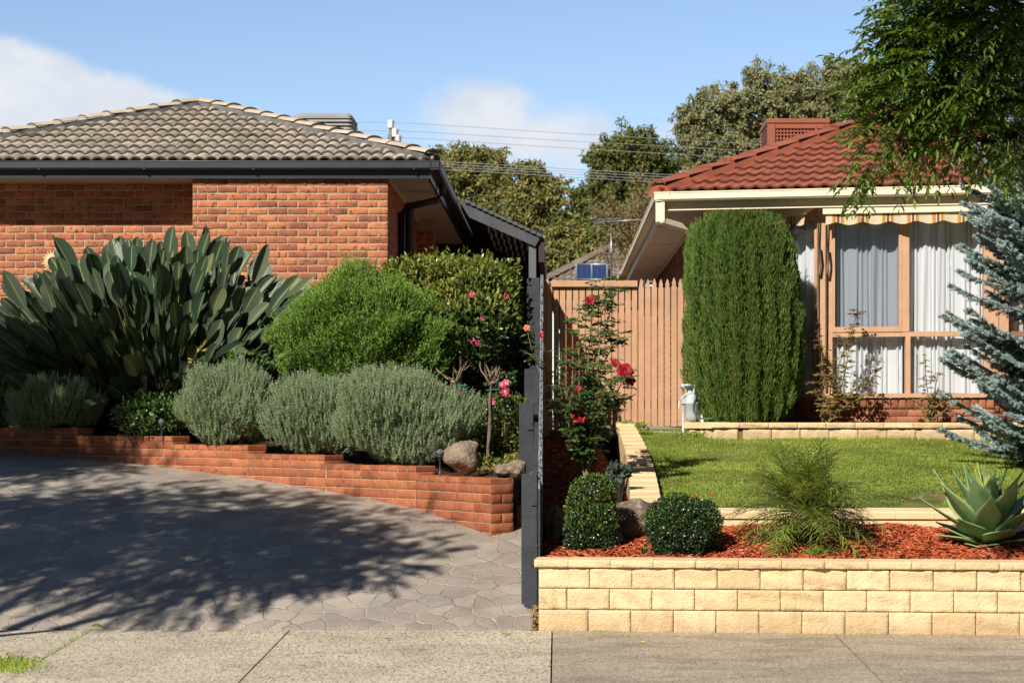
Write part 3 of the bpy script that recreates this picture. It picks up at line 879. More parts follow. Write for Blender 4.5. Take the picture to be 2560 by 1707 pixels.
GX0, GX1, GY = -8.45, -1.40, 23.745
RCr, RCl, AP = np.array((-1.44, 23.80, 4.545)), np.array((-8.27, 23.80, 4.545)), np.array((-4.855, 27.215, 5.745))
pit = math.atan2(AP[2] - RCr[2], AP[1] - RCr[1]); cp = math.cos(pit)
e2 = nrm((0, AP[1] - RCr[1], AP[2] - RCr[2])); nroof = np.cross((1, 0, 0), e2)
mb = MB()
slen = np.linalg.norm((AP[1] - RCr[1], AP[2] - RCr[2]))
prof_l = lambda t: .040 * np.maximum(np.sin(np.pi * ((t * 2) % 1.0)), 0) ** .8
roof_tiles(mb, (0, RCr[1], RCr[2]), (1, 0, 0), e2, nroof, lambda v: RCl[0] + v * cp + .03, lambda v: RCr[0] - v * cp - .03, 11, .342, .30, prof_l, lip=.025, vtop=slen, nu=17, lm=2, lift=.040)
dn = np.array((0, 0, -.03))
mb.poly([RCl + dn, RCr + dn, AP + dn], 1)
BK = np.array((AP[0], 40, AP[2]))
mb.poly([RCr + dn, np.array((RCr[0], 43, RCr[2])) + dn, BK + dn, AP + dn], 0)
mb.poly([RCl + dn, AP + dn, BK + dn, np.array((RCl[0], 43, RCl[2])) + dn], 0)
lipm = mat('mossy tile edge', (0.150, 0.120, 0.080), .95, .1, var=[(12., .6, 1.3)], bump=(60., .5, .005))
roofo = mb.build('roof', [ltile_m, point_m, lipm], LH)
mb = MB()
for (c0, sgn) in ((RCr, -1), (RCl, 1)):
    d = nrm(AP - c0); s_ = nrm(np.cross(d, (0, 0, 1)))
    A0 = c0 + d * .10
    mb.extrude([(-.165, -.06), (.165, -.06), (.125, .078), (-.125, .078)], A0 + (0, 0, .0), AP + (0, 0, .0), s_, (0, 0, 1), 1)
    hip_caps(mb, A0 + (0, 0, .055), AP + (0, 0, .045), 13, .145, .082, 0, 1)
mb.build('hip_capping', [lcap_m, point_m], LH, roofo)

mb = MB()
gp = [(0, .098), (0, .022), (.02, 0), (.115, 0), (.115, .098), (.106, .098), (.106, .012), (.025, .012), (.010, .026), (.010, .098)]
mb.extrude(gp, (GX0, GY, 4.455), (GX1, GY, 4.455), (0, 1, 0), (0, 0, 1))
mb.extrude(gp, (GX1, GY - .0, 4.4548), (GX1, 36, 4.4548), (-1, 0, 0), (0, 0, 1))
mb.tube([(GX0, GY + .003, 4.556), (GX1 + .003, GY + .003, 4.556)], .008, 8)
mb.tube([(GX1 - .003, GY, 4.556), (GX1 - .003, 36, 4.556)], .008, 8)
for px in (97, 360, 633, 1035):
    x = PX(px, GY)
    mb.extrude([(-.003, .1), (-.003, .02), (.018, -.003), (.1, -.003), (.1, .0), (0, .0)], (x - .012, GY, 4.455), (x + .012, GY, 4.455), (0, 1, 0), (0, 0, 1))
mb.build('gutter', charc_m, LH)
mb = MB()
mb.box((GX0, 23.835, 4.358), (-1.525, 23.865, 4.50)); mb.box((-1.553, 23.866, 4.358), (-1.525, 36, 4.50))
fas = mat('dark fascia', (0.028, 0.034, 0.043), 0.35, 0.5)
mb.build('fascia', fas, LH)
mb = MB()
mb.box((-9.2, 23.866, 4.366), (XS, YR, 4.38)); mb.box((XC, 23.866, 4.366), (-1.554, 36, 4.38)); mb.box((XS, 23.866, 4.367), (XC, YF + .02, 4.38))
for y in (26.6, 29.3, 32): mb.box((XC, y, 4.358), (-1.56, y + .03, 4.366))
mb.box((XC + .001, 23.92, 4.325), (XC + .022, 36, 4.365))
mb.build('soffit', soffit_m, LH)
mb = MB()
dkb = mat('dark brown metal', (0.045, 0.030, 0.025), 0.5, 0.4)
mb.tube([(-1.46, 25.3, 4.46), (-1.46, 25.3, 4.36), (-1.52, 25.3, 4.26), (-1.93, 25.3, 4.17), (-1.98, 25.3, 4.10), (-1.98, 25.3, 1.2)], .045, 8, smooth=True)
mb.tube([(-1.97, 26.6, 4.36), (-1.97, 26.6, 1.2)], .06, 8)
mb.build('downpipe', dkb, LH)

# evaporative cooler on the left roof
AC = thing('rooftop_cooler', 'grey louvred evaporative cooler on the grey tiled roof', 'air cooler', (-3.4, 28.7, 5.2))
mb = MB()
x0, x1, y0, y1 = PX(733, 28.3), PX(880, 28.3), 28.3, 29.15
ztop = PZ(281, 28.3)
def rrect(x0, x1, y0, y1, r, z, n=5):
    pts = []
    for cx_, cy_, a0 in ((x1 - r, y0 + r, -90), (x1 - r, y1 - r, 0), (x0 + r, y1 - r, 90), (x0 + r, y0 + r, 180)):
        for k in range(n):
            a = R(a0 + 90 * k / (n - 1)); pts.append((cx_ + r * math.cos(a), cy_ + r * math.sin(a), z))
    return np.array(pts)
def stack(mb, levels, m=0, cap=True):
    rings = [rrect(x0 + o, x1 - o, y0 + o, y1 - o, .07, z) for o, z in levels]
    n = len(rings[0]); V = np.concatenate(rings)
    q = [[k * n + i, k * n + (i + 1) % n, (k + 1) * n + (i + 1) % n, (k + 1) * n + i] for k in range(len(rings) - 1) for i in range(n)]
    mb.add(V, q, m)
    if cap: mb.poly(rings[-1], m)
stack(mb, [(.0, ztop - .085), (.0, ztop - .045), (.03, ztop - .012), (.09, ztop)])
mb.build('lid', greyp_m, AC)
mb = MB()
for k in range(7):
    z = ztop - .105 - k * .053
    stack(mb, [(.012, z - .030), (-.004, z - .026), (.0, z), (.02, z + .004)], 0)
stack(mb, [(.05, 4.9), (.05, ztop - .08)], 1)
mb.build('louvre', [greyp_m, darkin_m], AC)
mb = MB()
for x in np.linspace(x0 + .08, x1 - .08, 8):
    mb.box((x, y0 + .03, 5.0), (x + .012, y0 + .046, ztop - .09))
mb.build('grille', mat('straw pad', (0.24, 0.16, 0.09), .9), AC)

# sun face on the wall
SUNF = thing('sun_ornament', 'pale terracotta sun face hung on the brick wall', 'wall ornament', P(135, 655, 24.37))
c0 = P(135, 655, 24.36)
mb = MB()
n = 22
ring, tip = [], []
V = [c0 + (0, -.03, 0)]
for k in range(2 * n):
    a = 2 * math.pi * k / (2 * n)
    r_ = (.150 + .012 * math.sin(k * 1.7)) if k % 2 else .098
    V.append(c0 + (r_ * math.cos(a), -.012 if k % 2 else -.022, r_ * math.sin(a)))
mb.add(V, [[0, 1 + k, 1 + (k + 1) % (2 * n)] for k in range(2 * n)])
for k in range(2 * n):
    pass
tc_m = mat('pale terracotta', (0.70, 0.47, 0.25), .85, .2, var=[(30., .85, 1.05)])
mb.build('rays', tc_m, SUNF)
mb = MB()
th = np.linspace(0, 2 * np.pi, 33); ph = np.linspace(0, np.pi / 2, 14)
A, B = np.meshgrid(ph, th, indexing='ij')
X_ = np.sin(A) * np.cos(B) * .1; Z_ = np.sin(A) * np.sin(B) * .1
D = .055 * np.cos(A)
g = lambda x, z, sx, sz, h: h * np.exp(-((X_ / .8 - x) / sx) ** 2 - ((Z_ / .8 - z) / sz) ** 2)
D = D + g(0, -.005, .016, .035, .032) + g(-.042, -.02, .028, .022, .014) + g(.042, -.02, .028, .022, .014) + g(0, -.055, .03, .008, .012) - g(0, -.064, .035, .004, .008)
D = D - g(-.045, .022, .022, .010, .014) - g(.045, .022, .022, .010, .014) + g(-.045, .022, .010, .006, .010) + g(.045, .022, .010, .006, .010) + g(-.045, .045, .03, .007, .009) + g(.045, .045, .03, .007, .009) + g(0, -.09, .02, .015, .012)
mb.grid(np.stack([c0[0] + X_, c0[1] - .02 - D, c0[2] + Z_], -1)[:, ::-1])
mb.build('face', tc_m, SUNF)

# dark lean-to beyond the left house
LT = thing('lean_to', 'black skillion lean-to roof with charcoal barge board beside the orange brick house', 'lean-to', (-.4, 28.0, 1.2))
YL = 28.0
a0, a1 = P(1152, 500, YL), P(1352, 592, YL); b0, b1 = P(1165, 540, YL), P(1338, 616, YL)
mb = MB()
back = np.array((0, .045, 0))
mb.hexa([b0, b1, b1 + back, b0 + back], [a0, a1, a1 + back, a0 + back])
mb.build('barge_board', mat('weathered charcoal board', (0.085, 0.09, 0.10), .8, .2, var=[(5.0, .8, 1.15), (60.0, .85, 1.1)]), LT)
mb = MB()
dpt = np.array((0, 6.0, 0)); dz = np.array((0, 0, -.06))
u0, u1 = a0 + back + dz, a1 + back + dz
mb.hexa([u0 + dz, u1 + dz, u1 + dz + dpt, u0 + dz + dpt], [u0, u1, u1 + dpt, u0 + dpt])
mb.build('roof_sheet', black_m, LT)
mb = MB()
for k in range(9):
    t = .30 + k * .085
    p = (a0 + (a1 - a0) * t) + np.array((0, .1, -.124))
    for j in range(9):
        y = (j + (.5 if k % 2 else 0)) * .62 + .05
        sh = (a1 - a0) * .018 * (j % 2)
        q = p + sh + np.array((0, y, 0))
        mb.box(q - (.009, 0, .008), q + (.009, .62, 0))
mb.build('light_slit', mat('pale batten', (0.75, 0.75, 0.72), .6), LT)  # pale strips painted in for light leaking between the roof sheets
mb = MB()
mb.box(tuple(P(1322, 612, 28.05) * (1, 1, 0) + (0, 0, 1.1)), (PX(1340, 28.05), 28.14, PZ(612, 28.0)))
mb.build('post', mat('grey post', (0.12, 0.125, 0.13), .7), LT)
mb = MB()
mb.hexa([a1 + (-.03, .05, -.35), a1 + (.05, .05, -.35), a1 + (.05, 6, -.35), a1 + (-.03, 6, -.35)], [a1 + (-.03, .05, -.02), a1 + (.05, .05, -.02), a1 + (.05, 6, -.02), a1 + (-.03, 6, -.02)])
mb.build('side_board', dkb, LT)
mb = MB(); mb.box((-2.0, 33.0, 1.0), (-.25, 33.1, 4.6)); mb.build('dark_backing', black_m, LT)  # black sheet added to keep the space under the lean-to dark
mb = MB()
for k in range(13):
    q = a0 + (a1 - a0) * (.05 + k * .075)
    mb.hexa([q + (0, -.04, -.01), q + (.07, -.04, -.03), q + (.07, .3, -.03), q + (0, .3, -.01)], [q + (0, -.04, .035), q + (.07, -.04, .012), q + (.07, .3, .012), q + (0, .3, .035)])
mb.build('sheet_edge', mat('faded sheet', (0.10, 0.10, 0.09), .8), LT)
# ------------------------------------------------------------------ right house
RT = thing('rendered_house', 'house with painted red tile roof, cream gutter and white-curtained bay window', 'house', (3.0, 22.2, 1.3))
RT.name = 'tiled_house'; ORG['tiled_house'] = np.array((3.0, 22.2, 1.3))
SK = -.20
def RH(u, v, z): return np.array((1.07 + u, 22.2 + v + SK * u, z))
def up_(px, v): return ((px - CX) * (22.2 + v) / F - 1.07) / (1 - SK * (px - CX) / F)
def uz(py, u, v): return CH - (py - HY) * (22.2 + v + SK * u) / F
def rbox(mb, u0, u1, v0, v1, z0, z1, m=0):
    mb.hexa([RH(u0, v0, z0), RH(u1, v0, z0), RH(u1, v1, z0), RH(u0, v1, z0)], [RH(u0, v0, z1), RH(u1, v0, z1), RH(u1, v1, z1), RH(u0, v1, z1)], m)
e1r = nrm((1, SK, 0)); nr = nrm((SK, -1, 0))
kf = 1 / math.sqrt(1 + SK * SK)
mb = MB()
# brick wall left of the bay, bay base, side wall
UW, VW, VB = .56, .62, .35
uA, uB, uC = 1.34, 1.84, up_(2483, VB)
rects_panel(mb, RH(UW, VW, 0), e1r, up, nr, brick_rects(0, (uA - UW + .1) / kf, 1.3, 3.86), 4, 3, .006, .02, amp=.001, corner=.004)
rects_panel(mb, RH(UW, VW, 0), (0, 1, 0), up, (-1, 0, 0), brick_rects(0, 10, 1.2, 3.86, shift=.05), 4, 3, .006, .02, amp=.001, corner=.004)
sill_z = 1.745
rects_panel(mb, RH(uB, VB, 0), e1r, up, nr, brick_rects(0, (uC - uB) / kf, 1.2, sill_z - .135), 4, 3, .006, .02, amp=.001, corner=.004)
rects_panel(mb, RH(uB, VB, 0), e1r, up, nr, [(u, u + .076, sill_z - .128, sill_z - .012) for u in np.arange(0, (uC - uB) / kf, .086)], 4, 4, .005, .03, amp=.001, corner=.004, front=.015)
mb.hexa([RH(UW + .008, VW + .01, 1), RH(uA + .1, VW + .01, 1), RH(uA + .1, VW + .2, 1), RH(UW + .008, VW + .2, 1)], [RH(UW + .008, VW + .01, 3.86), RH(uA + .1, VW + .01, 3.86), RH(uA + .1, VW + .2, 3.86), RH(UW + .008, VW + .2, 3.86)], 1)
mb.box((1.07 + UW + .008, 22.95, 1.0), (1.07 + UW + .25, 34, 3.86), 1)
rects_panel(mb, RH(uC + .48, VW + .02, 0), e1r, up, nr, brick_rects(0, 4.2, 1.3, 3.86), 4, 3, .006, .02, amp=.001, corner=.004)
rbox(mb, uC + .48, 8.6, VW + .03, VW + .2, 1.0, 3.86, 1)
rbox(mb, uB, uC, VB + .008, VB + .2, 1.0, sill_z - .02, 1)
# angled bay base
for (ua, va, ub, vb) in ((uA, .82, uB, VB), (uC, VB, uC + .5, .82)):
    a, b = RH(ua, va, 0), RH(ub, vb, 0); e = nrm(b - a); n_ = np.array((e[1], -e[0], 0)); Lb = np.linalg.norm(b - a)
    rects_panel(mb, a, e, up, n_, brick_rects(0, Lb, 1.2, sill_z - .01), 4, 3, .006, .02, amp=.001, corner=.004)
    mb.hexa([a - n_ * .01 + up * 1.0, b - n_ * .01 + up * 1.0, b - n_ * .15 + up, a - n_ * .15 + up], [a - n_ * .01 + up * (sill_z - .02), b - n_ * .01 + up * (sill_z - .02), b - n_ * .15 + up * (sill_z - .02), a - n_ * .15 + up * (sill_z - .02)], 1)
mortb = mat('brown mortar', (0.27, 0.17, 0.10), .95)
mb.build('wall', [brown_m, mortb], RT)

# timber: bay posts and frames
def bar(mb, pxa, pxb, za, zb, v0, v1, m=0):
    rbox(mb, up_(pxa, VB), up_(pxb, VB), v0, v1, za, zb, m)
WT = 3.86
z_ = lambda py: uz(py, up_(2270, VB), VB)
for pa_, pb_ in ((2043, 2066), (2497, 2520)):
    mb = MB(); bar(mb, pa_, pb_, sill_z, WT, VB - .03, VB + .12); mb.build('bay_post', timber_m, RT)

mb = MB()
zt, zm0, zm1, zs_ = z_(545), z_(841), z_(829), z_(989)
bar(mb, 2066, 2081, sill_z, WT, VB, VB + .09)
bar(mb, 2460, 2496, sill_z, WT, VB, VB + .09)
bar(mb, 2254, 2273, zm1, WT, VB - .005, VB + .085)
bar(mb, 2264, 2276, sill_z, zm0, VB, VB + .085)
bar(mb, 2081, 2460, zm0, zm1, VB, VB + .085)
bar(mb, 2081, 2460, zt, WT, VB + .002, VB + .085)
bar(mb, 2066, 2500, sill_z - .01, sill_z + .035, VB - .05, VB + .09)
win = mb.build('window', timber_m, RT)
mb = MB()
bar(mb, 2081, 2087, zm1, zt, VB - .012, VB + .05); bar(mb, 2247, 2254, zm1, zt, VB - .012, VB + .05)
bar(mb, 2087, 2247, zm1, z_(816), VB - .012, VB + .05); bar(mb, 2087, 2247, z_(553), zt, VB - .012, VB + .05)
mb.build('sash', timber_m, RT, win)
for (a, b, z0, z1, g_, nm) in ((2087, 2247, z_(816), z_(553), screen_m, 'screened_pane'), (2273, 2460, zm1, zt, glass_m, 'pane'), (2081, 2264, sill_z + .035, zm0, glass_m, 'pane'), (2276, 2460, sill_z + .035, zm0, glass_m, 'pane')):
    mb = MB()
    ua_, ub_ = up_(a, VB), up_(b, VB)
    mb.quad(RH(ua_, VB + .03, z0), RH(ub_, VB + .03, z0), RH(ub_, VB + .03, z1), RH(ua_, VB + .03, z1))
    mb.build(nm, g_, RT, win)
# angled side lights of the bay
for (ua, va, ub, vb) in ((uA + .02, .80, uB - .03, VB + .03), (up_(2520, VB), VB + .02, up_(2520, VB) + .5, .82)):
    a, b = RH(ua, va, 0), RH(ub, vb, 0); e = nrm(b - a); n_ = np.array((e[1], -e[0], 0)); Lb = np.linalg.norm(b - a)
    g = lambda s_, d, z: a + e * s_ - n_ * d + up * z
    def gb(mb, s0, s1, d0, d1, z0, z1):
        mb.hexa([g(s0, d0, z0), g(s1, d0, z0), g(s1, d1, z0), g(s0, d1, z0)], [g(s0, d0, z1), g(s1, d0, z1), g(s1, d1, z1), g(s0, d1, z1)])
    mb = MB()
    gb(mb, 0, .05, 0, .09, sill_z, WT); gb(mb, Lb - .045, Lb, 0, .09, sill_z, WT)
    gb(mb, .05, Lb - .045, 0, .09, sill_z - .01, sill_z + .035); gb(mb, .05, Lb - .045, 0, .085, zm0, zm1); gb(mb, .05, Lb - .045, 0, .085, zt, WT)
    w2 = mb.build('window', timber_m, RT)
    for z0, z1 in ((sill_z + .035, zm0), (zm1, zt)):
        mb = MB(); mb.quad(g(.05, .03, z0), g(Lb - .045, .03, z0), g(Lb - .045, .03, z1), g(.05, .03, z1)); mb.build('pane', glass_m, RT, w2)

# curtains hang inside: things of their own
def curtain(label, a, b, n_folds, z0, z1, seed, amp=.032):
    r_ = np.random.default_rng(seed)
    a, b = np.asarray(a, float), np.asarray(b, float); e = nrm(b - a); n_ = np.array((e[1], -e[0], 0)); L = np.linalg.norm(b - a)
    N = n_folds * 10; M = 14
    s_ = np.linspace(0, 1, N); t = np.linspace(0, 1, M)
    S_, T_ = np.meshgrid(s_, t, indexing='ij')
    phs = 2 * np.pi * (S_ * n_folds + .9 * np.interp(S_, np.linspace(0, 1, n_folds), r_.uniform(-1, 1, n_folds)) + .10 * np.sin(T_ * 3 + S_ * 20))
    am = amp * np.interp(S_, np.linspace(0, 1, n_folds), r_.uniform(.45, 1.25, n_folds)) * (1 - .25 * T_)
    d = am * np.sin(phs) + .4 * am * np.sin(2.3 * phs + 1)
    Pn = a + e * (S_ * L)[..., None] - n_ * (d + .02)[..., None] + up * (z0 + (z1 - z0) * T_)[..., None]
    m_ = MB(); m_.grid(Pn)
    tag(m_.build('curtain', curtain_m, org=(a + b) / 2 + up * z1), label, 'curtain', 'sheer curtains of the bay window')
curtain('white sheer curtain behind the screened left-hand sash and pane of the bay front', RH(up_(2068, VB), VB + .14, 0), RH(up_(2262, VB), VB + .14, 0), 11, sill_z - .02, 3.83, 3)
curtain('white sheer curtain behind the clear right-hand bay pane, partly behind the blue spruce', RH(up_(2266, VB), VB + .14, 0), RH(up_(2498, VB), VB + .14, 0), 12, sill_z - .02, 3.83, 4)
curtain('white sheer curtain in the narrow angled pane between trimmed conifer and bay post', RH(uA + .04, .93, 0), RH(uB + .0, VB + .14, 0), 6, sill_z - .02, 3.83, 5)
curtain('white sheer curtain in the angled pane mostly hidden by the blue spruce', RH(up_(2510, VB), VB + .14, 0), RH(up_(2520, VB) + .5, .96, 0), 6, sill_z - .02, 3.83, 6)
# room behind
mb = MB()
rbox(mb, uA, uC + .6, 2.2, 2.25, 1.0, 3.9); rbox(mb, uA, uC + .6, .5, 2.2, 1.0, 1.05); rbox(mb, uA - .02, uA, .83, 2.2, 1.0, 3.9); rbox(mb, uC + .6, uC + .62, .84, 2.2, 1, 3.9)
mb.build('room_lining', mat('room lining', (0.45, 0.42, 0.38), .9), RT)

# awnings
def awning(a, b, label_len, z1, proj=.20):
    e = nrm(b - a); n_ = np.array((e[1], -e[0], 0)); L = np.linalg.norm(b - a)
    g = lambda s_, d, z: a + e * s_ + n_ * d + up * z
    mb = MB()
    mb.extrude([(0, 0), (.02, -.012), (proj - .02, -.105), (proj, -.10), (proj + .005, -.03), (proj - .03, -.002)], g(0, 0, z1), g(L, 0, z1), n_, up)
    aw = mb.build('awning', cream_m, RT)
    mb = MB()
    N = int(L / .02)
    s_ = np.linspace(.03, L - .03, N)
    zt_ = z1 - .10; zb_ = z1 - .19 - .032 * np.abs(np.cos(np.pi * s_ / .29)) ** 1.4
    G = np.stack([np.array([g(x, proj - .035 + .004 * math.sin(x * 25), zt_) for x in s_]), np.array([g(x, proj - .03 + .012 * math.sin(x * 21.6), z) for x, z in zip(s_, zb_)])], 1)
    i = np.arange(N - 1)
    uv = np.stack([np.stack([s_, s_ * 0], -1), np.stack([s_, s_ * 0 + 1], -1)], 1)
    mb.add(G.reshape(-1, 3), np.stack([i * 2, (i + 1) * 2, (i + 1) * 2 + 1, i * 2 + 1], -1), 0, True, uv.reshape(-1, 2))
    mb.build('valance', stripe_m, RT, aw)
zc = uz(513, up_(2270, VB), VB)
awning(RH(up_(2060, VB), VB, 0), RH(up_(2500, VB), VB, 0), 0, zc)
awning(RH(uA + .05, .80, 0), RH(uB - .03, VB + .0, 0), 0, zc + .01)
awning(RH(up_(2528, VB), VB + .02, 0), RH(up_(2528, VB) + .5, .84, 0), 0, zc + .01)
mb = MB()
for px in (2044, 2063):
    u = up_(px, VB)
    mb.tube([RH(u, VB - .09, zc - .12), RH(u, VB - .06, 3.25), RH(u, VB - .05, 1.8)], .009, 6)
    mb.tube([RH(u + .012, VB - .08, 3.4), RH(u + .02, VB - .1, 3.25), RH(u + .006, VB - .09, 3.1)], .014, 6)
mb.build('awning_rod', mat('bronze rod', (0.12, 0.085, 0.06), .5), RT)

# gutter, fascia, soffit, downpipe
mb = MB()
GZ = 3.915
gp2 = [(0, .088), (-.006, .088), (-.006, .098), (.004, .098), (.004, .022), (.022, 0), (.115, 0), (.115, .088), (.106, .088), (.106, .012), (.027, .012), (.014, .026), (.014, .088)]
gp2 = [(-.006, .086), (-.006, .1), (.008, .1), (.008, .03), (.025, .01), (.105, .01), (.105, .09), (.115, .09), (.115, 0), (.02, 0), (0, .02), (0, .086)][::-1]
vax = nrm((-SK, 1, 0))
mb.extrude(gp2, RH(0, 0, GZ), RH(9.0, 0, GZ), (0, 1, 0), up)
mb.extrude(gp2, RH(0, 0.001, GZ - .0005), RH(0, 12, GZ - .0005), (1, 0, 0), up)
mb.build('gutter', cream_m, RT)
mb = MB()
rbox(mb, .135, 9, .125, .155, 3.82, 4.0); mb.box((1.07 + .105, 22.36, 3.82), (1.07 + .135, 34, 4.0))
mb.build('fascia', cream_m, RT)
mb = MB()
mb.hexa([RH(.13, .156, 3.83), RH(9, .156, 3.83), RH(9, 1.2, 3.83), RH(.13, 1.2, 3.83)], [RH(.13, .156, 3.845), RH(9, .156, 3.845), RH(9, 1.2, 3.845), RH(.13, 1.2, 3.845)])
mb.box((1.07 + .136, 23.2, 3.832), (1.07 + UW + .02, 34, 3.844))
for y in (24.3, 26.7, 29.1, 31.5): mb.box((1.07 + .136, y, 3.824), (1.07 + UW, y + .04, 3.832))
mb.box((1.07 + UW - .025, 22.84, 3.79), (1.07 + UW - .001, 34, 3.83))
mb.build('soffit', soff2_m, RT)
mb = MB()
def sq_pipe(mb, pts, w, d, axw):
    pts = [np.asarray(p, float) for p in pts]; axw = np.asarray(axw, float)
    for p, q in zip(pts[:-1], pts[1:]):
        dd = nrm(q - p); b = nrm(np.cross(dd, axw)); a = nrm(np.cross(b, dd))
        mb.extrude([(-w, -d), (w, -d), (w, d), (-w, d)], p - dd * .012, q + dd * .012, a, b)
sq_pipe(mb, [RH(.07, .06, 3.93), RH(.07, .06, 3.70), RH(.50, .56, 3.62), RH(.50, .57, 1.35)], .05, .03, nrm((1, -.2, 0)))
mb.build('downpipe', cream_m, RT)

# red roof
C_, A_ = RH(.02, .05, 4.02), np.array((5.60, 26.7, 5.90))
e2r = A_ - C_; e2r = nrm(e2r - np.dot(e2r, e1r) * e1r); nro = np.cross(e1r, e2r)
uAp, vAp = np.dot(A_ - C_, e1r), np.dot(A_ - C_, e2r)
def prof_r(t):
    f_ = (t * 2) % 1.0
    return .022 * (.5 - .5 * np.cos(2 * np.pi * np.clip(f_ / .8, 0, 1))) 
UE = 10.5
mb = MB()
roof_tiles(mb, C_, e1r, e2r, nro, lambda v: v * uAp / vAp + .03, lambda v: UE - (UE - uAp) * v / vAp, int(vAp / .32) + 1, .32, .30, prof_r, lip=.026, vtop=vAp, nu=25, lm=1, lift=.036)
E_ = C_ + e1r * UE
mb.poly([C_ - nro * .02, E_ - nro * .02, A_ - nro * .02])
mb.poly([C_ - up * .03, A_ - up * .03, A_ + (0, 8, -.03), np.array((C_[0], 38, C_[2]))])
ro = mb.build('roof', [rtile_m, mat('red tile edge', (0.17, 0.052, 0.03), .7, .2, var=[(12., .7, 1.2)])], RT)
mb = MB()
d = nrm(A_ - C_); s_ = nrm(np.cross(d, (0, 0, 1)))
mb.extrude([(-.17, -.05), (.17, -.05), (.115, .07), (-.115, .07)], C_ + d * .05, A_, s_, up)
hip_caps(mb, C_ + d * .06 + up * .055, A_ + up * .06, 16, .135, .06, 0, 0)
d2 = nrm(A_ - E_); s2 = nrm(np.cross(d2, up))
hip_caps(mb, E_ + up * .04, A_ + up * .06, 16, .135, .06, 0, 0)
mb.build('hip_capping', rtile_m, RT, ro)

# terracotta cooler on the red roof
AC2 = thing('rooftop_cooler', 'red brown evaporative cooler with lattice grille behind the red tile hip', 'air cooler', P(1990, 380, 27.6))
Y2 = 27.6
xa, xb = PX(1922, Y2), PX(2072, Y2); zt2 = PZ(297, Y2)
mb = MB()
mb.box((xa, Y2 + .03, 4.7), (xb, Y2 + .9, zt2 - .03))
mb.build('cabinet', darkin_m, AC2)
mb = MB()
mb.bbox((xa - .03, Y2 - .03, zt2 - .07), (xb + .02, Y2 + .93, zt2), .012)
mb.bbox((xa - .02, Y2 - .02, 4.7), (xa + .09, Y2 + .05, zt2 - .072), .006); mb.bbox((xb - .06, Y2 - .02, 4.7), (xb + .015, Y2 + .05, zt2 - .072), .006)
mb.bbox((xa + .091, Y2 - .016, zt2 - .14), (xb - .061, Y2 + .05, zt2 - .073), .006)
mb.bbox((xb - .19, Y2 - .024, 4.7), (xb - .16, Y2 + .05, zt2 - .078), .006)
mb.bbox((xa - .022, Y2 + .85, 4.7), (xa + .05, Y2 + .92, zt2 - .072), .006)
mb.build('frame', redp_m, AC2)
mb = MB()
for x in np.arange(xa + .11, xb - .06, .047): mb.box((x, Y2 + .0, 4.8), (x + .016, Y2 + .02, zt2 - .14))
for z in np.arange(4.85, zt2 - .15, .05): mb.box((xa + .09, Y2 - .004, z), (xb - .06, Y2 + .015, z + .018))
for z in np.arange(4.85, zt2 - .08, .05): mb.hexa([(xa - .02, Y2 + .05, z), (xa, Y2 + .05, z), (xa, Y2 + .85, z), (xa - .02, Y2 + .85, z)], [(xa - .012, Y2 + .05, z + .03), (xa + .01, Y2 + .05, z + .03), (xa + .01, Y2 + .85, z + .03), (xa - .012, Y2 + .85, z + .03)])
mb.build('grille', redp_m, AC2)

# ------------------------------------------------------------------ tan picket fence and gate
YG = 21.95
def picket(mb, x0, x1, z0, z1, y, point, th=.018):
    xm = (x0 + x1) / 2; w_ = x1 - x0
    if not point:
        mb.bbox((x0, y, z0), (x1, y + th, z1), .003); return
    pr = [(x0, z0), (x1, z0), (x1, z1 - .10), (x1 - .2 * w_, z1 - .085), (x1 - .12 * w_, z1 - .06), (xm + .12 * w_, z1 - .01), (xm, z1), (xm - .12 * w_, z1 - .01), (x0 + .12 * w_, z1 - .06), (x0 + .2 * w_, z1 - .085), (x0, z1 - .10)]
    mb.extrude([(a, b) for a, b in pr], (0, y + th, 0), (0, y, 0), (1, 0, 0), up)
FN = thing('picket_fence', 'tan vertical board fence with flat top rail behind the rose bush', 'fence', (.3, YG, 1.35))
mb = MB()
pit_ = 16.35 * YG / F
xg0 = PX(1366, YG); xgm = PX(1594, YG)
x = xg0
while x < xgm - .03:
    picket(mb, x + .0065 + rng.normal(0, .0012), min(x + pit_ - .0065, xgm - .004), 1.38 + rng.normal(0, .004), PZ(716, YG), YG, False); x += pit_
mb.build('picket', timber_m, FN)
mb = MB(); mb.bbox((xg0, YG + .020, 1.62), (xgm, YG + .055, 1.70), .005); mb.build('rail', timber_m, FN)
mb = MB(); mb.bbox((xg0, YG + .020, 2.72), (xgm, YG + .055, 2.80), .005); mb.build('rail', timber_m, FN)
mb = MB()
mb.bbox((PX(1378, YG), YG - .045, PZ(718, YG)), (xgm, YG - .001, PZ(702, YG)), .005)
mb.build('cap_rail', timber_m, FN)
mb = MB(); mb.bbox((PX(1354, YG), YG - .04, 1.2), (PX(1372, YG), YG + .05, PZ(700, YG)), .006)
mb.build('post', timber_m, FN)
GT = thing('picket_gate', 'tan picket gate with pointed tops next to the trimmed conifer', 'gate', (1.2, YG, 1.4))
mb = MB()
x = xgm + .003; k = 0
while x < PX(1752, YG):
    picket(mb, x + .0065 + rng.normal(0, .001), x + pit_ - .0065, 1.42 + rng.normal(0, .003), PZ(697, YG) + rng.normal(0, .006), YG - .022, True); x += pit_; k += 1
mb.build('picket', timber_m, GT)
for zr in (2.62, 1.62):
    mb = MB(); mb.bbox((xgm + .01, YG + .0, zr), (PX(1752, YG), YG + .03, zr + .09), .004); mb.build('rail', timber_m, GT)
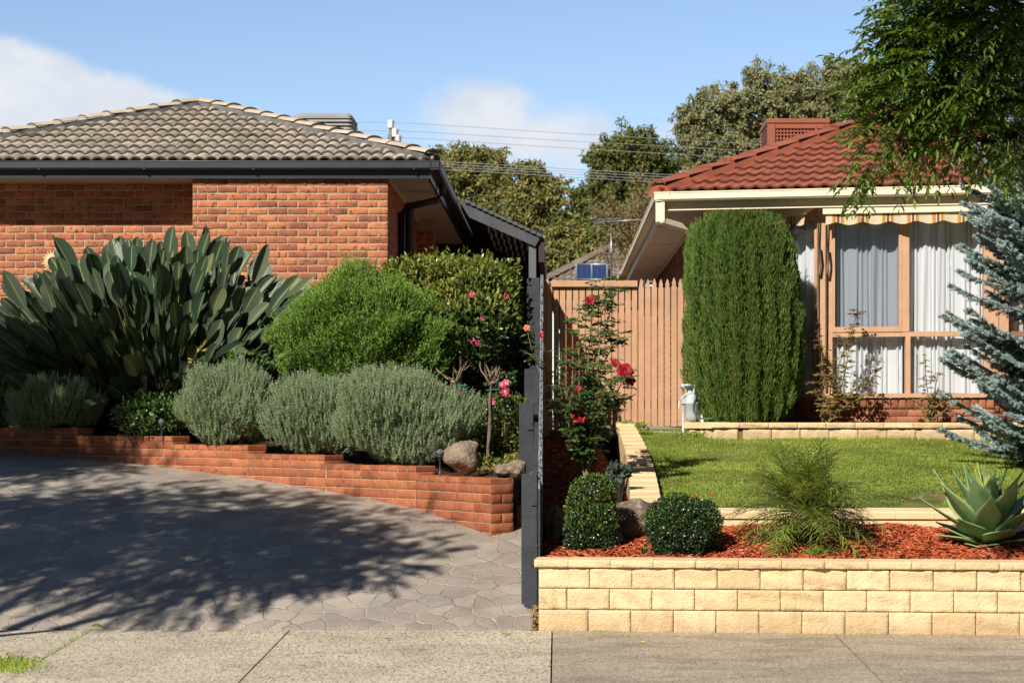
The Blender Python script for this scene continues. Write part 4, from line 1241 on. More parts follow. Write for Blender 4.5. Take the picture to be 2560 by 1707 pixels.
# pale concrete path behind and plinth below the gate
mb = MB(); mb.box((-.15, YG + .3, 1.25), (1.6, 34, 1.375)); tag(mb.build('path', kerb_m), kind='structure')
mb = MB(); mb.bbox((PX(1630, 21.8), 21.72, 1.25), (PX(1725, 21.8), 21.86, 1.365), .012); tag(mb.build('plinth', kerb_m), kind='structure')

# gas meter and pipes
GM = thing('gas_meter', 'weathered grey gas meter with round regulator by the tan gate', 'gas meter', P(1728, 1065, 21.7))
yM = 21.70
q = lambda px, py, dy=0: P(px, py, yM + dy)
gm_m = mat('grey enamel', [(0., (0.36, 0.41, 0.45)), (1., (0.50, 0.55, 0.58))], .5, .4, src='noise', nscale=14., spots=[(20., .70, (0.16, 0.12, 0.09))])
mb = MB()
cx_ = PX(1729, yM)
bz, tz = PZ(1052, yM), PZ(985, yM)
mb.lathe((cx_, yM, 0), [(.0, bz - .005), (.045, bz), (.062, bz + .04), (.072, PZ(1010, yM)), (.078, PZ(1009, yM)), (.078, PZ(1005, yM)), (.07, PZ(1004, yM)), (.07, PZ(993, yM)), (.05, PZ(984, yM)), (.03, PZ(982, yM)), (.0, PZ(981, yM))], 20, sx=1.0, sy=.75)
mb.build('body', gm_m, GM)
mb = MB()
rx = PX(1713, yM)
mb.lathe((rx + .02, yM - .02, 0), [(.0, PZ(968, yM)), (.02, PZ(967, yM)), (.052, PZ(965, yM)), (.056, PZ(963.5, yM)), (.045, PZ(961, yM)), (.012, PZ(959.5, yM)), (.0, PZ(959, yM))], 18)
mb.tube([(rx - .055, yM - .02, PZ(965.5, yM)), (rx - .012, yM - .02, PZ(965.5, yM))], .026, 12)
mb.build('regulator', gm_m, GM)
mb = MB()
xp = PX(1708, yM)
mb.tube([(xp, yM, PZ(1085, yM)), (xp, yM, PZ(966, yM))], .014, 8)
mb.tube([(cx_ - .02, yM, PZ(984, yM)), (cx_ - .02, yM, PZ(964, yM))], .02, 8); mb.tube([(cx_ + .025, yM, PZ(984, yM)), (cx_ + .025, yM, PZ(962, yM)), (cx_ + .06, yM + .02, PZ(960, yM))], .014, 8)
mb.tube([(xp, yM, PZ(1008, yM)), (cx_ - .05, yM, PZ(1008, yM))], .016, 8)
mb.bbox((xp - .026, yM - .03, PZ(1010, yM)), (xp + .03, yM + .02, PZ(995, yM)), .006)
mb.build('pipe', gm_m, GM)
WP = MB(); WP.bbox((PX(1744, 21.8), 21.76, 1.30), (PX(1759, 21.8), 21.83, PZ(975, 21.8)), .008); WP.bbox((PX(1742, 21.8), 21.75, 1.30), (PX(1760, 21.8), 21.84, PZ(1063, 21.8)), .006)
tag(WP.build('drain_pipe', white_m, org=P(1751, 1070, 21.8)), 'short white square drain pipe beside the gas meter', 'pipe')
HS = MB()
pts = [P(*a, yM - .06) for a in ((1744, 982), (1738, 998), (1733, 1012), (1734, 1026), (1740, 1038), (1750, 1045), (1764, 1047), (1778, 1046), (1790, 1043))]
t = np.linspace(0, len(pts) - 1, 40); pa = np.array(pts)
sm = np.stack([np.interp(t, range(len(pts)), pa[:, k]) for k in range(3)], 1)
for _ in range(3): sm[1:-1] = (sm[:-2] + 2 * sm[1:-1] + sm[2:]) / 4
HS.tube(sm, .0095, 8)
tag(HS.build('garden_hose', mat('green hose', (0.05, 0.15, 0.11), .4), org=pts[4]), 'dark green garden hose looped from gas meter to bed wall', 'hose')
CB = MB()
pts = [P(*a, yM - .05) for a in ((1732, 979), (1718, 982), (1706, 990), (1698, 1003), (1696, 1020))]
CB.tube(np.array(pts), .004, 6)
tag(CB.build('cable', white_m, org=pts[0]), 'thin pale cable curving left off the gas meter', 'cable')

# ------------------------------------------------------------------ charcoal paling fence between the two lots
PF = thing('paling_fence', 'charcoal timber paling fence seen end-on, stepping up between the two gardens', 'fence', (-.22, 14.8, .15))
posts = [(14.78, 1303, 1344, 1184, 1504), (17.0, 1298, 1334, 1006, 1200), (19.2, 1311, 1345, 922, 1100), (21.3, 1317, 1350, 694, 1000)]
tops = []
for Yp, pa, pb, pt_, pbm in posts:
    mb = MB()
    x0, x1, zt_ = PX(pa, Yp), PX(pb, Yp), PZ(pt_, Yp)
    zb_ = float(zdrive(Yp)) - .1 if Yp < 16 else .8
    wv = .004
    mb.bbox((x0, Yp, zb_), (x1, Yp + .115, zt_), .006, jit=.001)
    # rail ends let into the post
    for zz in (zt_ - .075, zt_ - .52) + ((zt_ - 1.0,) if zt_ - zb_ > 1.3 else ()):
        mb.bbox((x1 - .05, Yp - .012, zz - .16), (x1 - .002, Yp - .002, zz), .004, jit=.001)
    mb.build('post', fence_m, PF)
    tops.append((Yp, zt_))
ty = np.array([14.6, 14.85, 17.0, 19.2, 20.4, 21.3, 23.0]); tz = np.array([1.02, 1.08, 1.66, 2.28, 2.86, 3.02, 3.12])
mb = MB(); Y = 14.62; k = 0
xr = lambda Y: -.148 - .006 * (Y - 14.8)
while Y < 22.6:
    z1 = float(np.interp(Y, ty, tz)) + rng.normal(0, .008); z2 = float(np.interp(Y + .1, ty, tz)) - .012
    x0 = xr(Y) + (.016 if k % 2 else 0) + rng.normal(0, .0015)
    zb_ = max(.1, float(zdrive(Y)) - .35)
    ch = (.0, .03)
    b = [(x0, Y, zb_), (x0 + .016, Y, zb_), (x0 + .016, Y + .118, zb_), (x0, Y + .118, zb_)]
    tp = [(x0, Y, z1 - .03), (x0 + .016, Y, z1 - .03), (x0 + .016, Y + .118, z2), (x0, Y + .118, z2)]
    mb.hexa(b, tp, 0)
    mb.hexa([(p[0], p[1], p[2] + .0005) for p in tp], [(x0 + .002, Y + .02, z1 + .01), (x0 + .014, Y + .02, z1 + .01), (x0 + .014, Y + .1, z2 + .025), (x0 + .002, Y + .1, z2 + .025)], 1)
    Y += .098; k += 1
mb.build('paling_panel', [fence_m, weather_m], PF)
mb = MB()
for (ya, yb) in ((14.9, 17.0), (17.12, 19.2), (19.32, 21.3)):
    for dz_ in (.18, .62):
        za, zb_ = np.interp((ya, yb), ty, tz) - dz_
        x0 = xr((ya + yb) / 2) - .045
        mb = MB(); mb.hexa([(x0, ya, za - .07), (x0 + .042, ya, za - .07), (x0 + .042, yb, zb_ - .07), (x0, yb, zb_ - .07)], [(x0, ya, za), (x0 + .042, ya, za), (x0 + .042, yb, zb_), (x0, yb, zb_)]); mb.build('rail', fence_m, PF)
# short brick stub between planter and fence
mb = MB(); mb.bbox((PX(1292, 16.7), 16.62, .5), (PX(1312, 16.7), 16.85, PZ(1262, 16.7)), .006); 
tag(mb.build('brick_stub', orange_m, org=(PX(1300, 16.7), 16.7, .5)), 'short orange brick stub between planter wall end and charcoal fence', 'brick')

# ------------------------------------------------------------------ things on the skyline
UP = thing('utility_pole', 'wooden power pole top with white insulators above the grey tiled roof', 'power pole', (PX(985, 60), 60, 1.2))
Yp = 60.0
mb = MB(); mb.tube([(PX(984, Yp), Yp, 1.2), (PX(984, Yp), Yp, PZ(337, Yp))], .17, 10)
mb.build('pole', mat('weathered pole', (0.30, 0.28, 0.25), .85, var=[(4., .8, 1.1)]), UP)
mb = MB()
mb.box((PX(977, Yp) - .04, Yp - .25, PZ(352, Yp)), (PX(977, Yp) + .04, Yp - .18, PZ(322, Yp)))
mb.hexa([P(988, 352, Yp - .3), P(991, 349, Yp - .3), P(991, 349, Yp - .2), P(988, 352, Yp - .2)], [P(998, 366, Yp - .3), P(1000, 362, Yp - .3), P(1000, 362, Yp - .2), P(998, 366, Yp - .2)])
mb.build('crossarm', mat('grey steel arm', (0.2, 0.2, 0.2), .6), UP)
ins = [(979, 324, 304), (989, 346, 324), (996.5, 358, 341)]
for px, yb, yt in ins:
    mb = MB()
    z0, z1 = PZ(yb, Yp), PZ(yt, Yp); n = 13
    pr = [(.11 if k % 2 else .075, z0 + (z1 - z0) * k / (n - 1)) for k in range(n)]
    mb.lathe((PX(px, Yp), Yp - .22, 0), [(0, z0)] + pr + [(0, z1)], 10)
    mb.build('insulator', white_m, UP)
wire_m = mat('bare wire', (0.30, 0.30, 0.30), .5)
wire2_m = mat('black cable', (0.03, 0.03, 0.03), .6)


def wire(label, pts, r, m, group):
    pts = np.array(pts, float)
    t = np.linspace(0, len(pts) - 1, 60)
    sm = np.stack([np.interp(t, range(len(pts)), pts[:, k]) for k in range(3)], 1)
    for _ in range(4): sm[1:-1] = (sm[:-2] + 2 * sm[1:-1] + sm[2:]) / 4
    mb_ = MB(); mb_.tube(sm, r, 5)
    tag(mb_.build('power_line', m, org=sm[30]), label, 'power line', group)
for (label, pl, pr, yr) in (('topmost power line, from the tallest insulator', (-400, 321), (979, 305), 388), ('middle power line of the upper three, from the second insulator', (-400, 334), (989, 326), 405), ('lowest of the three upper power lines', (-400, 349), (996, 343), 424)):
    wire(label, [P(pl[0], pl[1], 60), P((pl[0] + pr[0]) / 2, (pl[1] + pr[1]) / 2 + 2, 60), P(*pr, 60), P(1400, (pr[1] + yr) / 2 - 14, 60), P(1900, yr - 26, 60), P(2300, yr, 60)], .0075, wire_m, 'upper power lines over the roofs')
for label, ya, yb in (('first of the bundled low wires across the gum trees', 404, 437), ('second of the bundled low wires across the gum trees', 411, 443), ('third of the bundled low wires across the gum trees', 417, 450), ('lowest of the bundled low wires across the gum trees', 424, 457)):
    wire(label, [P(900, ya - 12, 46), P(1110, ya, 46), P(1400, (ya + yb) / 2 + 1, 46), P(1660, yb, 46), P(2100, yb + 8, 46)], .0065, wire_m, 'bundled low wires')
wire('single dark service cable below the bundled wires', [P(1180, 500, 44), P(1285, 514, 44), P(1420, 522, 44), P(1560, 527, 44), P(1800, 525, 44)], .0065, wire2_m, None)
mb = MB()
mb.lathe((PX(1032, 25.3), 25.3, 0), [(0, PZ(364, 25.3)), (.015, PZ(363.6, 25.3)), (.028, PZ(368, 25.3)), (.036, PZ(376, 25.3)), (.036, PZ(395, 25.3))], 14)
tag(mb.build('vent_pipe', white_m, org=P(1032, 400, 25.3)), 'small white vent pipe poking above the grey roof hip', 'vent pipe')

# far house with a solar panel and an aerial
FH = thing('far_house', 'distant low house with grey brown tiled roof seen over the tan fence', 'house', (PX(1475, 44), 44, 1.2))
Yh = 44.0
apx = P(1590, 588, Yh + 4); l0 = P(1345, 712, Yh); r0 = P(1840, 712, Yh)
mb = MB()
e2h = nrm(np.array((apx[0] - apx[0], apx[1] - l0[1], apx[2] - l0[2]))); nh = np.cross((1, 0, 0), e2h)
vA = np.linalg.norm((apx[1] - l0[1], apx[2] - l0[2]))
roof_tiles(mb, (0, l0[1], l0[2]), (1, 0, 0), e2h, nh, lambda v: l0[0] + (apx[0] - l0[0]) * v / vA, lambda v: r0[0] + (apx[0] - r0[0]) * v / vA, int(vA / .33) + 1, .33, .33, prof_l, vtop=vA, nu=9)
mb.poly([l0, r0, apx - (0, 0, .03)])
mb.poly([l0, apx - (0, 0, .03), apx + (0, 8, 0), l0 + (0, 12, 0)])
fr = mb.build('roof', mat('mauve brown tile', [(0., (0.20, 0.155, 0.125)), (1., (0.30, 0.235, 0.19))], .85, .2, var=[(3., .8, 1.1)]), FH)
mb = MB(); hip_caps(mb, l0 + (0, 0, .03), apx, 18, .16, .08, 0, 0); mb.build('hip_capping', bpy.data.materials['mauve brown tile'], FH, fr)
mb = MB(); mb.box((l0[0] + .5, Yh + .6, 1.1), (r0[0] - .5, Yh + 10, l0[2])); mb.build('wall', brown_m, FH)
SP = thing('rooftop_solar_array', 'blue solar panel in a silver frame on the far grey brown roof', 'solar panel', P(1477, 690, Yh + 1))
f = lambda px, py: (lambda v: np.array((PX(px, Yh + v * e2h[1]), 0, 0)) + np.array((0, l0[1], l0[2])) + e2h * v + nh * .14)(0)
def onroof(px, py):
    # point of the far roof plane seen at px, py
    dvec = np.array(((px - CX) / F, 1, (HY - py) / F)); o_ = np.array((0, 0, CH)); p0 = np.array((0, l0[1], l0[2])) + nh * .15
    t = np.dot(p0 - o_, nh) / np.dot(dvec, nh); return o_ + dvec * t
a, b, c, d = onroof(1441, 699), onroof(1518, 699), onroof(1518, 661), onroof(1441, 661)
mb = MB(); mb.quad(a, b, c, d, uv=[(0, 0), (1, 0), (1, 1), (0, 1)]); mb.build('cells', solar_m, SP)
mb = MB()
for p, q_ in ((a, b), (b, c), (c, d), (d, a), (.5 * (a + b), .5 * (c + d))): mb.tube([p, q_], .025, 4)
mb.build('frame', steel_m, SP)
TV = thing('tv_aerial', 'television aerial on a thin galvanised mast behind the tan fence', 'aerial', P(1529, 760, 30))
Ya = 30.0
mb = MB(); mb.tube([P(1528, 545, Ya), P(1528, 640, Ya)], .012, 6); mb.tube([P(1528, 632, Ya), P(1527, 900, Ya)], .018, 6); mb.build('mast', steel_m, TV)
mb = MB()
mb.tube([P(1482, 556, Ya), P(1612, 549, Ya)], .008, 6)
for px in (1492, 1504, 1517, 1530, 1543):
    mb.tube([P(px - 9, 562 if px < 1510 else 556, Ya - .35), P(px + 10, 546, Ya + .35)], .005, 5)
for s_ in (-1, 1):
    mb.tube([P(1480, 548, Ya), P(1553, 546, Ya)], .005, 5); mb.tube([P(1482, 563, Ya), P(1524, 552, Ya)], .005, 5)
mb.build('antenna_rods', steel_m, TV)
# ------------------------------------------------------------------ foliage helpers
TM_DIA = (np.array([[0, 0, 0], [.45, .5, .06], [1, 0, -.08], [.45, -.5, .06]]), [np.array([[0, 1, 2], [0, 2, 3]])])
TM_LEAF = (np.array([[0, 0, 0], [.33, .46, .07], [.70, .40, .04], [1, 0, -.14], [.33, -.46, .07], [.70, -.40, .04], [.33, 0, 0], [.70, 0, -.03]]),
           [np.array([[0, 6, 1], [0, 4, 6], [2, 7, 3], [7, 5, 3]]), np.array([[6, 7, 2, 1], [4, 5, 7, 6]])])
TM_BLADE = (np.array([[0, .5, 0], [0, -.5, 0], [.5, -.35, .12], [.5, .35, .12], [1, 0, 0]]), [np.array([[2, 4, 3]]), np.array([[0, 1, 2, 3]])])
TM_SPIKE = (np.array([[0, .5, 0], [0, -.25, .43], [0, -.25, -.43], [1, 0, 0]]), [np.array([[0, 1, 3], [1, 2, 3], [2, 0, 3]])])


def leaves(mb, pos, d, n, L, W, tm=TM_LEAF, m=0):
    pos = np.asarray(pos, float); N = len(pos)
    d = nrm(np.broadcast_to(d, (N, 3))); n = np.broadcast_to(n, (N, 3))
    s_ = nrm(np.cross(d, n) + 1e-7); u = np.cross(s_, d)
    L = np.broadcast_to(L, (N,))[:, None, None]; W = np.broadcast_to(W, (N,))[:, None, None]
    V, Fs = tm; k = len(V)
    X = pos[:, None] + V[None, :, :1] * L * d[:, None] + V[None, :, 1:2] * W * s_[:, None] + V[None, :, 2:] * L * u[:, None]
    mb.add(X, [(f[None] + (np.arange(N) * k)[:, None, None]).reshape(-1, f.shape[1]) for f in Fs], m, False)


def rdir(N, r_=rng):
    return nrm(r_.normal(size=(N, 3)))


class Lump:
    """bumpy radius as a function of direction"""
    def __init__(s, seed, amp=.12, freq=3.0, n=7):
        r_ = np.random.default_rng(seed)
        s.k = r_.normal(size=(n, 3)) * freq; s.p = r_.uniform(0, 6.28, n); s.a = r_.uniform(.5, 1, n) * amp / math.sqrt(n) * 1.6

    def __call__(s, d):
        return 1 + (np.sin(d @ s.k.T + s.p) * s.a).sum(-1)


def blob(N, c, rad, seed, amp=.12, freq=3.0, shell=(.72, 1.0), zmin=None, power=2.0, front=None):
    """points in the outer part of a lumpy ellipsoid; power > 2 squares it off"""
    r_ = np.random.default_rng(seed)
    d = nrm(r_.normal(size=(N, 3)))
    if front is not None:       # keep every point facing the street and some of the far side
        keep = (d[:, 1] < front) | (r_.uniform(size=N) < .25)
        d = d[keep]; N = len(d)
    lum = Lump(seed + 1, amp, freq)(d)
    if power != 2.0:
        d_ = d / (np.abs(d) ** power).sum(-1, keepdims=True) ** (1 / power)
    else:
        d_ = d
    t = shell[0] + (shell[1] - shell[0]) * r_.uniform(size=N) ** .6
    p = np.asarray(c) + d_ * np.asarray(rad) * (lum * t)[:, None]
    n_ = nrm(d_ / np.asarray(rad))
    if zmin is not None:
        k = p[:, 2] > zmin
        p, n_ = p[k], n_[k]
    return p, n_


def stems(mb, base, pts, r0, r1, m=0, seg=5, sag=.15, n=6):
    base = np.asarray(base, float)
    for p in pts:
        p = np.asarray(p, float)
        t = np.linspace(0, 1, n)[:, None]
        mid = base * .45 + p * .55; mid[2] += sag * np.linalg.norm(p - base); mid = mid + rng.normal(0, .04 * np.linalg.norm(p - base), 3)
        c = (1 - t) ** 2 * base + 2 * t * (1 - t) * mid + t ** 2 * p
        mb.tube(c, np.linspace(r0, r1, n), seg, m)


def leafmat(name, stops, rough=.5, spec=.4, trans=.22, tcol=(1.3, 1.5, .6), **k):
    return mat(name, stops, rough, spec, trans=trans, tcol=tcol, **k)


bark_m = mat('grey brown bark', [(0., (0.10, 0.075, 0.055)), (1., (0.20, 0.16, 0.12))], .9, .2, src='noise', nscale=18., bump=(40., .7, .01))
darkbark_m = mat('dark bark', (0.045, 0.032, 0.024), .9, .2, var=[(20., .6, 1.2)])
twig_m = mat('pale twig', [(0., (0.22, 0.15, 0.10)), (1., (0.34, 0.25, 0.17))], .85, .2)
cane_m = mat('green cane', [(0., (0.13, 0.14, 0.04)), (.6, (0.20, 0.19, 0.06)), (1., (0.20, 0.11, 0.06))], .6, .3)


CLIPX = None


def bush(name, label, cat, c, rad, seed, N, L, W, m, group=None, amp=.12, freq=3., shell=(.7, 1.), zmin=None, power=2., tm=TM_LEAF,
         upw=.5, spread=.7, front=.45, base=None, tipm=None, tipfrac=0., org=None, nflat=.5):
    c = np.asarray(c, float)
    zb = zmin if zmin is not None else c[2] - rad[2]
    root = thing(name, label, cat, (c[0], c[1], zb), group)
    r_ = np.random.default_rng(seed + 50)
    mb_ = MB()
    p, n_ = blob(N, c, rad, seed, amp, freq, shell, zmin, power, front)
    if CLIPX is not None:
        kk = p[:, 0] < CLIPX; p, n_ = p[kk], n_[kk]
    k = len(p)
    d = nrm(n_ * .7 + np.array((0, 0, upw)) + r_.normal(0, spread, (k, 3)))
    nn = nrm(n_ * nflat + np.array((0, 0, .5)) + r_.normal(0, .5, (k, 3)))
    sz = r_.uniform(.7, 1.25, k)
    leaves(mb_, p, d, nn, L * sz, W * sz, tm, 0)
    # deeper leaves close the inside of the crown
    q_, qn = blob(int(N * .12), c, np.asarray(rad) * .74, seed + 8, amp, freq, (.45, 1.), zmin, power)
    leaves(mb_, q_, nrm(qn + r_.normal(0, .7, q_.shape)), nrm(qn + r_.normal(0, .4, q_.shape)), L * 2.2, L * 1.3, TM_LEAF, 0)
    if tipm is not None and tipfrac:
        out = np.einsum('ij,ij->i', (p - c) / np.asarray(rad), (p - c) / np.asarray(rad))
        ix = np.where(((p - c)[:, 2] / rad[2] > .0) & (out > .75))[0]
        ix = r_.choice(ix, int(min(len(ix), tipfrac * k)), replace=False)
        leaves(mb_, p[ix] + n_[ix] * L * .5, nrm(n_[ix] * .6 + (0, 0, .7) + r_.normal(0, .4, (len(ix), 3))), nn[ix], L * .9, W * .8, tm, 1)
    mb_.build('foliage', [m] + ([tipm] if tipm is not None else []), root)
    ms = MB()
    b = np.array((c[0], c[1], zb)) if base is None else np.asarray(base, float)
    q, _ = blob(26, c, np.asarray(rad) * .8, seed + 3, amp, freq, (.6, 1.), zb + .05 * rad[2], power)
    stems(ms, b, q, .012 + .01 * min(rad), .004, sag=.05)
    ms.build('branches', darkbark_m, root)
    return root


# ------------------------------------------------------------------ bird of paradise clump
def strip_leaf(mb, base, d, side_n, L, W, widths, bend, fold, nu=12, nv=5, m=0, twist=0.0, curl=0.0):
    """one broad leaf: centreline bends under its own weight, folded along the midrib"""
    d = nrm(d); s_ = nrm(np.cross(d, side_n)); u = np.cross(s_, d)
    t = np.linspace(0, 1, nu)
    cen = base + d * (L * t)[:, None] + np.array((0, 0, -1.)) * (bend * L * t ** 2)[:, None]
    w_ = np.interp(t, np.linspace(0, 1, len(widths)), widths) * W * .5
    v = np.linspace(-1, 1, nv)
    G = cen[:, None] + s_ * (w_[:, None] * v)[..., None] + u * (fold * w_[:, None] * np.abs(v))[..., None]
    if twist:
        G = G + u * (twist * w_[:, None] * v * t[:, None])[..., None]
    if curl:
        G = G + u * (curl * W * np.sin(t * 7)[:, None] * np.abs(v) ** 2)[..., None]
    mb.grid(G, m, True, True)


strel_m = leafmat('bird of paradise leaf', [(0., (0.034, 0.060, 0.036)), (.5, (0.060, 0.095, 0.058)), (.85, (0.105, 0.140, 0.090)), (1., (0.150, 0.180, 0.080))], .38, .5, .10, vein=True)
dead_m = mat('dead leaf', [(0., (0.24, 0.14, 0.06)), (1., (0.42, 0.29, 0.13))], .8, .2)
SB = P(400, 1010, 22.3); SB[2] = 1.36
ST = thing('bird_of_paradise', 'huge dark bird of paradise clump with paddle leaves against the brick wall', 'plant', SB)
r_ = np.random.default_rng(5)
mb, mp = MB(), MB()
WID = [.18, .45, .70, .87, .96, 1.0, 1.0, .97, .91, .80, .58, .10]
K = 2100
for k in range(K):
    a = r_.uniform(0, 2 * np.pi)
    sp = r_.uniform(0, 1) ** .58
    tilt = sp * 1.28
    rr = r_.uniform(.0, .45) * (0.4 + sp)
    b = SB + np.array((math.cos(a) * rr * 1.3, math.sin(a) * rr * .7, 0))
    d = np.array((math.sin(tilt) * math.cos(a) * 1.05, math.sin(tilt) * math.sin(a) * .72, math.cos(tilt)))
    d = nrm(d + r_.normal(0, .06, 3))
    if d[1] > .5: d[1] *= .5; d = nrm(d)
    PL = r_.uniform(.40, 1.98) if sp < .62 else r_.uniform(.75, 1.78)
    t = np.linspace(0, 1, 6)[:, None]
    droop = .10 + .34 * sp ** 2
    cen = b + d * PL * t + np.array((0, 0, -1)) * droop * .35 * t ** 2 * PL
    tip = cen[-1]; dt = nrm(cen[-1] - cen[-2])
    if tip[1] > 24.1 or tip[2] > 3.36 + .12 * math.sin(k) - .14 * abs(tip[0] - SB[0]) or tip[0] > SB[0] + 1.56 or tip[0] < SB[0] - 1.75: continue
    mp.tube(cen, np.linspace(.013, .008, 6), 5, 0, cap=False)
    dt = nrm(dt + np.array((0, 0, .28)) + r_.normal(0, .16, 3))
    sn = nrm(np.array((-math.cos(a) * .2 + r_.normal(0, .5), -1., .35)) + r_.normal(0, .2, 3))
    L_ = r_.uniform(.32, .50); W_ = r_.uniform(.125, .185)
    if tip[1] + dt[1] * L_ > 24.3: continue
    strip_leaf(mb, tip, dt, sn, L_, W_, WID, r_.uniform(.02, .22), r_.uniform(.25, .75), m=0, curl=r_.uniform(-.05, .05))
# long outer leaves lying out to both sides
for px, py, Yt_ in ((782, 690, 22.2), (765, 722, 22.0), (748, 702, 22.4), (728, 760, 21.8), (705, 742, 22.2), (690, 795, 21.6), (735, 735, 22.5), (700, 700, 22.6), (5, 705, 22.2), (-10, 765, 22.0), (2, 835, 21.8), (-30, 800, 22.3), (20, 880, 21.7)):
    T_ = P(px, py, Yt_); b = SB + np.array((.35 if px > 400 else -.35, 0, .1)); v_ = T_ - b; L_ = r_.uniform(.46, .58); D_ = np.linalg.norm(v_)
    t = np.linspace(0, 1, 7)[:, None]; e_ = b + v_ * (1 - L_ / D_) + (0, 0, .02)
    cen = b + (e_ - b) * t + np.array((0, 0, .16)) * np.sin(np.pi * t) * .8
    mp.tube(cen, np.linspace(.013, .008, 7), 5, 0, cap=False)
    strip_leaf(mb, e_, v_ + np.array((0, 0, -.05)), np.array((r_.normal(0, .3), -1, .5)), L_, r_.uniform(.12, .16), WID, .04, .4)
mb.build('foliage', strel_m, ST)
mp.build('petioles', leafmat('petiole', [(0., (0.06, 0.075, 0.035)), (.7, (0.10, 0.11, 0.045)), (1., (0.20, 0.14, 0.08))], .55, .35, .0), ST)
mb = MB()
c = P(505, 880, 21.3)
for px, py, dx, dz, L_, in ((505, 862, .8, .15, .26), (512, 872, .8, -.35, .22), (500, 868, -.5, -.7, .2), (505, 860, .3, -.9, .18)):
    strip_leaf(mb, P(px, py, 21.3), (dx, -.3, dz), (0, -1, .4), L_, .09, WID, .1, .5, curl=.2)
mb.build('yellow_leaf', leafmat('yellowing leaf', [(0., (0.30, 0.30, 0.05)), (1., (0.36, 0.22, 0.07))], .6, .3, .2), ST)
mb = MB()
for k in range(46):
    a = r_.uniform(0, 6.28); b = SB + np.array((math.cos(a) * r_.uniform(.1, 1.2), math.sin(a) * .5 - .1, r_.uniform(.15, 1.5)))
    strip_leaf(mb, b, (r_.normal(0, .5), -.4, r_.uniform(-1, .5)), (0, -1, .2), r_.uniform(.15, .4), .05, WID, .3, .9, curl=.25)
dl_ = mb.build('dead_leaves', dead_m, ST); dl_['kind'] = 'stuff'

# ------------------------------------------------------------------ rosemary row
rosem_m = leafmat('rosemary needle', [(0., (0.16, 0.215, 0.11)), (.5, (0.29, 0.37, 0.215)), (1., (0.42, 0.49, 0.30))], .65, .25, .12)
rost_m = mat('rosemary flower tip', [(0., (0.34, 0.22, 0.15)), (1., (0.45, 0.33, 0.24))], .8, .2)


def rosemary(label, c, rad, seed, N, zmin, dens=1.0):
    c = np.asarray(c, float)
    root = thing('rosemary_bush', label, 'shrub', (c[0], c[1], zmin), 'grey green rosemary bushes along the planter wall')
    r2 = np.random.default_rng(seed)
    p, n_ = blob(N, c, rad, seed, .12, 3.4, (.62, 1.0), zmin, 2.4, .35)
    k = len(p)
    hz = (p[:, 2] - c[2]) / rad[2]
    d = nrm(n_ * np.array((.42, .42, .25)) + np.array((0, 0, .95)) + r2.normal(0, .20, (k, 3)))
    Ls = r2.uniform(.07, .135, k)
    mb_ = MB()
    nring, per = 7, 4
    # needles: rings along each shoot
    tt = np.repeat(np.linspace(.05, 1.0, nring), per)
    s_ = nrm(np.cross(d, (0.3, 1, .1))); u = np.cross(s_, d)
    ang = np.tile(np.arange(per) * 2 * np.pi / per, nring) + np.repeat(np.arange(nring) * .8, per)
    pos = p[:, None] + d[:, None] * (tt[None] * Ls[:, None])[..., None]
    rad_ = np.cos(ang)[None, :, None] * s_[:, None] + np.sin(ang)[None, :, None] * u[:, None]
    dd = d[:, None] * (.75 + .5 * tt)[None, :, None] + rad_ * (1 - .45 * tt)[None, :, None]
    nl = (.026 * (1 - .35 * tt))[None] * np.ones((k, 1))
    leaves(mb_, pos.reshape(-1, 3), dd.reshape(-1, 3), (d[:, None] + rad_ * .0 + r2.normal(0, .2, pos.shape)).reshape(-1, 3), nl.ravel(), .0062, TM_DIA, 0)
    ix = r2.choice(k, int(k * .05), replace=False); ix = ix[hz[ix] > .35]
    leaves(mb_, p[ix] + d[ix] * Ls[ix, None], d[ix], r2.normal(0, 1, (len(ix), 3)), .022, .014, TM_LEAF, 1)
    mb_.build('foliage', [rosem_m, rost_m], root)
    ms = MB()
    q, _ = blob(60, c, np.asarray(rad) * .9, seed + 3, .1, 3, (.5, 1.), zmin, 2.4)
    stems(ms, (c[0], c[1], zmin), q, .014, .004, sag=.05)
    # woody twigs right under the shoots close the inside of the bush
    ix = r2.choice(k, min(900, k), replace=False)
    leaves(ms, p[ix] - n_[ix] * .10 - d[ix] * .05, d[ix], n_[ix], .16, .012, TM_BLADE)
    ms.build('branches', darkbark_m, root)


def ros_px(label, x0, x1, yt, yb, Y, seed, N, dy=.38):
    S_ = F / Y
    cx_, rx = PX((x0 + x1) / 2, Y), (x1 - x0) / 2 / S_
    zt, zb = PZ(yt, Y), PZ(yb, Y)
    rosemary(label, (cx_, Y + .1, (zt + zb) / 2), (rx, min(rx, dy) * 1.1, (zt - zb) / 2), seed, N, zb - .02)


ros_px('sunny rosemary bush just right of the solar stake light and small glossy shrub', 458, 678, 932, 1118, 19.25, 21, 4300)
ros_px('rosemary bush in the middle of the sunny three, spilling over the planter wall', 665, 930, 952, 1146, 18.55, 22, 4600)
ros_px('largest sunny rosemary bush, nearest the rounded rock', 846, 1160, 946, 1162, 17.75, 23, 6000, .42)
ros_px('dark rosemary bush in shade in front of the bird of paradise', 20, 240, 955, 1078, 20.7, 24, 3200)
ros_px('rosemary bush in shade cut by the left edge of the picture', -150, 50, 935, 1072, 21.2, 25, 2600)

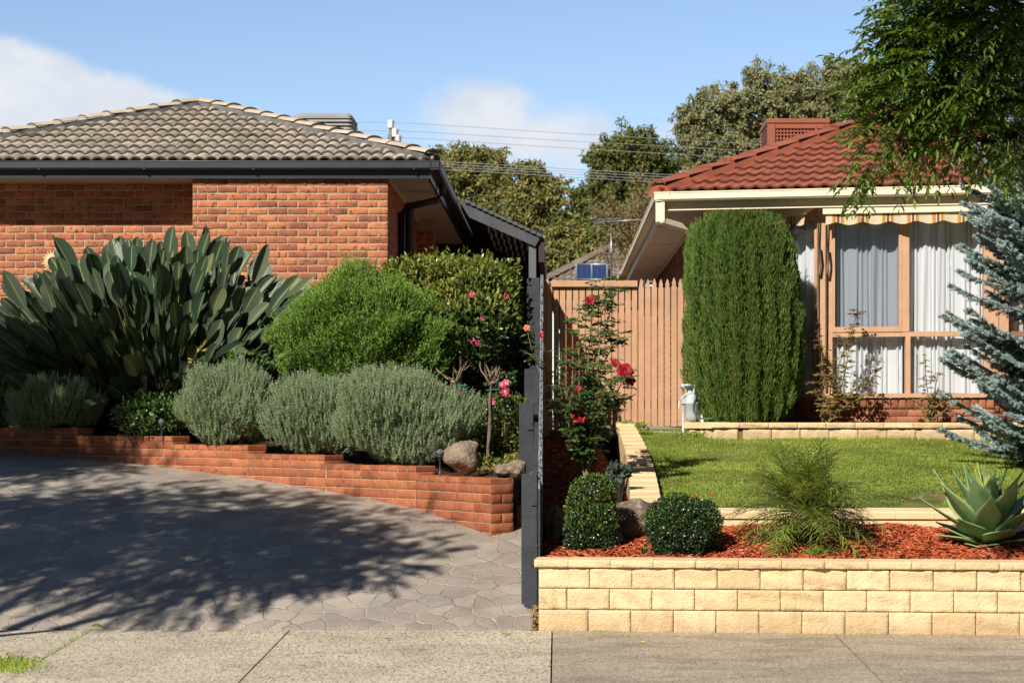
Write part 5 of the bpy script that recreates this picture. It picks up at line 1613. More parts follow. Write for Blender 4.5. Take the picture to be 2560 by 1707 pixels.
# ------------------------------------------------------------------ bright green dome, camellia, hedge, small glossy shrub
dome_m = leafmat('bright green leaf', [(0., (0.050, 0.105, 0.018)), (.5, (0.095, 0.175, 0.026)), (1., (0.17, 0.255, 0.042))], .5, .35, .22)
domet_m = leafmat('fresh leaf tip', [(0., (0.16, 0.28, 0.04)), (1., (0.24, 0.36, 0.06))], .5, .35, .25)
Y = 20.4
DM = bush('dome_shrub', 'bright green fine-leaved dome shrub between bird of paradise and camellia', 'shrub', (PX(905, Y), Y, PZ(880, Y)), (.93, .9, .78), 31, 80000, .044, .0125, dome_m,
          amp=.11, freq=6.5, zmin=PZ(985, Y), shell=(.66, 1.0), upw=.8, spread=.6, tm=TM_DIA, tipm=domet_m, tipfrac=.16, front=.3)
def shoots(o_name, c, rad, seed, amp, freq, n, L, lw, m, root, zmin, upw=.9):
    r2 = np.random.default_rng(seed + 900)
    p, n_ = blob(n, c, rad, seed, amp, freq, (.95, 1.02), zmin, 2., .2)
    ml = MB()
    k = len(p); d_ = nrm(n_ * .55 + np.array((0, 0, upw)) + r2.normal(0, .28, (k, 3))); Ls = L * r2.uniform(.4, 1.3, k)
    for j in range(9):
        t = j / 8
        a_ = r2.uniform(0, 6.28, k); o = np.stack([np.cos(a_), np.sin(a_), 0 * a_], -1)
        leaves(ml, p + d_ * (Ls * t)[:, None], d_ * .8 + o * .7, nrm(r2.normal(0, 1, (k, 3)) + (0, -.4, .6)), lw[0] * (1.1 - .4 * t), lw[1], TM_DIA)
    return ml.build(o_name, m, root)


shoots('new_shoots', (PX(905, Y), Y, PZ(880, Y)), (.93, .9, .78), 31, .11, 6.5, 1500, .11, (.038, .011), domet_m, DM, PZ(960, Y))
mb = MB()
p, n_ = blob(60, (PX(905, Y), Y, PZ(880, Y)), (.93, .9, .78), 31, .11, 6.5, (.98, 1.0), PZ(900, Y), front=-.2)
leaves(mb, p[:14], n_[:14], rdir(14), .02, .018, TM_LEAF)
mm_ = mb.build('mauve_flowers', mat('mauve petal', (0.32, 0.14, 0.40), .6), DM); mm_['kind'] = 'stuff'

cam_m = leafmat('camellia leaf', [(0., (0.022, 0.050, 0.014)), (.55, (0.045, 0.085, 0.020)), (1., (0.085, 0.125, 0.025))], .34, .5, .14)
camt_m = leafmat('young camellia leaf', [(0., (0.13, 0.17, 0.025)), (.6, (0.22, 0.245, 0.035)), (1., (0.30, 0.27, 0.055))], .3, .55, .25)
Y = 21.6
CMC, CMR = (PX(1130, Y), Y, PZ(856, Y)), (.84, .72, .78)
CLIPX = -.42
CM = bush('camellia_shrub', 'glossy camellia shrub with yellow green top and pink flowers beside the charcoal fence', 'shrub', CMC, CMR, 41, 17000, .072, .031, cam_m,
          amp=.26, freq=4.2, zmin=1.55, shell=(.66, 1.03), upw=.35, spread=.75, tipm=None, power=2.5, front=.35)
r_ = np.random.default_rng(9)
mb = MB()
p, n_ = blob(15000, CMC, CMR, 41, .26, 4.2, (.90, 1.08), CMC[2] - .05, 2.5, .5)
k_ = (p[:, 2] - CMC[2]) / CMR[2] > r_.uniform(0, .75, len(p)); p, n_ = p[k_], n_[k_]
CLIPX = None
k_ = p[:, 0] < -.40; p, n_ = p[k_], n_[k_]
leaves(mb, p, nrm(n_ * .5 + (0, 0, .9) + r_.normal(0, .55, p.shape)), nrm(n_ + r_.normal(0, .7, p.shape)), r_.uniform(.045, .08, len(p)), .026, TM_LEAF)
# taller soft shoots on top
for k in range(330):
    x = r_.uniform(-.85, .70); yo = r_.uniform(-.5, .4)
    z0 = CMC[2] + CMR[2] * math.sqrt(max(0.05, 1 - (x / .95) ** 2)) * .96 + r_.uniform(-.16, .10)
    b = np.array((CMC[0] + x, CMC[1] + yo, z0)); L_ = r_.uniform(.06, .19)
    ts = np.linspace(.1, 1, 7)[:, None]
    pp = b + ts * np.array((r_.normal(0, .25), r_.normal(0, .2), 1)) * L_
    leaves(mb, pp, nrm(r_.normal(0, .6, (7, 3)) + (0, 0, .6)), r_.normal(0, 1, (7, 3)), .06, .022, TM_LEAF)
mb.build('young_growth', camt_m, CM)


def petal_flower(mb, c, r, n=6, layers=2, face=(0, -1, .2), m=0, seed=0, cup=.55):
    r2 = np.random.default_rng(seed)
    f = nrm(face); a = nrm(np.cross(f, (0, 0, 1.))); b = np.cross(a, f)
    for l in range(layers):
        th = np.arange(n) * 2 * np.pi / n + l * .5 + r2.normal(0, .12, n)
        o = np.cos(th)[:, None] * a + np.sin(th)[:, None] * b
        d = o * (1 - .28 * l) + f * (cup * (.5 + .55 * l))
        leaves(mb, np.repeat(np.asarray(c, float)[None], n, 0), d, f + r2.normal(0, .15, (n, 3)) + o * -.4, r * (1 - .17 * l), r * .95 * (1 - .12 * l), TM_LEAF, m)


pink_m = leafmat('pink petal', [(0., (0.58, 0.035, 0.14)), (.6, (0.70, 0.07, 0.20)), (1., (0.72, 0.22, 0.32))], .5, .3, .2, (1, 1, 1))
yel_m = mat('yellow stamen', (0.72, 0.45, 0.05), .7)
for k, (px, py) in enumerate(((1062, 712), (1076, 738), (1180, 738), (1265, 742), (1180, 850), (1195, 858), (1208, 795))):
    mb = MB(); c = P(px, py, 20.78 + (0.1 if py < 760 else 0)); petal_flower(mb, c, .036, 6, 2, rng.normal(0, .4, 3) + (0, -1, .2), 0, k)
    mb.build('flower', pink_m, CM)

hedge_m = leafmat('yellow green hedge leaf', [(0., (0.06, 0.09, 0.015)), (.6, (0.13, 0.16, 0.025)), (1., (0.22, 0.23, 0.04))], .35, .5, .2)
Y = 18.6
HG = bush('low_hedge', 'low yellow green hedge with small round leaves behind the standard rose stem', 'hedge', (PX(1238, Y), Y, PZ(1085, Y)), (.33, .35, .36), 51, 6500, .028, .017, hedge_m,
          amp=.12, freq=4., zmin=PZ(1150, Y), shell=(.6, 1.), power=3.2, front=.4)
mb = MB()
for k, (px, py, s_) in enumerate(((1264, 957, .07), (1262, 978, .09), (1228, 1000, .06), (1265, 984, .06), (1255, 962, .05), (1232, 1006, .05))):
    petal_flower(mb, P(px, py, 18.1), s_ * .55, 5, 1, (rng.normal(0, .3), -1, .1), 0, k + 30, .25)
    petal_flower(mb, P(px, py, 18.07), s_ * .15, 5, 1, (0, -1, 0), 1, k + 60)
for px, py in ((1262, 995), (1258, 970), (1230, 1012)):
    mb.tube([P(px, py, 18.12), P(px + 2, py + 40, 18.2), P(px - 2, py + 120, 18.3)], .006, 5, 2)
pp = np.array([P(rng.uniform(1215, 1290), rng.uniform(930, 1040), 18.2) for _ in range(260)])
leaves(mb, pp, rdir(260), rdir(260), .045, .026, TM_LEAF, 3)
FL = mb.build('flowering_shoots', [pink_m, yel_m, cane_m, cam_m], HG)

gl_m = leafmat('small glossy leaf', [(0., (0.025, 0.055, 0.014)), (.6, (0.06, 0.115, 0.022)), (1., (0.12, 0.17, 0.035))], .22, .6, .15)
Y = 20.0
GS = bush('rose_shrub', 'small glossy-leaved shrub with red bud behind the left solar stake light', 'shrub', (PX(380, Y), Y, PZ(1042, Y)), (.36, .3, .20), 61, 3600, .034, .021, gl_m,
          amp=.25, freq=4.5, zmin=PZ(1088, Y), shell=(.5, 1.05), front=.5)
mb = MB(); petal_flower(mb, P(301, 1043, 19.8), .03, 5, 2, (0, -1, .2), 0, 3)
mb.build('flower', mat('red petal', [(0., (0.20, 0.003, 0.010)), (1., (0.38, 0.008, 0.018))], .45, .3, trans=.15), GS)
red_m = MATS['red petal']
ff_m = leafmat('mid green leaf', [(0., (0.03, 0.075, 0.012)), (1., (0.08, 0.15, 0.025))], .4, .4, .2)
Y = 21.0
bush('leafy_shrub', 'leafy green shrub tucked between the bird of paradise and the first sunny rosemary bush', 'shrub', (PX(615, Y), Y, PZ(915, Y)), (.22, .22, .14), 63, 1500, .05, .024, ff_m, amp=.2, shell=(.4, 1.05), zmin=PZ(960, Y))

# standard roses with stakes
tie_m = mat('green tie', (0.02, 0.30, 0.16), .5)


def standard_rose(label, pxb, pyb, pxt, pyt, Y, head, ties, seed):
    root = thing('standard_rose', label, 'rose', P(pxb, pyb, Y), 'pruned standard roses tied to stakes')
    r2 = np.random.default_rng(seed)
    b, t = P(pxb, pyb, Y), P(pxt, pyt, Y)
    mb_ = MB(); tt = np.linspace(0, 1, 8)[:, None]
    mb_.tube(b + (t - b) * tt + r2.normal(0, .004, (8, 3)), np.linspace(.014, .013, 8), 7)
    mb_.build('stem', bark_m, root)
    mb_ = MB()
    for k in range(9):
        a = r2.uniform(0, 6.28); d = nrm(np.array((math.cos(a) * .75, math.sin(a) * .5, r2.uniform(.5, 1.1)))); L_ = r2.uniform(.13, .24)
        pts = [t + (0, 0, -.015)]
        for q_ in range(5):
            d = nrm(d + r2.normal(0, .28, 3) + (0, 0, .12)); pts.append(pts[-1] + d * L_ / 5)
        mb_.tube(pts, np.linspace(.009, .004, 6), 5)
        if k % 2 == 0:
            d2 = nrm(d + r2.normal(0, .6, 3)); mb_.tube([pts[3], pts[3] + d2 * .05, pts[3] + d2 * .1 + (0, 0, .02)], [.005, .004, .003], 5)
    mb_.build('twigs', twig_m, root)
    mb_ = MB(); mb_.tube([P(head[0], head[1], Y + .03), P(head[0] + head[3], head[2], Y + .03)], .013, 6)
    mb_.build('stake', bark_m, root)
    for px, py in ties:
        mb_ = MB(); mb_.tube([P(px - 14, py + 1, Y - .02), P(px, py, Y - .025), P(px + 14, py - .5, Y + .01)], .0035, 5); mb_.build('tie', tie_m, root)


standard_rose('pruned bare standard rose nearest the rosemary, tied to a forked stake', 1146, 1060, 1138, 952, 17.75, (1152, 890, 1110, 0), [(1152, 963), (1158, 1016)], 71)
standard_rose('tall thin standard rose stem with bare twig head in front of the low hedge', 1221, 1142, 1228, 956, 17.4, (1232, 915, 1150, -14), [(1233, 974)], 72)

# boulders
def boulder(name, label, c, rad, seed, m, amp=.16, freq=2.2, group=None, flat=.0):
    t = np.linspace(0, np.pi, 26); ph = np.linspace(0, 2 * np.pi, 41)
    A, B = np.meshgrid(t, ph, indexing='ij')
    d = np.stack([np.sin(A) * np.cos(B), np.sin(A) * np.sin(B), np.cos(A)], -1)
    lu = Lump(seed, amp, freq)(d.reshape(-1, 3)) * Lump(seed + 9, amp * .25, freq * 4)(d.reshape(-1, 3)) * Lump(seed + 5, .02, 14)(d.reshape(-1, 3))
    G = np.asarray(c) + d * np.asarray(rad) * lu.reshape(A.shape)[..., None]
    mb_ = MB(); mb_.grid(G[::-1]); tag(mb_.build(name, m, org=(c[0], c[1], c[2] - rad[2])), label, 'rock', group)


Y = 17.05
boulder('boulder', 'rounded brown boulder on dark soil beside the solar stake light', P(1158, 1142, Y), (.155, .15, .15), 4, rock_m, .14)
boulder('boulder', 'low flat brown stone on dark soil by the charcoal fence post', P(1272, 1175, 16.75), (.135, .12, .075), 8, rock_m, .2)
boulder('boulder', 'lichened brown rock between the two clipped box bushes', P(1568, 1308, 15.4), (.24, .17, .165), 12, rock2_m, .2)
boulder('boulder', 'dark shaded rock between the charcoal fence and the tall box bush', P(1388, 1318, 15.2), (.10, .14, .15), 15, rock2_m, .18)

# solar stake lights
def stake_light(label, px, yt, yb, Y):
    root = thing('solar_stake_light', label, 'garden light', P(px, yb, Y), 'solar stake lights in the planter')
    S_ = F / Y; h = (yb - yt) / S_
    z0 = PZ(yb, Y); x = PX(px, Y)
    mb_ = MB(); mb_.tube([(x, Y, z0 - .05), (x, Y, z0 + h * .62)], .008, 8); mb_.lathe((x, Y, 0), [(0, z0 + h * .6), (.012, z0 + h * .62), (.03, z0 + h * .68), (.033, z0 + h * .72), (0, z0 + h * .73)], 14)
    mb_.build('stake', greyp_m if False else charc_m, root)
    mb_ = MB(); t = np.linspace(0, np.pi, 9)
    mb_.lathe((x, Y, z0 + h * .86), [(max(.0005, .033 * math.sin(a)), -.028 * math.cos(a)) for a in t], 10, smooth=False)
    mb_.build('globe', mat('faceted clear globe', (0.12, 0.13, 0.14), .1, .8), root)


stake_light('solar stake light at the right end of the rosemary, beside the boulder', 1100, 1122, 1180, 16.95)
stake_light('solar stake light in front of the small glossy-leaved shrub', 404, 1048, 1092, 19.6)

# ground-hugging leaves near the low stone
mb = MB(); r_ = np.random.default_rng(77)
pp = np.array([P(r_.uniform(1185, 1300), r_.uniform(1135, 1180), r_.uniform(16.9, 17.4)) for _ in range(260)]); pp[:, 2] = np.maximum(pp[:, 2], 1.0)
leaves(mb, pp, rdir(260, r_) + (0, 0, .5), rdir(260, r_) + (0, -.4, .4), .032, .02, TM_LEAF)
GC = mb.build('yellowing_creeper', leafmat('yellowing leaf small', [(0., (0.05, 0.10, 0.02)), (.6, (0.16, 0.19, 0.03)), (1., (0.42, 0.30, 0.03))], .5, .35, .2), org=P(1240, 1165, 17.1))
tag(GC, 'low creeper with yellowing leaves behind the flat stone', 'plant')
# ------------------------------------------------------------------ front right garden: mulch, lawn
mul_m = mat('red mulch chip', [(0., (0.18, 0.034, 0.016)), (.35, (0.40, 0.080, 0.032)), (.75, (0.54, 0.125, 0.048)), (.97, (0.56, 0.17, 0.07)), (1., (0.50, 0.28, 0.17))], .85, .2)
mulb_m = mat('mulch bed', (0.16, 0.030, 0.015), .95, .1, var=[(40., .4, 1.2)], bump=(50., 1., .02))


def mulz(X, Y):
    yf = 14.3 - .086 * (X + .14)
    t = np.clip((Y - yf - .2) / 1.25, 0, 1)
    z = .46 + .20 * t + .015 * np.sin(X * 5 + Y * 3) + .012 * np.sin(X * 11 - Y * 7)
    side = .60 + (np.maximum(Y, 15.2) - 15.2) * .105
    k = np.clip((.75 - X) / .35, 0, 1) * np.clip((Y - 15.0) / .6, 0, 1)
    return z * (1 - k) + side * k


mb = MB(); r_ = np.random.default_rng(3)
X, Y_ = np.meshgrid(np.linspace(-.14, 5.6, 120), np.linspace(0, 1, 24), indexing='ij')
yy_ = (14.3 - .086 * (X + .14) + .18) * (1 - Y_) + 15.95 * Y_
G = np.stack([X, yy_, mulz(X, yy_)], -1); G[..., 2] += r_.normal(0, .008, X.shape)
mb.grid(G, 1)
X, yy_ = np.meshgrid(np.linspace(-.16, .70, 14), np.linspace(15.8, 22.0, 60), indexing='ij')
G = np.stack([X, yy_, mulz(X, yy_)], -1); G[..., 2] += r_.normal(0, .008, X.shape)
mb.grid(G, 1)
def chips(N, x0, x1, y0f, y1f):
    x = r_.uniform(x0, x1, N); t = r_.uniform(0, 1, N)
    y = y0f(x) * (1 - t) + y1f(x) * t
    p = np.stack([x, y, mulz(x, y) + r_.uniform(.0, .022, N)], -1)
    a = r_.uniform(0, 6.28, N)
    d = np.stack([np.cos(a), np.sin(a) * .9, r_.normal(0, .28, N)], -1)
    n_ = np.stack([r_.normal(0, .4, N), r_.normal(0, .4, N) - .2, np.ones(N)], -1)
    s_ = r_.uniform(.5, 1.4, N)
    tm = (np.array([[-.5, .5, 0], [.5, .4, .05], [.5, -.4, .05], [-.5, -.5, 0], [0, 0, .16]]), [np.array([[1, 0, 4], [2, 1, 4], [3, 2, 4], [0, 3, 4]])])
    leaves(mb, p, d, n_, .045 * s_, .010 * r_.uniform(.6, 1.5, N), tm, 0)
chips(15000, -.1, 4.2, lambda x: 14.3 - .086 * (x + .14) + .24, lambda x: 15.85 + 0 * x)
chips(4500, -.14, .60, lambda x: 15.6 + 0 * x, lambda x: 21.8 + 0 * x)
tag(mb.build('mulch', [mul_m, mulb_m]), 'red wood-chip mulch in the bed behind the block wall', 'mulch', kind='stuff')

mb = MB()
lawn0 = lambda X: 15.86 + .215 - .06 * (X - .66)
X, T_ = np.meshgrid(np.linspace(.70, 7, 60), np.linspace(0, 1, 60), indexing='ij')
yy_ = lawn0(X) * (1 - T_) + 21.95 * T_
mb.grid(np.stack([X, yy_, lawnz(X, yy_)], -1))
tag(mb.build('lawn', turf_m), kind='structure')
grass_m = leafmat('grass blade', [(0., (0.17, 0.26, 0.032)), (.45, (0.28, 0.38, 0.050)), (.8, (0.40, 0.45, 0.08)), (.93, (0.50, 0.46, 0.14)), (1., (0.56, 0.47, 0.26))], .55, .3, .35, var=[(1.1, .68, 1.2), (4.0, .78, 1.15)])
mb = MB()


def lumpn(x, y, s, seed=0):
    r2 = np.random.default_rng(seed); z = 0
    for k in range(6):
        a = r2.uniform(0, 6.28); f_ = s * r2.uniform(.6, 2.2)
        z = z + np.sin((x * math.cos(a) + y * math.sin(a)) * f_ + r2.uniform(0, 6))
    return z / 3.0


N = 170000
x = r_.uniform(.80, 5.2, N); y = lawn0(x) + .01 + (r_.uniform(0, 1, N) ** 1.15) * 5.9
bedy = 21.22 - .1 * (x - 1.66)
keep = (lumpn(x, y, 1.3, 9) < .95) & ((x < 1.66) | (y < bedy - .01)) & (x > .80 + .03 * np.sin(y * 5)) & (r_.uniform(size=N) < .60 + .4 * np.clip(lumpn(x, y, 2.2, 1) + .4, 0, 1))
x, y = x[keep], y[keep]; N = len(x)
p = np.stack([x, y, lawnz(x, y) - .004], -1)
h = .030 * (1 + .45 * lumpn(x, y, 3.0, 2)).clip(.4, 1.8) * r_.uniform(.5, 1.3, N)
h = np.where(y > bedy[keep] - .12, h * 1.5, h)
leaves(mb, p, np.stack([r_.normal(0, .42, N), r_.normal(0, .42, N), np.ones(N)], -1), r_.normal(0, 1, (N, 3)), h, .0065, TM_BLADE)
M_ = 26000     # clover and flat leaves
x = r_.uniform(.85, 5.2, M_); y = r_.uniform(16, 21.3, M_)
k = (lumpn(x, y, 1.6, 5) > .15) & ((x < 1.66) | (y < 21.2 - .1 * (x - 1.66))); x, y = x[k], y[k]; M_ = len(x)
leaves(mb, np.stack([x, y, lawnz(x, y) + r_.uniform(.008, .026, M_)], -1), np.stack([r_.normal(0, 1, M_), r_.normal(0, 1, M_), r_.normal(0, .25, M_)], -1), np.stack([r_.normal(0, .35, M_), r_.normal(0, .35, M_) - .1, np.ones(M_)], -1), .017, .014, TM_LEAF, 1)
clov_m = leafmat('clover leaf', [(0., (0.13, 0.21, 0.03)), (.6, (0.22, 0.29, 0.045)), (1., (0.33, 0.34, 0.08))], .5, .35, .25)
# weeds at the foot of the gate
for cx_, cy_, n_, sz in ((1565, 1062, 130, .045), (1600, 1066, 90, .04), (1755, 1088, 160, .045), (1730, 1090, 60, .05), (1700, 1092, 60, .03)):
    pp = np.array([P(cx_ + r_.normal(0, 12), cy_ + r_.normal(0, 4), 21.55 + r_.normal(0, .08)) for _ in range(n_)])
    leaves(mb, pp, rdir(n_, r_) + (0, 0, .8), rdir(n_, r_) + (0, -.5, .5), sz, sz * .5, TM_LEAF, 1)
tag(mb.build('grass', [grass_m, clov_m]), 'short green lawn grass with clover and bare patches', 'grass', kind='stuff')
mb = MB()
X, yy_ = np.meshgrid(np.linspace(1.72, 6, 30), np.linspace(0, 1, 6), indexing='ij')
yb = (21.3 - .1 * (X - 1.66)) * (1 - yy_) + 23.2 * yy_
mb.grid(np.stack([X, yb, 1.40 + .02 * np.sin(X * 9)], -1)); mb.box((-.1, 21.6, 1.1), (1.7, 22.4, 1.30))
tag(mb.build('bed_soil', soil_m), kind='structure')

# ------------------------------------------------------------------ clipped box bushes
box_m = leafmat('box leaf', [(0., (0.014, 0.035, 0.014)), (.6, (0.030, 0.062, 0.022)), (1., (0.055, 0.095, 0.030))], .28, .55, .12)
boxt_m = leafmat('fresh box leaf', [(0., (0.10, 0.17, 0.02)), (1., (0.20, 0.26, 0.035))], .35, .5, .25)
Y = 14.95; S_ = F / Y
B1 = bush('box_bush', 'tall two-tiered clipped box bush beside the charcoal fence', 'shrub', P(1478, 1322, Y), (66 / S_, .19, 80 / S_), 81, 9000, .021, .013, box_m, amp=.10, freq=4., zmin=.46, power=2.7, shell=(.66, 1.), front=.45, tipm=boxt_m, tipfrac=.16)
p, n_ = blob(4200, P(1482, 1238, Y), (54 / S_, .15, 48 / S_), 82, .10, 4., (.65, 1.), None, 2.4, .45)
mb = MB(); k = len(p)
leaves(mb, p, nrm(n_ * .7 + (0, 0, .5) + rng.normal(0, .7, p.shape)), nrm(n_ + rng.normal(0, .5, p.shape)), .021, .013, TM_LEAF, 0)
ix = np.where(rng.uniform(size=k) < .32)[0]
leaves(mb, p[ix] + n_[ix] * .01, nrm(n_[ix] * .6 + (0, 0, .7) + rng.normal(0, .4, (len(ix), 3))), nrm(n_[ix] + rng.normal(0, .5, (len(ix), 3))), .02, .011, TM_LEAF, 1)
mb.build('upper_tier', [box_m, boxt_m], B1)
Y = 14.85; S_ = F / Y
bush('box_bush', 'round clipped box bush between lichened rock and feathery palm', 'shrub', P(1706, 1322, Y), (94 / S_, .26, 82 / S_), 85, 11500, .021, .013, box_m, amp=.08, freq=4., zmin=.46, power=2.3, shell=(.7, 1.), front=.45, tipm=boxt_m, tipfrac=.07)

# ------------------------------------------------------------------ pygmy date palm
PMB = P(2010, 1352, 15.05); PMB[2] = .60
PM = thing('dwarf_palm', 'feathery dwarf date palm on the red mulch in front of the inner wall', 'palm', PMB)
palm_m = leafmat('palm leaflet', [(0., (0.105, 0.16, 0.030)), (.55, (0.21, 0.275, 0.048)), (.9, (0.34, 0.37, 0.075)), (1., (0.46, 0.43, 0.12))], .36, .5, .2)
r_ = np.random.default_rng(15); mb, mr = MB(), MB()
crown = PMB + (0, 0, .20)
for k in range(100):
    a = k * 2.39996 + r_.normal(0, .2); f_ = (k + .5) / 100
    el = R(80 - 98 * f_) + r_.normal(0, .10)
    L_ = r_.uniform(.50, .74)
    d = np.array((math.cos(a) * math.cos(el), math.sin(a) * math.cos(el), math.sin(el)))
    t = np.linspace(0, 1, 34)
    dr = .16 + .26 * abs(math.cos(el))
    cen = crown + d * (L_ * t)[:, None] + np.array((0, 0, -1.)) * (dr * L_ * t ** 2.2)[:, None]
    mr.tube(cen[::5], np.linspace(.006, .002, len(cen[::5])), 5, 0, cap=False)
    q_ = cen[8:]; tq = t[8:]
    td = nrm(np.gradient(cen, axis=0))[8:]
    s_ = nrm(np.cross(td, (0.01, .02, 1.))); u = np.cross(s_, td)
    ll = .175 * np.sin(np.pi * np.clip(tq * .88 + .06, 0, 1)) ** .6 * r_.uniform(.85, 1.15, len(tq))
    for sg in (-1, 1):
        dd = td * .75 + s_ * sg * .8 + u * .12 + np.array((0, 0, -.16)) + r_.normal(0, .22, td.shape)
        leaves(mb, q_, dd, u + s_ * sg * .4, ll * r_.uniform(.85, 1.15, len(tq)), .0085, TM_BLADE)
mb.build('fronds', palm_m, PM); mr.build('stalks', leafmat('palm stalk', [(0., (0.09, 0.10, 0.03)), (1., (0.16, 0.16, 0.05))], .5, .4, 0.), PM)
mb = MB(); mb.lathe(PMB, [(.07, -.12), (.075, .0), (.065, .12), (.05, .2), (.0, .24)], 12); mb.build('trunk', darkbark_m, PM)

# ------------------------------------------------------------------ agave
AG = P(2465, 1352, 15.0); AG[2] = .585
AGT = thing('agave', 'large pale green agave rosette with pointed leaves at the right end of the mulch bed', 'agave', AG)
aga_m = leafmat('agave leaf', [(0., (0.165, 0.275, 0.11)), (.6, (0.225, 0.345, 0.145)), (1., (0.30, 0.42, 0.165))], .5, .35, .06, var=[(9., .85, 1.08)])
agt_m = leafmat('young agave leaf', [(0., (0.30, 0.38, 0.10)), (1., (0.36, 0.43, 0.13))], .45, .4, .15)
WA = [.50, .46, .55, .74, .92, 1.0, .93, .72, .42, .16, .02]
r_ = np.random.default_rng(8); mb, my = MB(), MB()
n = 54
for k in range(n):
    f_ = k / (n - 1); a = k * 2.39996 + .55
    el = R(86 - 128 * f_ ** .9)
    L_ = (.40 + .16 * math.sin(math.pi * min(1, f_ * 1.25 + .1))) * r_.uniform(.92, 1.08) * (.94 if f_ < .45 else .82 - .5 * (f_ - .45))
    W_ = .200 * (.62 + .62 * min(1, f_ * 2.2)) * r_.uniform(.9, 1.1)
    d = np.array((math.cos(a) * math.cos(el), math.sin(a) * math.cos(el), math.sin(el)))
    inward = nrm(np.array((-math.cos(a) * math.sin(el), -math.sin(a) * math.sin(el), math.cos(el))) + 1e-6)
    b = AG + np.array((0, 0, .10 - .22 * f_)) + d * .03
    bend = (-.05 if f_ < .25 else -.12 + .55 * max(0, f_ - .45))
    strip_leaf(my if k in (0, 1, 2, 4) else mb, b, d, inward, L_, W_, WA, bend, (.30 if f_ < .25 else .16), nu=13, nv=7, curl=r_.normal(0, .02))
for M_, nm, mm in ((mb, 'leaves', aga_m), (my, 'young_leaves', agt_m)):
    o = M_.build(nm, mm, AGT); sd = o.modifiers.new('thickness', 'SOLIDIFY'); sd.thickness = .009; sd.offset = 0
mb = MB(); mb.lathe(AG, [(.05, -.18), (.06, -.05), (.05, .08), (0, .14)], 12); mb.build('core', aga_m, AGT)

sm_m = leafmat('bright small leaf', [(0., (0.10, 0.19, 0.02)), (1., (0.22, 0.30, 0.04))], .4, .45, .25)
bush('seedling', 'small bright green seedling bush at the front of the mulch under the palm', 'plant', P(2040, 1388, 14.6), (.115, .08, .055), 91, 230, .032, .018, sm_m, amp=.3, shell=(.2, 1.1), front=.9)
bush('seedling', 'tiny bright green sprout left of the round box bush', 'plant', P(1612, 1375, 14.75), (.03, .03, .02), 92, 26, .02, .011, sm_m, amp=.3, shell=(.2, 1.1), front=.9)
# blue-grey succulent clump by the edging wall
bl_m = leafmat('blue grey leaf', [(0., (0.04, 0.07, 0.055)), (1., (0.085, 0.12, 0.09))], .6, .3, .05)
bush('grey_succulent', 'blue grey succulent clump behind the tall box bush, beside the edging wall', 'plant', P(1548, 1182, 16.4), (.09, .10, .045), 93, 260, .04, .022, bl_m, amp=.2, shell=(.3, 1.1), front=.9, zmin=.72)

# ------------------------------------------------------------------ trimmed conifer
CY, CYC = 21.85, None
S_ = F / CY
cyp_m = leafmat('conifer spray', [(0., (0.048, 0.095, 0.018)), (.5, (0.105, 0.175, 0.032)), (.92, (0.165, 0.240, 0.048)), (1., (0.25, 0.255, 0.065))], .6, .25, .12)
cypb_m = mat('browned spray', [(0., (0.26, 0.13, 0.05)), (1., (0.36, 0.22, 0.10))], .8, .2)
CN = thing('trimmed_conifer', 'tall clipped barrel-shaped green conifer beside the bay window', 'conifer', P(1860, 1060, CY))
r_ = np.random.default_rng(33)
zb_, zt_ = PZ(1066, CY), PZ(546, CY)
N = 120000
th = r_.uniform(0, 2 * np.pi, N); hh = r_.uniform(0, 1, N) ** .95
kf_ = (np.sin(th) < .35) | (r_.uniform(size=N) < .2); th, hh = th[kf_], hh[kf_]; N = len(th)
# outline measured by height: half-widths of the clipped barrel
ho = np.array([0, .04, .12, .25, .45, .62, .75, .85, .92, .96, .985, 1.0]); ro = np.array([.40, .46, .54, .60, .615, .60, .575, .545, .49, .425, .32, .05])
top_share = r_.uniform(size=N) < .10
rp = np.interp(hh, ho, ro)
lu = np.zeros(N)
for k in range(9):
    kk = r_.integers(3, 22); lu += np.sin(th * kk + r_.uniform(0, 6.28) + hh * r_.uniform(-3, 3)) * (.013 if kk < 10 else .014)
    lu += np.sin(th * r_.integers(4, 26) + hh * r_.uniform(8, 40) + r_.uniform(0, 6.28)) * .011
dep = r_.uniform(0, 1, N) ** 1.6 * .17
rr = rp + lu - dep
hh = np.where(top_share, .95 + .05 * np.sqrt(np.clip(1 - (r_.uniform(0, 1, N)) ** 2, 0, 1)), hh); rr = np.where(top_share, np.sqrt(r_.uniform(0, 1, N)) * .36, rr)
cx0 = PX(1860, CY)
lean = np.interp(hh, [0, .5, 1], [-.00, .0, -.06])
p = np.stack([cx0 + lean + rr * np.cos(th), CY + rr * .9 * np.sin(th), zb_ + (zt_ - zb_) * hh], -1)
od = np.stack([np.cos(th), np.sin(th), 0 * th], -1)
d = nrm(od * .35 + np.array((0, 0, 1.)) + r_.normal(0, .17, (N, 3)) + .25 * np.sin(th * 31 + hh * 23)[:, None] * np.stack([-np.sin(th), np.cos(th), 0 * th], -1))
L_ = r_.uniform(.04, .085, N)
mb = MB()
br = (r_.uniform(size=N) < .006) | ((np.sin(th * 9 + 2) * np.sin(hh * 17 + 1) > .93) & (r_.uniform(size=N) < .35)) | (top_share & (r_.uniform(size=N) < .22))
for sel, m_ in ((~br, 0), (br, 1)):
    leaves(mb, p[sel], d[sel], nrm(od[sel] + r_.normal(0, .6, (sel.sum(), 3))), L_[sel] * (1 if m_ == 0 else .8), .0095 * (1 if m_ == 0 else .8), TM_LEAF if False else TM_DIA, m_)
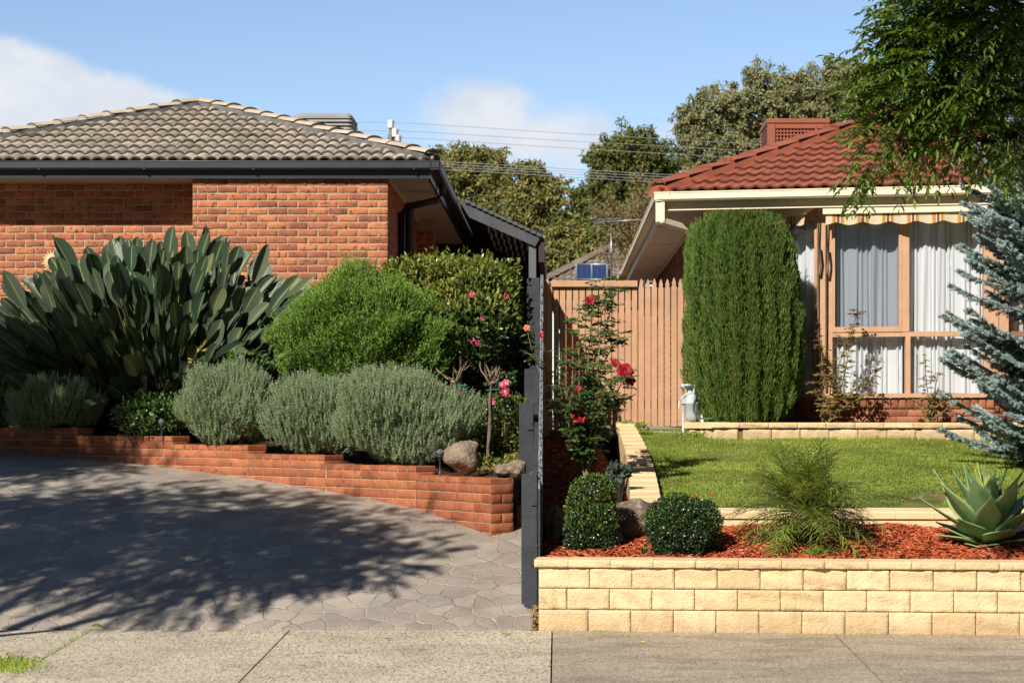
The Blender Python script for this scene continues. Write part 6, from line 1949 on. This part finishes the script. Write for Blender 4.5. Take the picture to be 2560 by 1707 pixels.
# stray leaders standing out of the clipped outline
M_ = 420; ths = r_.uniform(np.pi * .95, 2.05 * np.pi, M_); hs = r_.uniform(.2, 1.0, M_) ** .8; rs = np.interp(hs, ho, ro) * r_.uniform(.95, 1.0, M_)
b_ = np.stack([cx0 + np.interp(hs, [0, .5, 1], [0, 0, -.06]) + rs * np.cos(ths), CY + rs * .9 * np.sin(ths), zb_ + (zt_ - zb_) * hs], -1)
dd_ = nrm(np.stack([np.cos(ths) * .3, np.sin(ths) * .3, 1 + 0 * ths], -1) + r_.normal(0, .12, (M_, 3)))
for t in np.linspace(0, 1, 7):
    leaves(mb, b_ + dd_ * (.11 * t), dd_ + r_.normal(0, .25, (M_, 3)), r_.normal(0, 1, (M_, 3)), .045, .009, TM_DIA, 0)
mb.build('foliage', [cyp_m, cypb_m], CN)
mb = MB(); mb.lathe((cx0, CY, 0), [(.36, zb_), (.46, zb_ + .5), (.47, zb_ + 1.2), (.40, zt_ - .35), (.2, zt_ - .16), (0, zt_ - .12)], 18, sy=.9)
mb.build('dark_core', darkbark_m, CN)  # solid dark core added inside the crown to block light

# ------------------------------------------------------------------ blue spruce
spr_m = leafmat('blue spruce needle', [(0., (0.24, 0.32, 0.305)), (.5, (0.37, 0.47, 0.45)), (1., (0.52, 0.62, 0.59))], .6, .3, .05, (1, 1, 1))
sprd_m = leafmat('shaded old needle', [(0., (0.020, 0.034, 0.026)), (1., (0.05, 0.07, 0.055))], .7, .2, .03)  # old inner needles, coloured darker to paint the shade between branches
SX, SY = 5.07, 18.6
SPB = np.array((SX, SY, 1.02))
SPR = thing('blue_spruce', 'blue spruce with stiff silvery blue branches at the right edge of the lawn', 'spruce', SPB)
r_ = np.random.default_rng(14)
mb, mt = MB(), MB()
mt.tube([SPB + (0, 0, -.1), SPB + (0, 0, 4.4)], [.09, .012], 8)
TW = []
for k in range(430):
    z = .10 + 3.9 * (k / 430) ** 1.0 + r_.normal(0, .05)
    a = r_.uniform(0, 2 * np.pi)
    if math.cos(a) > .35 and r_.uniform() < .3: continue
    if math.sin(a) > .75 and r_.uniform() < .6: continue
    Lb = (1.45 * (1 - z / 4.9) ** .17) * r_.uniform(.80, 1.06)
    el = r_.uniform(.02, .30) + .25 * (z / 4)
    d = np.array((math.cos(a), math.sin(a), el))
    t = np.linspace(0, 1, 9)
    cen = SPB + (0, 0, z) + d * (Lb * t)[:, None] + np.array((0, 0, 1.)) * (Lb * (-.26 * t + .34 * t ** 2))[:, None] + r_.normal(0, .01, (9, 3)).cumsum(0) * .6
    mt.tube(cen, np.linspace(.013, .004, 9), 5, 0, cap=False)
    side = nrm(np.cross(d, (0, 0, 1.)))
    for j in range(int(72 * Lb)):
        tt = r_.uniform(.18, 1.0); sg = 1 if j % 2 else -1
        q_ = np.array([np.interp(tt, t, cen[:, c_]) for c_ in range(3)])
        Lt = .20 * (1.08 - tt) * r_.uniform(.6, 1.1) + .06
        dd = nrm(nrm(d) * .85 + side * sg * r_.uniform(.3, .95) + (0, 0, r_.uniform(-.18, .30)))
        TW.append((q_, dd, Lt, tt))
    TW.append((cen[-2], nrm(cen[-1] - cen[-2]), .14, 1.0))
TWp = np.array([x[0] for x in TW]); TWd = np.array([x[1] for x in TW]); TWl = np.array([x[2] for x in TW]); TWt = np.array([x[3] for x in TW])
vis = TWp[:, 0] < 4.6
def needles(sel, per, m_, t0, t1):
    p_, d_, l_ = TWp[sel], TWd[sel], TWl[sel]; K_ = len(p_)
    t = r_.uniform(t0, t1, (K_, per)); a = r_.uniform(0, 6.28, (K_, per))
    s_ = nrm(np.cross(d_, (.2, .3, 1.))); u = np.cross(s_, d_)
    rad_ = np.cos(a)[..., None] * s_[:, None] + np.sin(a)[..., None] * u[:, None]
    pos = p_[:, None] + d_[:, None] * (t * l_[:, None])[..., None]
    dd = d_[:, None] * .75 + rad_ * .85 + np.array((0, 0, .22))
    leaves(mb, pos.reshape(-1, 3), dd.reshape(-1, 3), r_.normal(0, 1, (K_ * per, 3)), r_.uniform(.022, .033, K_ * per), .0068, TM_DIA, m_)
needles(vis & (TWt > .35), 74, 0, .04, 1.06)
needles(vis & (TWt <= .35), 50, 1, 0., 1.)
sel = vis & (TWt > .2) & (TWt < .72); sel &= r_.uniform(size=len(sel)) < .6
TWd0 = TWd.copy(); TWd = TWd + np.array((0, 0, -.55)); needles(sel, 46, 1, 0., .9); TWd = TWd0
needles(~vis, 30, 0, 0., 1.05)
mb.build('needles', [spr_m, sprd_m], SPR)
for q_, dd, l_, _ in TW[::1]:
    mt.add([q_ + (0, 0, .003), q_ - (0, 0, .003), q_ + dd * l_], [[0, 1, 2]], 0)
mt.build('branches', darkbark_m, SPR)

# ------------------------------------------------------------------ roses
rleaf_m = leafmat('rose leaf', [(0., (0.025, 0.060, 0.014)), (.6, (0.055, 0.105, 0.022)), (1., (0.105, 0.155, 0.035))], .38, .45, .2)
ryl_m = leafmat('autumn rose leaf', [(0., (0.09, 0.13, 0.025)), (.5, (0.20, 0.16, 0.04)), (.8, (0.32, 0.20, 0.04)), (1., (0.20, 0.08, 0.04))], .5, .35, .22)
rpu_m = leafmat('purple young leaf', [(0., (0.10, 0.03, 0.03)), (1., (0.19, 0.07, 0.055))], .45, .4, .15, (1, 1, 1))


def rose_plant(name, label, base, canes, seed, leafm, dens=9, Ls=.05, flowers=(), fr=.05, canem=None, spread=1.0, tipm=None, group=None, rad=.009):
    """canes: list of polylines of world points"""
    root = thing(name, label, 'rose', base, group)
    r2 = np.random.default_rng(seed); ms, ml = MB(), MB()
    for cn in canes:
        cn = np.array(cn, float); n = len(cn)
        t = np.linspace(0, n - 1, 5 * n)
        pts = np.stack([np.interp(t, range(n), cn[:, k]) for k in range(3)], 1)
        for _ in range(3): pts[1:-1] = (pts[:-2] + 2 * pts[1:-1] + pts[2:]) / 4
        ms.tube(pts, np.linspace(rad, rad * .4, len(pts)), 6)
        L = np.linalg.norm(np.diff(pts, axis=0), axis=1).sum()
        K = int(dens * L * 10)
        for j in range(K):
            f_ = r2.uniform(.12, 1.0); q_ = np.array([np.interp(f_ * (len(pts) - 1), range(len(pts)), pts[:, k]) for k in range(3)])
            a = r2.uniform(0, 6.28)
            d = nrm(np.array((math.cos(a), math.sin(a), r2.uniform(-.2, .5)))); s_ = nrm(np.cross(d, (0, 0, 1.)))
            rl = Ls * r2.uniform(1.2, 2.4) * spread
            up2 = np.array((r2.normal(0, .3), -.3, 1.))
            ps, ds = [], []
            for tt, sg in ((.45, -1), (.45, 1), (.75, -1), (.75, 1), (1.0, 0)):
                ps.append(q_ + d * rl * tt + (0, 0, -.12 * rl * tt)); ds.append(d * (.5 if sg else 1.) + s_ * sg * .85 + (0, 0, -.25))
            sz = Ls * r2.uniform(.75, 1.15)
            leaves(ml, ps, np.array(ds), up2 + r2.normal(0, .25, (5, 3)), sz, sz * .62, TM_LEAF, 1 if (tipm is not None and f_ > .8) else 0)
            ms.tube([q_, q_ + d * rl], .0016, 4, 0, cap=False)
    ms.build('canes', canem or cane_m, root)
    ml.build('foliage', [leafm] + ([tipm] if tipm is not None else []), root)
    for k, (px, py, Yf, r) in enumerate(flowers):
        mf = MB(); c = P(px, py, Yf)
        for q_ in range(4):
            petal_flower(mf, c + (0, 0, -.006 * q_), r * (1.0 - .17 * q_), 6 if q_ < 2 else 4, 1, (r2.normal(0, .15), -.8, .35), 0, seed * 7 + k * 5 + q_, .25 + .45 * q_)
        mf.build('flower', red_m, root)
    return root


Y = 17.2
def cane(pts, Y, dy=.0): return [P(a, b, Y + dy * k) for k, (a, b) in enumerate(pts)]
rose_plant('rose_bush', 'tall leafy rose bush with dark red blooms in front of the tan fence', P(1462, 1190, Y),
           [cane([(1462, 1190), (1450, 1120), (1440, 1040), (1430, 960), (1425, 900)], Y), cane([(1465, 1190), (1480, 1080), (1492, 960), (1500, 850), (1505, 760), (1512, 690)], Y, .05),
            cane([(1466, 1190), (1500, 1080), (1540, 990), (1562, 935)], Y, -.05), cane([(1460, 1190), (1455, 1100), (1470, 1000), (1470, 900), (1478, 820), (1478, 757)], Y, .06),
            cane([(1462, 1190), (1430, 1090), (1410, 1020), (1400, 960)], Y, -.04), cane([(1466, 1190), (1480, 1100), (1520, 1010), (1540, 960), (1545, 912)], Y, .03),
            cane([(1464, 1190), (1470, 1120), (1500, 1050), (1548, 1010), (1590, 985)], Y, -.02), cane([(1460, 1190), (1470, 1060), (1490, 940), (1530, 870), (1548, 830)], Y, .1),
            cane([(1460, 1185), (1440, 1110), (1452, 1040), (1450, 985)], Y, -.08), cane([(1465, 1190), (1475, 1080), (1500, 1000), (1520, 950)], Y, -.09),
            cane([(1466, 1190), (1455, 1100), (1460, 980), (1520, 800), (1540, 720)], Y, .12), cane([(1462, 1190), (1440, 1090), (1470, 980), (1440, 860), (1448, 790)], Y, .14)],
           101, rleaf_m, 4.2, .056, [(1476, 751, Y - .05, .052), (1537, 907, Y - .1, .042), (1563, 928, Y - .15, .085), (1576, 952, Y - .15, .055), (1447, 1040, Y - .2, .075), (1446, 971, Y - .1, .03), (1562, 938, Y - .16, .06)], tipm=None)
Y = 18.9
rose_plant('rose_bush', 'pruned rose of bare green canes with purple leaf tips, right against the charcoal fence', P(1400, 1090, Y),
           [cane([(1405, 1090), (1392, 1010), (1380, 960), (1372, 930)], Y), cane([(1405, 1090), (1395, 1000), (1385, 950), (1400, 900)], Y, .05), cane([(1406, 1090), (1410, 1020), (1405, 960), (1392, 915)], Y, .03),
            cane([(1405, 1090), (1425, 1010), (1432, 960), (1442, 925)], Y, -.04), cane([(1404, 1090), (1398, 1000), (1400, 930), (1405, 880)], Y, -.02), cane([(1402, 1090), (1380, 1000), (1365, 930), (1358, 850)], Y, -.05),
            cane([(1404, 1090), (1385, 1030), (1372, 990), (1368, 950)], Y), cane([(1404, 1090), (1420, 1000), (1412, 940), (1410, 880)], Y)],
           103, rpu_m, 1.1, .034, [(1353, 838, Y - .5, .03)], tipm=rpu_m)
Y = 18.0
rose_plant('rose_bush', 'thin rose shoot with an orange bud leaning out over the charcoal fence', P(1350, 920, Y),
           [cane([(1352, 935), (1340, 905), (1328, 868), (1318, 825)], Y), cane([(1340, 905), (1326, 885), (1305, 880)], Y)], 105, rleaf_m, 3.5, .036, (), rad=.006)
mb = MB(); petal_flower(mb, P(1317, 820, 18.0), .035, 5, 2, (0, -1, .3), 0, 5); 
mb.build('flower', leafmat('orange petal', [(0., (0.75, 0.15, 0.08)), (1., (0.85, 0.32, 0.16))], .5, .3, .2, (1, 1, 1)), bpy.data.objects['rose_bush.002'])
Y = 21.75
rose_plant('rose_bush', 'sparse yellowing rose with tall red-tipped shoot in front of the bay window', P(2070, 1056, Y),
           [cane([(2068, 1056), (2062, 1010), (2040, 985), (2030, 950)], Y), cane([(2070, 1056), (2085, 980), (2100, 900), (2130, 830), (2145, 770)], Y), cane([(2068, 1056), (2110, 1000), (2150, 960), (2190, 920)], Y),
            cane([(2066, 1056), (2060, 990), (2055, 900), (2050, 820)], Y), cane([(2068, 1056), (2100, 980), (2120, 900), (2110, 840)], Y), cane([(2070, 1056), (2120, 1010), (2170, 985), (2180, 950)], Y), cane([(2068, 1056), (2075, 980), (2085, 900)], Y)],
           107, ryl_m, 4.4, .042, (), tipm=rpu_m)
rose_plant('rose_bush', 'small sparse green rose beside the blue spruce, below the bay window', P(2320, 1056, Y - .1),
           [cane([(2318, 1056), (2322, 1000), (2315, 950), (2312, 885)], Y - .1), cane([(2318, 1056), (2345, 1010), (2365, 980)], Y - .1), cane([(2316, 1056), (2300, 1010), (2280, 1000)], Y - .1), cane([(2320, 1056), (2335, 990), (2345, 930)], Y - .1), cane([(2320, 1056), (2370, 1020), (2390, 1000)], Y - .1)],
           109, ryl_m, 4.0, .036, ())

# ------------------------------------------------------------------ trees beyond the houses
gum1 = leafmat('gum leaf olive', [(0., (0.11, 0.13, 0.036)), (.6, (0.21, 0.23, 0.066)), (.9, (0.31, 0.255, 0.085)), (1., (0.46, 0.24, 0.10))], .55, .3, .15)
gum2 = leafmat('gum leaf green', [(0., (0.065, 0.09, 0.02)), (.7, (0.14, 0.165, 0.036)), (1., (0.25, 0.22, 0.06))], .55, .3, .15)
gum3 = leafmat('gum leaf grey', [(0., (0.15, 0.17, 0.08)), (.65, (0.27, 0.29, 0.135)), (.9, (0.36, 0.31, 0.155)), (1., (0.48, 0.29, 0.16))], .55, .3, .15)


def gum(label, Y, blobs, seed, m, per=2600, L=.15, W=.058, trunkpx=None, base_z=1.2):
    cs = [(P(a, b, Y + dy), r * Y / F) for a, b, r, dy in blobs]
    bx = cs[0][0][0] if trunkpx is None else PX(trunkpx, Y)
    root = thing('gum_tree', label, 'tree', (bx, Y, base_z), 'gum trees behind the houses')
    r2 = np.random.default_rng(seed); ml, ms = MB(), MB()
    for i, (c, r) in enumerate(cs):
        # each blob is itself a cluster of leafy tufts
        nt = int(60 + 46 * r)
        tp, tn = blob(nt, c, (r, r * .8, r * .92), seed + i * 7, .28, 3.5, (.40, 1.08), None)
        tr_ = r * r2.uniform(.10, .40, len(tp))
        k = max(20, int(per * r * r / len(tp) * 4.8))
        pos = np.repeat(tp, k, 0) + nrm(r2.normal(size=(len(tp) * k, 3))) * (np.repeat(tr_, k) * r2.uniform(.3, 1., len(tp) * k))[:, None] * np.array((1, 1, .8))
        n_ = len(pos)
        d = np.array((0, 0, -.45)) + r2.normal(0, .6, (n_, 3))
        leaves(ml, pos, d, r2.normal(0, 1, (n_, 3)) + (0, -.5, .4), L * r2.uniform(.6, 1.2, n_), W * r2.uniform(.7, 1.3, n_), TM_DIA)
        stems(ms, c + (0, 0, -r * .5), tp[::3], .05, .015, sag=.05, n=4)
    top_ = np.mean([c for c, _ in cs], 0)
    b = np.array((bx, Y, base_z))
    fork = b * .45 + top_ * .55
    ms.tube([b, b * .7 + fork * .3 + (.1, 0, 0), fork], [.32, .26, .2], 8)
    for c, r in cs: ms.tube([fork, (fork + c) / 2 + (0, 0, .2), c + (0, 0, -r * .4)], [.17, .12, .06], 6)
    ml.build('crown', m, root); ms.build('trunk', bark_m, root)


gum('rounded olive gum with rusty tips rising right beside the grey roof', 58, [(1150, 430, 66, 0), (1220, 415, 60, .5), (1260, 460, 50, -1), (1170, 500, 66, 0), (1120, 470, 50, 1), (1190, 560, 60, 0), (1100, 400, 36, 1), (1230, 520, 40, 0)], 201, gum1, 1500)
gum('smaller olive gum with rusty tips in the middle gap, right of the rounded one', 56, [(1350, 470, 60, 0), (1320, 530, 62, 0), (1380, 510, 45, 0), (1330, 430, 32, 0), (1300, 590, 60, 0), (1360, 600, 50, 0), (1400, 560, 30, 0)], 203, gum1, 1500)
gum('dark green dense gum with rounded top at the centre of the gap', 62, [(1545, 390, 64, 0), (1600, 385, 66, 0), (1640, 410, 55, 0), (1570, 430, 70, 0), (1510, 410, 34, 0), (1520, 500, 75, 0), (1600, 490, 70, 0), (1460, 500, 45, 0), (1480, 560, 60, 0), (1560, 570, 70, 0), (1660, 450, 40, 0)], 205, gum2, 1500)
gum('low rusty gum in front of the dark one, just above the far roof', 50, [(1420, 590, 45, 0), (1450, 630, 50, 0), (1400, 650, 45, 0), (1370, 640, 50, 0), (1500, 600, 45, 0), (1340, 690, 50, 0)], 207, gum1, 1500)
gum('largest grey green gum, towering behind the red tile roof', 66, [(1770, 280, 62, 0), (1800, 370, 75, 0), (1740, 360, 50, 0), (1850, 260, 66, 0), (1920, 230, 68, 0), (1930, 300, 75, 0), (1990, 240, 62, 0), (2050, 215, 62, 0), (2110, 200, 55, 0), (2080, 280, 75, 0), (2010, 330, 70, 0), (1760, 430, 60, 0), (2170, 230, 60, 0), (2150, 300, 60, 0), (1850, 400, 66, 0), (1720, 310, 34, 0)], 209, gum3, 1300, trunkpx=2095)
# bare twiggy tree in front of the far trees
BT = thing('bare_tree', 'bare twiggy deciduous tree between the dark gum and the red roof eave', 'tree', P(1590, 760, 38))
r_ = np.random.default_rng(44); mb = MB(); ml = MB()
b0 = P(1590, 760, 38)
def grow(p, d, L, r, lev):
    n = 5; pts = [p]
    for k in range(n):
        d = nrm(d + r_.normal(0, .10, 3) + (0, 0, .06)); pts.append(pts[-1] + d * L / n)
    mb.tube(pts, np.linspace(r, r * .55, n + 1), 5 if lev < 2 else 3, 0, cap=False)
    if lev >= 2:
        q_ = np.array(pts)[r_.integers(1, n + 1, 5)] + r_.normal(0, .05, (5, 3)); leaves(ml, q_, r_.normal(0, 1, (5, 3)), r_.normal(0, 1, (5, 3)), .07, .035, TM_DIA)
    if lev == 4: return
    for k in range(4 if lev < 3 else 3):
        t = r_.uniform(.35, 1.0); q_ = pts[max(1, int(t * n))]
        grow(q_, nrm(d + r_.normal(0, .42, 3)), L * r_.uniform(.55, .75), r * .5, lev + 1)
for k in range(5): grow(b0, nrm(np.array((r_.normal(0, .28), r_.normal(0, .2), 1.))), 1.25, .035, 0)
mb.build('branches', mat('pale brown twig', [(0., (0.20, 0.15, 0.10)), (1., (0.30, 0.24, 0.17))], .85, .2), BT); ml.build('crown', leafmat('last leaf', [(0., (0.15, 0.15, 0.05)), (1., (0.26, 0.19, 0.08))], .6, .3, .2), BT)

# ------------------------------------------------------------------ street trees on the verge
street_m = leafmat('ash leaflet', [(0., (0.045, 0.090, 0.014)), (.55, (0.10, 0.175, 0.024)), (1., (0.22, 0.30, 0.042))], .4, .35, .38)


def compound(ml, ms, p, d, L, r2, pairs=6, Lf=.060, Wf=.0195, tm=TM_LEAF):
    """pinnate leaves: p, d (N,3) base and direction"""
    N = len(p); d = nrm(d)
    s_ = nrm(np.cross(d, (0.02, .01, 1.))); 
    dn = np.array((0, 0, -1.))
    T = [(t, sg) for t in np.linspace(.25, .93, pairs) for sg in (-1, 1)] + [(1.0, 0)]
    sc = np.broadcast_to(L, (N,))
    for t, sg in T:
        q_ = p + d * (sc * t)[:, None] + dn * (.20 * sc * t ** 2)[:, None]
        tang = d + dn * (.4 * t)
        dd = tang * (.55 if sg else 1.) + s_ * sg * .85 + dn * .14 + r2.normal(0, .14, (N, 3))
        leaves(ml, q_, dd, np.array((0, 0, 1.)) + s_ * sg * .25 + r2.normal(0, .22, (N, 3)), Lf * sc / .24 * r2.uniform(.85, 1.15, N), Wf * sc / .24, tm)
    for k in range(N):
        ms.add([p[k] + s_[k] * .0018, p[k] - s_[k] * .0018, p[k] + d[k] * sc[k] * .55 + dn * .06 * sc[k], p[k] + d[k] * sc[k] + dn * .2 * sc[k]], [[0, 1, 2], [1, 3, 2]], 0)


def street_tree(label, base, fork, blobs, seed, nleaf, limbs=(), extra=None, group=None, rl=.24):
    root = thing('street_tree', label, 'tree', base, group)
    r2 = np.random.default_rng(seed); ml, ms, mw = MB(), MB(), MB()
    base, fork = np.asarray(base, float), np.asarray(fork, float)
    mw.tube([base, base * .6 + fork * .4 + (.03, .02, 0), fork], [.16, .13, .11], 10)
    tot = sum(b[3] for b in blobs)
    for i, (x, y, z, wgt, rx, ry, rz) in enumerate(blobs):
        c = np.array((x, y, z)); n = int(nleaf * wgt / tot)
        p, n_ = blob(n, c, (rx, ry, rz), seed + 11 * i, .22, 3.2, (.35, 1.05))
        far = rx > .6
        compound(ml, ms, p, nrm(n_ * .8 + (-.15, 0, -.05) + r2.normal(0, .5, p.shape)), r2.uniform(.75, 1.2, len(p)) * rl * (1.25 if far else 1), r2, Wf=.030 if far else .0195, tm=TM_DIA if far else TM_LEAF)
        mid = fork * .5 + c * .5 + (0, 0, .25)
        t = np.linspace(0, 1, 8)[:, None]
        if rx > .6: mw.tube((1 - t) ** 2 * fork + 2 * t * (1 - t) * mid + t ** 2 * c, np.linspace(.06, .02, 8), 7)
        stems(mw, c, p[::max(1, len(p) // 16)], .010 if rx < .6 else .014, .003, sag=.04, n=5)
    for l in limbs: mw.tube(np.array(l), np.linspace(.022, .006, len(l)), 7)
    ml.build('crown', street_m, root); ms.build('leaf_stalks', cane_m, root); mw.build('trunk', darkbark_m, root)
    return root


def pb(px, py, Y, r, w, ry=None): c = P(px + 12, py - 55, Y); rr = r * Y / F; return (c[0], c[1], c[2], w, rr, rr * (ry or 1.1), rr * .85)


def pl(px, py, Y, r, w): return pb(px - 5, py + 14, Y, r * .8, w * .75)


Yt = 12.0
vis = [pb(2350, 40, Yt, 80, 30), pb(2420, 90, Yt, 130, 40), pb(2520, 60, Yt - .2, 140, 40), pb(2275, 120, Yt, 48, 14), pb(2205, 175, Yt + .1, 30, 7), pb(2165, 225, Yt + .1, 16, 3), pb(2275, 215, Yt, 65, 20),
       pb(2360, 190, Yt, 120, 36), pb(2470, 200, Yt, 110, 22), pb(2295, 290, Yt, 60, 15), pb(2210, 280, Yt + .05, 24, 5), pb(2215, 355, Yt, 46, 8), pb(2160, 385, Yt, 26, 3), pl(2190, 430, Yt, 32, 5), pl(2165, 462, Yt, 16, 2),
       pl(2255, 410, Yt, 46, 8), pl(2320, 370, Yt, 55, 9), pl(2390, 350, Yt, 62, 8), pl(2400, 410, Yt, 38, 4), pl(2460, 390, Yt, 55, 7), pl(2530, 380, Yt, 65, 10), pb(2540, 300, Yt, 70, 9), pb(2420, 290, Yt, 70, 9), pl(2560, 440, Yt, 40, 4)]
big = [(4.1, 10.6, 5.3, 210, 1.6, 1.7, 1.0), (3.2, 10.0, 5.6, 130, 1.1, 1.3, .8), (4.6, 9.2, 5.7, 160, 1.6, 1.5, 1.0), (3.7, 9.0, 4.9, 110, 1.0, 1.1, .8), (2.35, 10.1, 5.5, 190, 1.05, 1.2, .75), (3.1, 11.0, 4.75, 110, .85, .8, .55), (2.6, 9.3, 6.1, 120, 1.1, 1.1, .7)]
street_tree('leafy street tree with drooping feathery leaves hanging in at the top right', (4.7, 10.2, -.12), (4.5, 10.4, 2.9), vis + big, 301, 6000,
            [[np.array((4.5, 10.4, 3.0)), P(2560, 255, 12.0), P(2480, 250, 12.0), P(2390, 228, 12.0), P(2330, 215, 12.)]])
street_tree('leafy street tree out of frame on the left, its shade dappling the driveway', (-6.6, 9.9, -.12), (-6.5, 9.9, 3.1),
            [(-5.75, 10.42, 5.0, 90, 1.35, 1.0, .7), (-6.6, 10.92, 5.6, 130, 1.7, 1.4, .95), (-7.9, 11.1, 5.4, 100, 1.5, 1.0, .8), (-5.2, 11.02, 5.3, 45, .9, .7, .45), (-4.6, 10.42, 5.0, 30, .7, .6, .4), (-8.2, 11.02, 5.4, 90, 1.5, 1.5, 1.0)], 303, 4200)
street_tree('tall leafy garden tree out of frame on the far left, shading the bird of paradise', (-10.3, 14.0, .6), (-9.9, 14.0, 5.2),
            [(-8.9, 14.0, 7.5, 90, 1.0, 1.2, .75), (-9.9, 14.3, 7.5, 120, 1.4, 1.4, 1.1), (-9.4, 13.8, 6.4, 110, 1.2, 1.5, .8), (-10.4, 13.6, 6.4, 90, 1.4, 1.5, 1.1), (-8.3, 13.6, 6.6, 50, .8, 1.0, .6)], 305, 4200)

# ------------------------------------------------------------------ fallen leaves, petals, moss in the joints
r_ = np.random.default_rng(66)
def ground_z(X, Y):
    if Y > 14.35: return float(zdrive(Y))
    return -.03 * (14.3 - Y)
def px_ground(px, py):
    Y = 12.0
    for _ in range(60):
        z = ground_z(0, Y); Y = .5 * Y + .5 * (CH - z) * F / (py - HY)
    return np.array((PX(px, Y), Y, ground_z(0, Y)))
for label, px, py, L_, m_, grp in (('red rose petal lying in the dark shade of the driveway', 962, 1295, .05, red_m, None), ('dark red petal on the sunny part of the driveway', 1152, 1425, .032, red_m, None),
                            ('long tan dry leaf on the driveway near the charcoal post', 1255, 1462, .07, dead_m, None), ('small yellow leaf on the driveway by the charcoal post', 1278, 1440, .03, yel_m, None), ('small yellow leaf on the driveway below the brick planter corner', 1158, 1352, .03, yel_m, None),
                            ('tan dry leaf on the right-hand pavement below the block wall', 1468, 1598, .055, dead_m, None), ('yellow leaf on the pavement below the block wall, beside the tan dry leaf', 1600, 1607, .045, yel_m, None), ('curled brown leaf at the pavement joint', 1778, 1658, .04, dead_m, None),
                            ('small orange leaf on the far right pavement', 2038, 1606, .03, dead_m, None), ('small tan leaf on the pavement right of the long joint', 1572, 1676, .03, dead_m, None), ('pale leaf on the left pavement slab', 1102, 1596, .03, dead_m, None), ('tiny dark leaf on the pavement left of the yellow one', 1440, 1630, .022, dead_m, None), ('small pale leaf on the driveway above the pavement edge', 1290, 1395, .022, yel_m, None)):
    mb = MB(); c = px_ground(px, py) + (0, 0, .008)
    a = r_.uniform(-.5, .5)
    strip_leaf(mb, c, (math.cos(a), math.sin(a), .05), (0, -.15, 1.), L_, L_ * .45, WID, .02, .35, nu=7, nv=5, curl=.15)
    tag(mb.build('fallen_petal' if m_ is red_m else 'fallen_leaf', m_, org=c), label, 'petal' if m_ is red_m else 'leaf', grp)
for px, py in ((1756, 1209), (1736, 1240), (1749, 1256), (1680, 1242), (1714, 1262), (1782, 1236)):
    Y = 16.6
    for _ in range(40):
        Y = .5 * Y + .5 * (CH - float(lawnz(PX(px, Y), Y)) - .03) * F / (py - HY)
    Y = max(Y, 16.02)
    c = np.array((PX(px, Y), Y, float(lawnz(PX(px, Y), Y)) + .03))
    mb = MB(); petal_flower(mb, c, .024, 3, 1, (r_.normal(0, .3), -.6, .6), 0, px)
    tag(mb.build('fallen_petal', red_m, org=c), 'dark red rose petal on the lawn behind the round box bush', 'petal', 'red petals on the near lawn')
mb = MB()
for (x0, y0, x1, y1, n, hh_) in ((235, 1568, 80, 1662, 420, .014), (232, 1566, 250, 1570, 60, .02), (560, 1571, 600, 1571, 40, .016), (1485, 1577, 1515, 1578, 60, .02), (1320, 1572, 1335, 1577, 40, .012)):
    for k in range(n):
        t = r_.uniform(); c = px_ground(x0 + (x1 - x0) * t, y0 + (y1 - y0) * t) + (r_.normal(0, .014), r_.normal(0, .01), -.004)
        leaves(mb, c[None], np.array([[r_.normal(0, .8), r_.normal(0, .8), 1.]]), rdir(1, r_), hh_ * r_.uniform(.5, 1.4), .007, TM_BLADE)
for k in range(900):
    c = px_ground(max(-60, r_.normal(20, 36)), 1662 + r_.normal(0, 9)); leaves(mb, c[None], np.array([[r_.normal(0, .7), r_.normal(0, .7), 1.]]), rdir(1, r_), .045 * r_.uniform(.4, 1.2), .008, TM_BLADE)
tag(mb.build('joint_grass', grass_m), 'grass and moss growing in the pavement joints', 'grass', kind='stuff')
# strip of litter between driveway edge and block wall
mb = MB()
for k in range(240):
    c = np.array((r_.uniform(-.19, -.14), r_.uniform(14.28, 14.8), 0)); c[2] = float(zdrive(c[1])) - r_.uniform(.0, .03)
    leaves(mb, c[None], rdir(1, r_), rdir(1, r_), .03, .014, TM_LEAF)
mb.box((-.20, 14.3, -.2), (-.12, 14.9, .0), 1)
tag(mb.build('leaf_litter', [dead_m, soil_m]), 'strip of dry leaf litter between driveway and block wall', 'litter', kind='stuff')
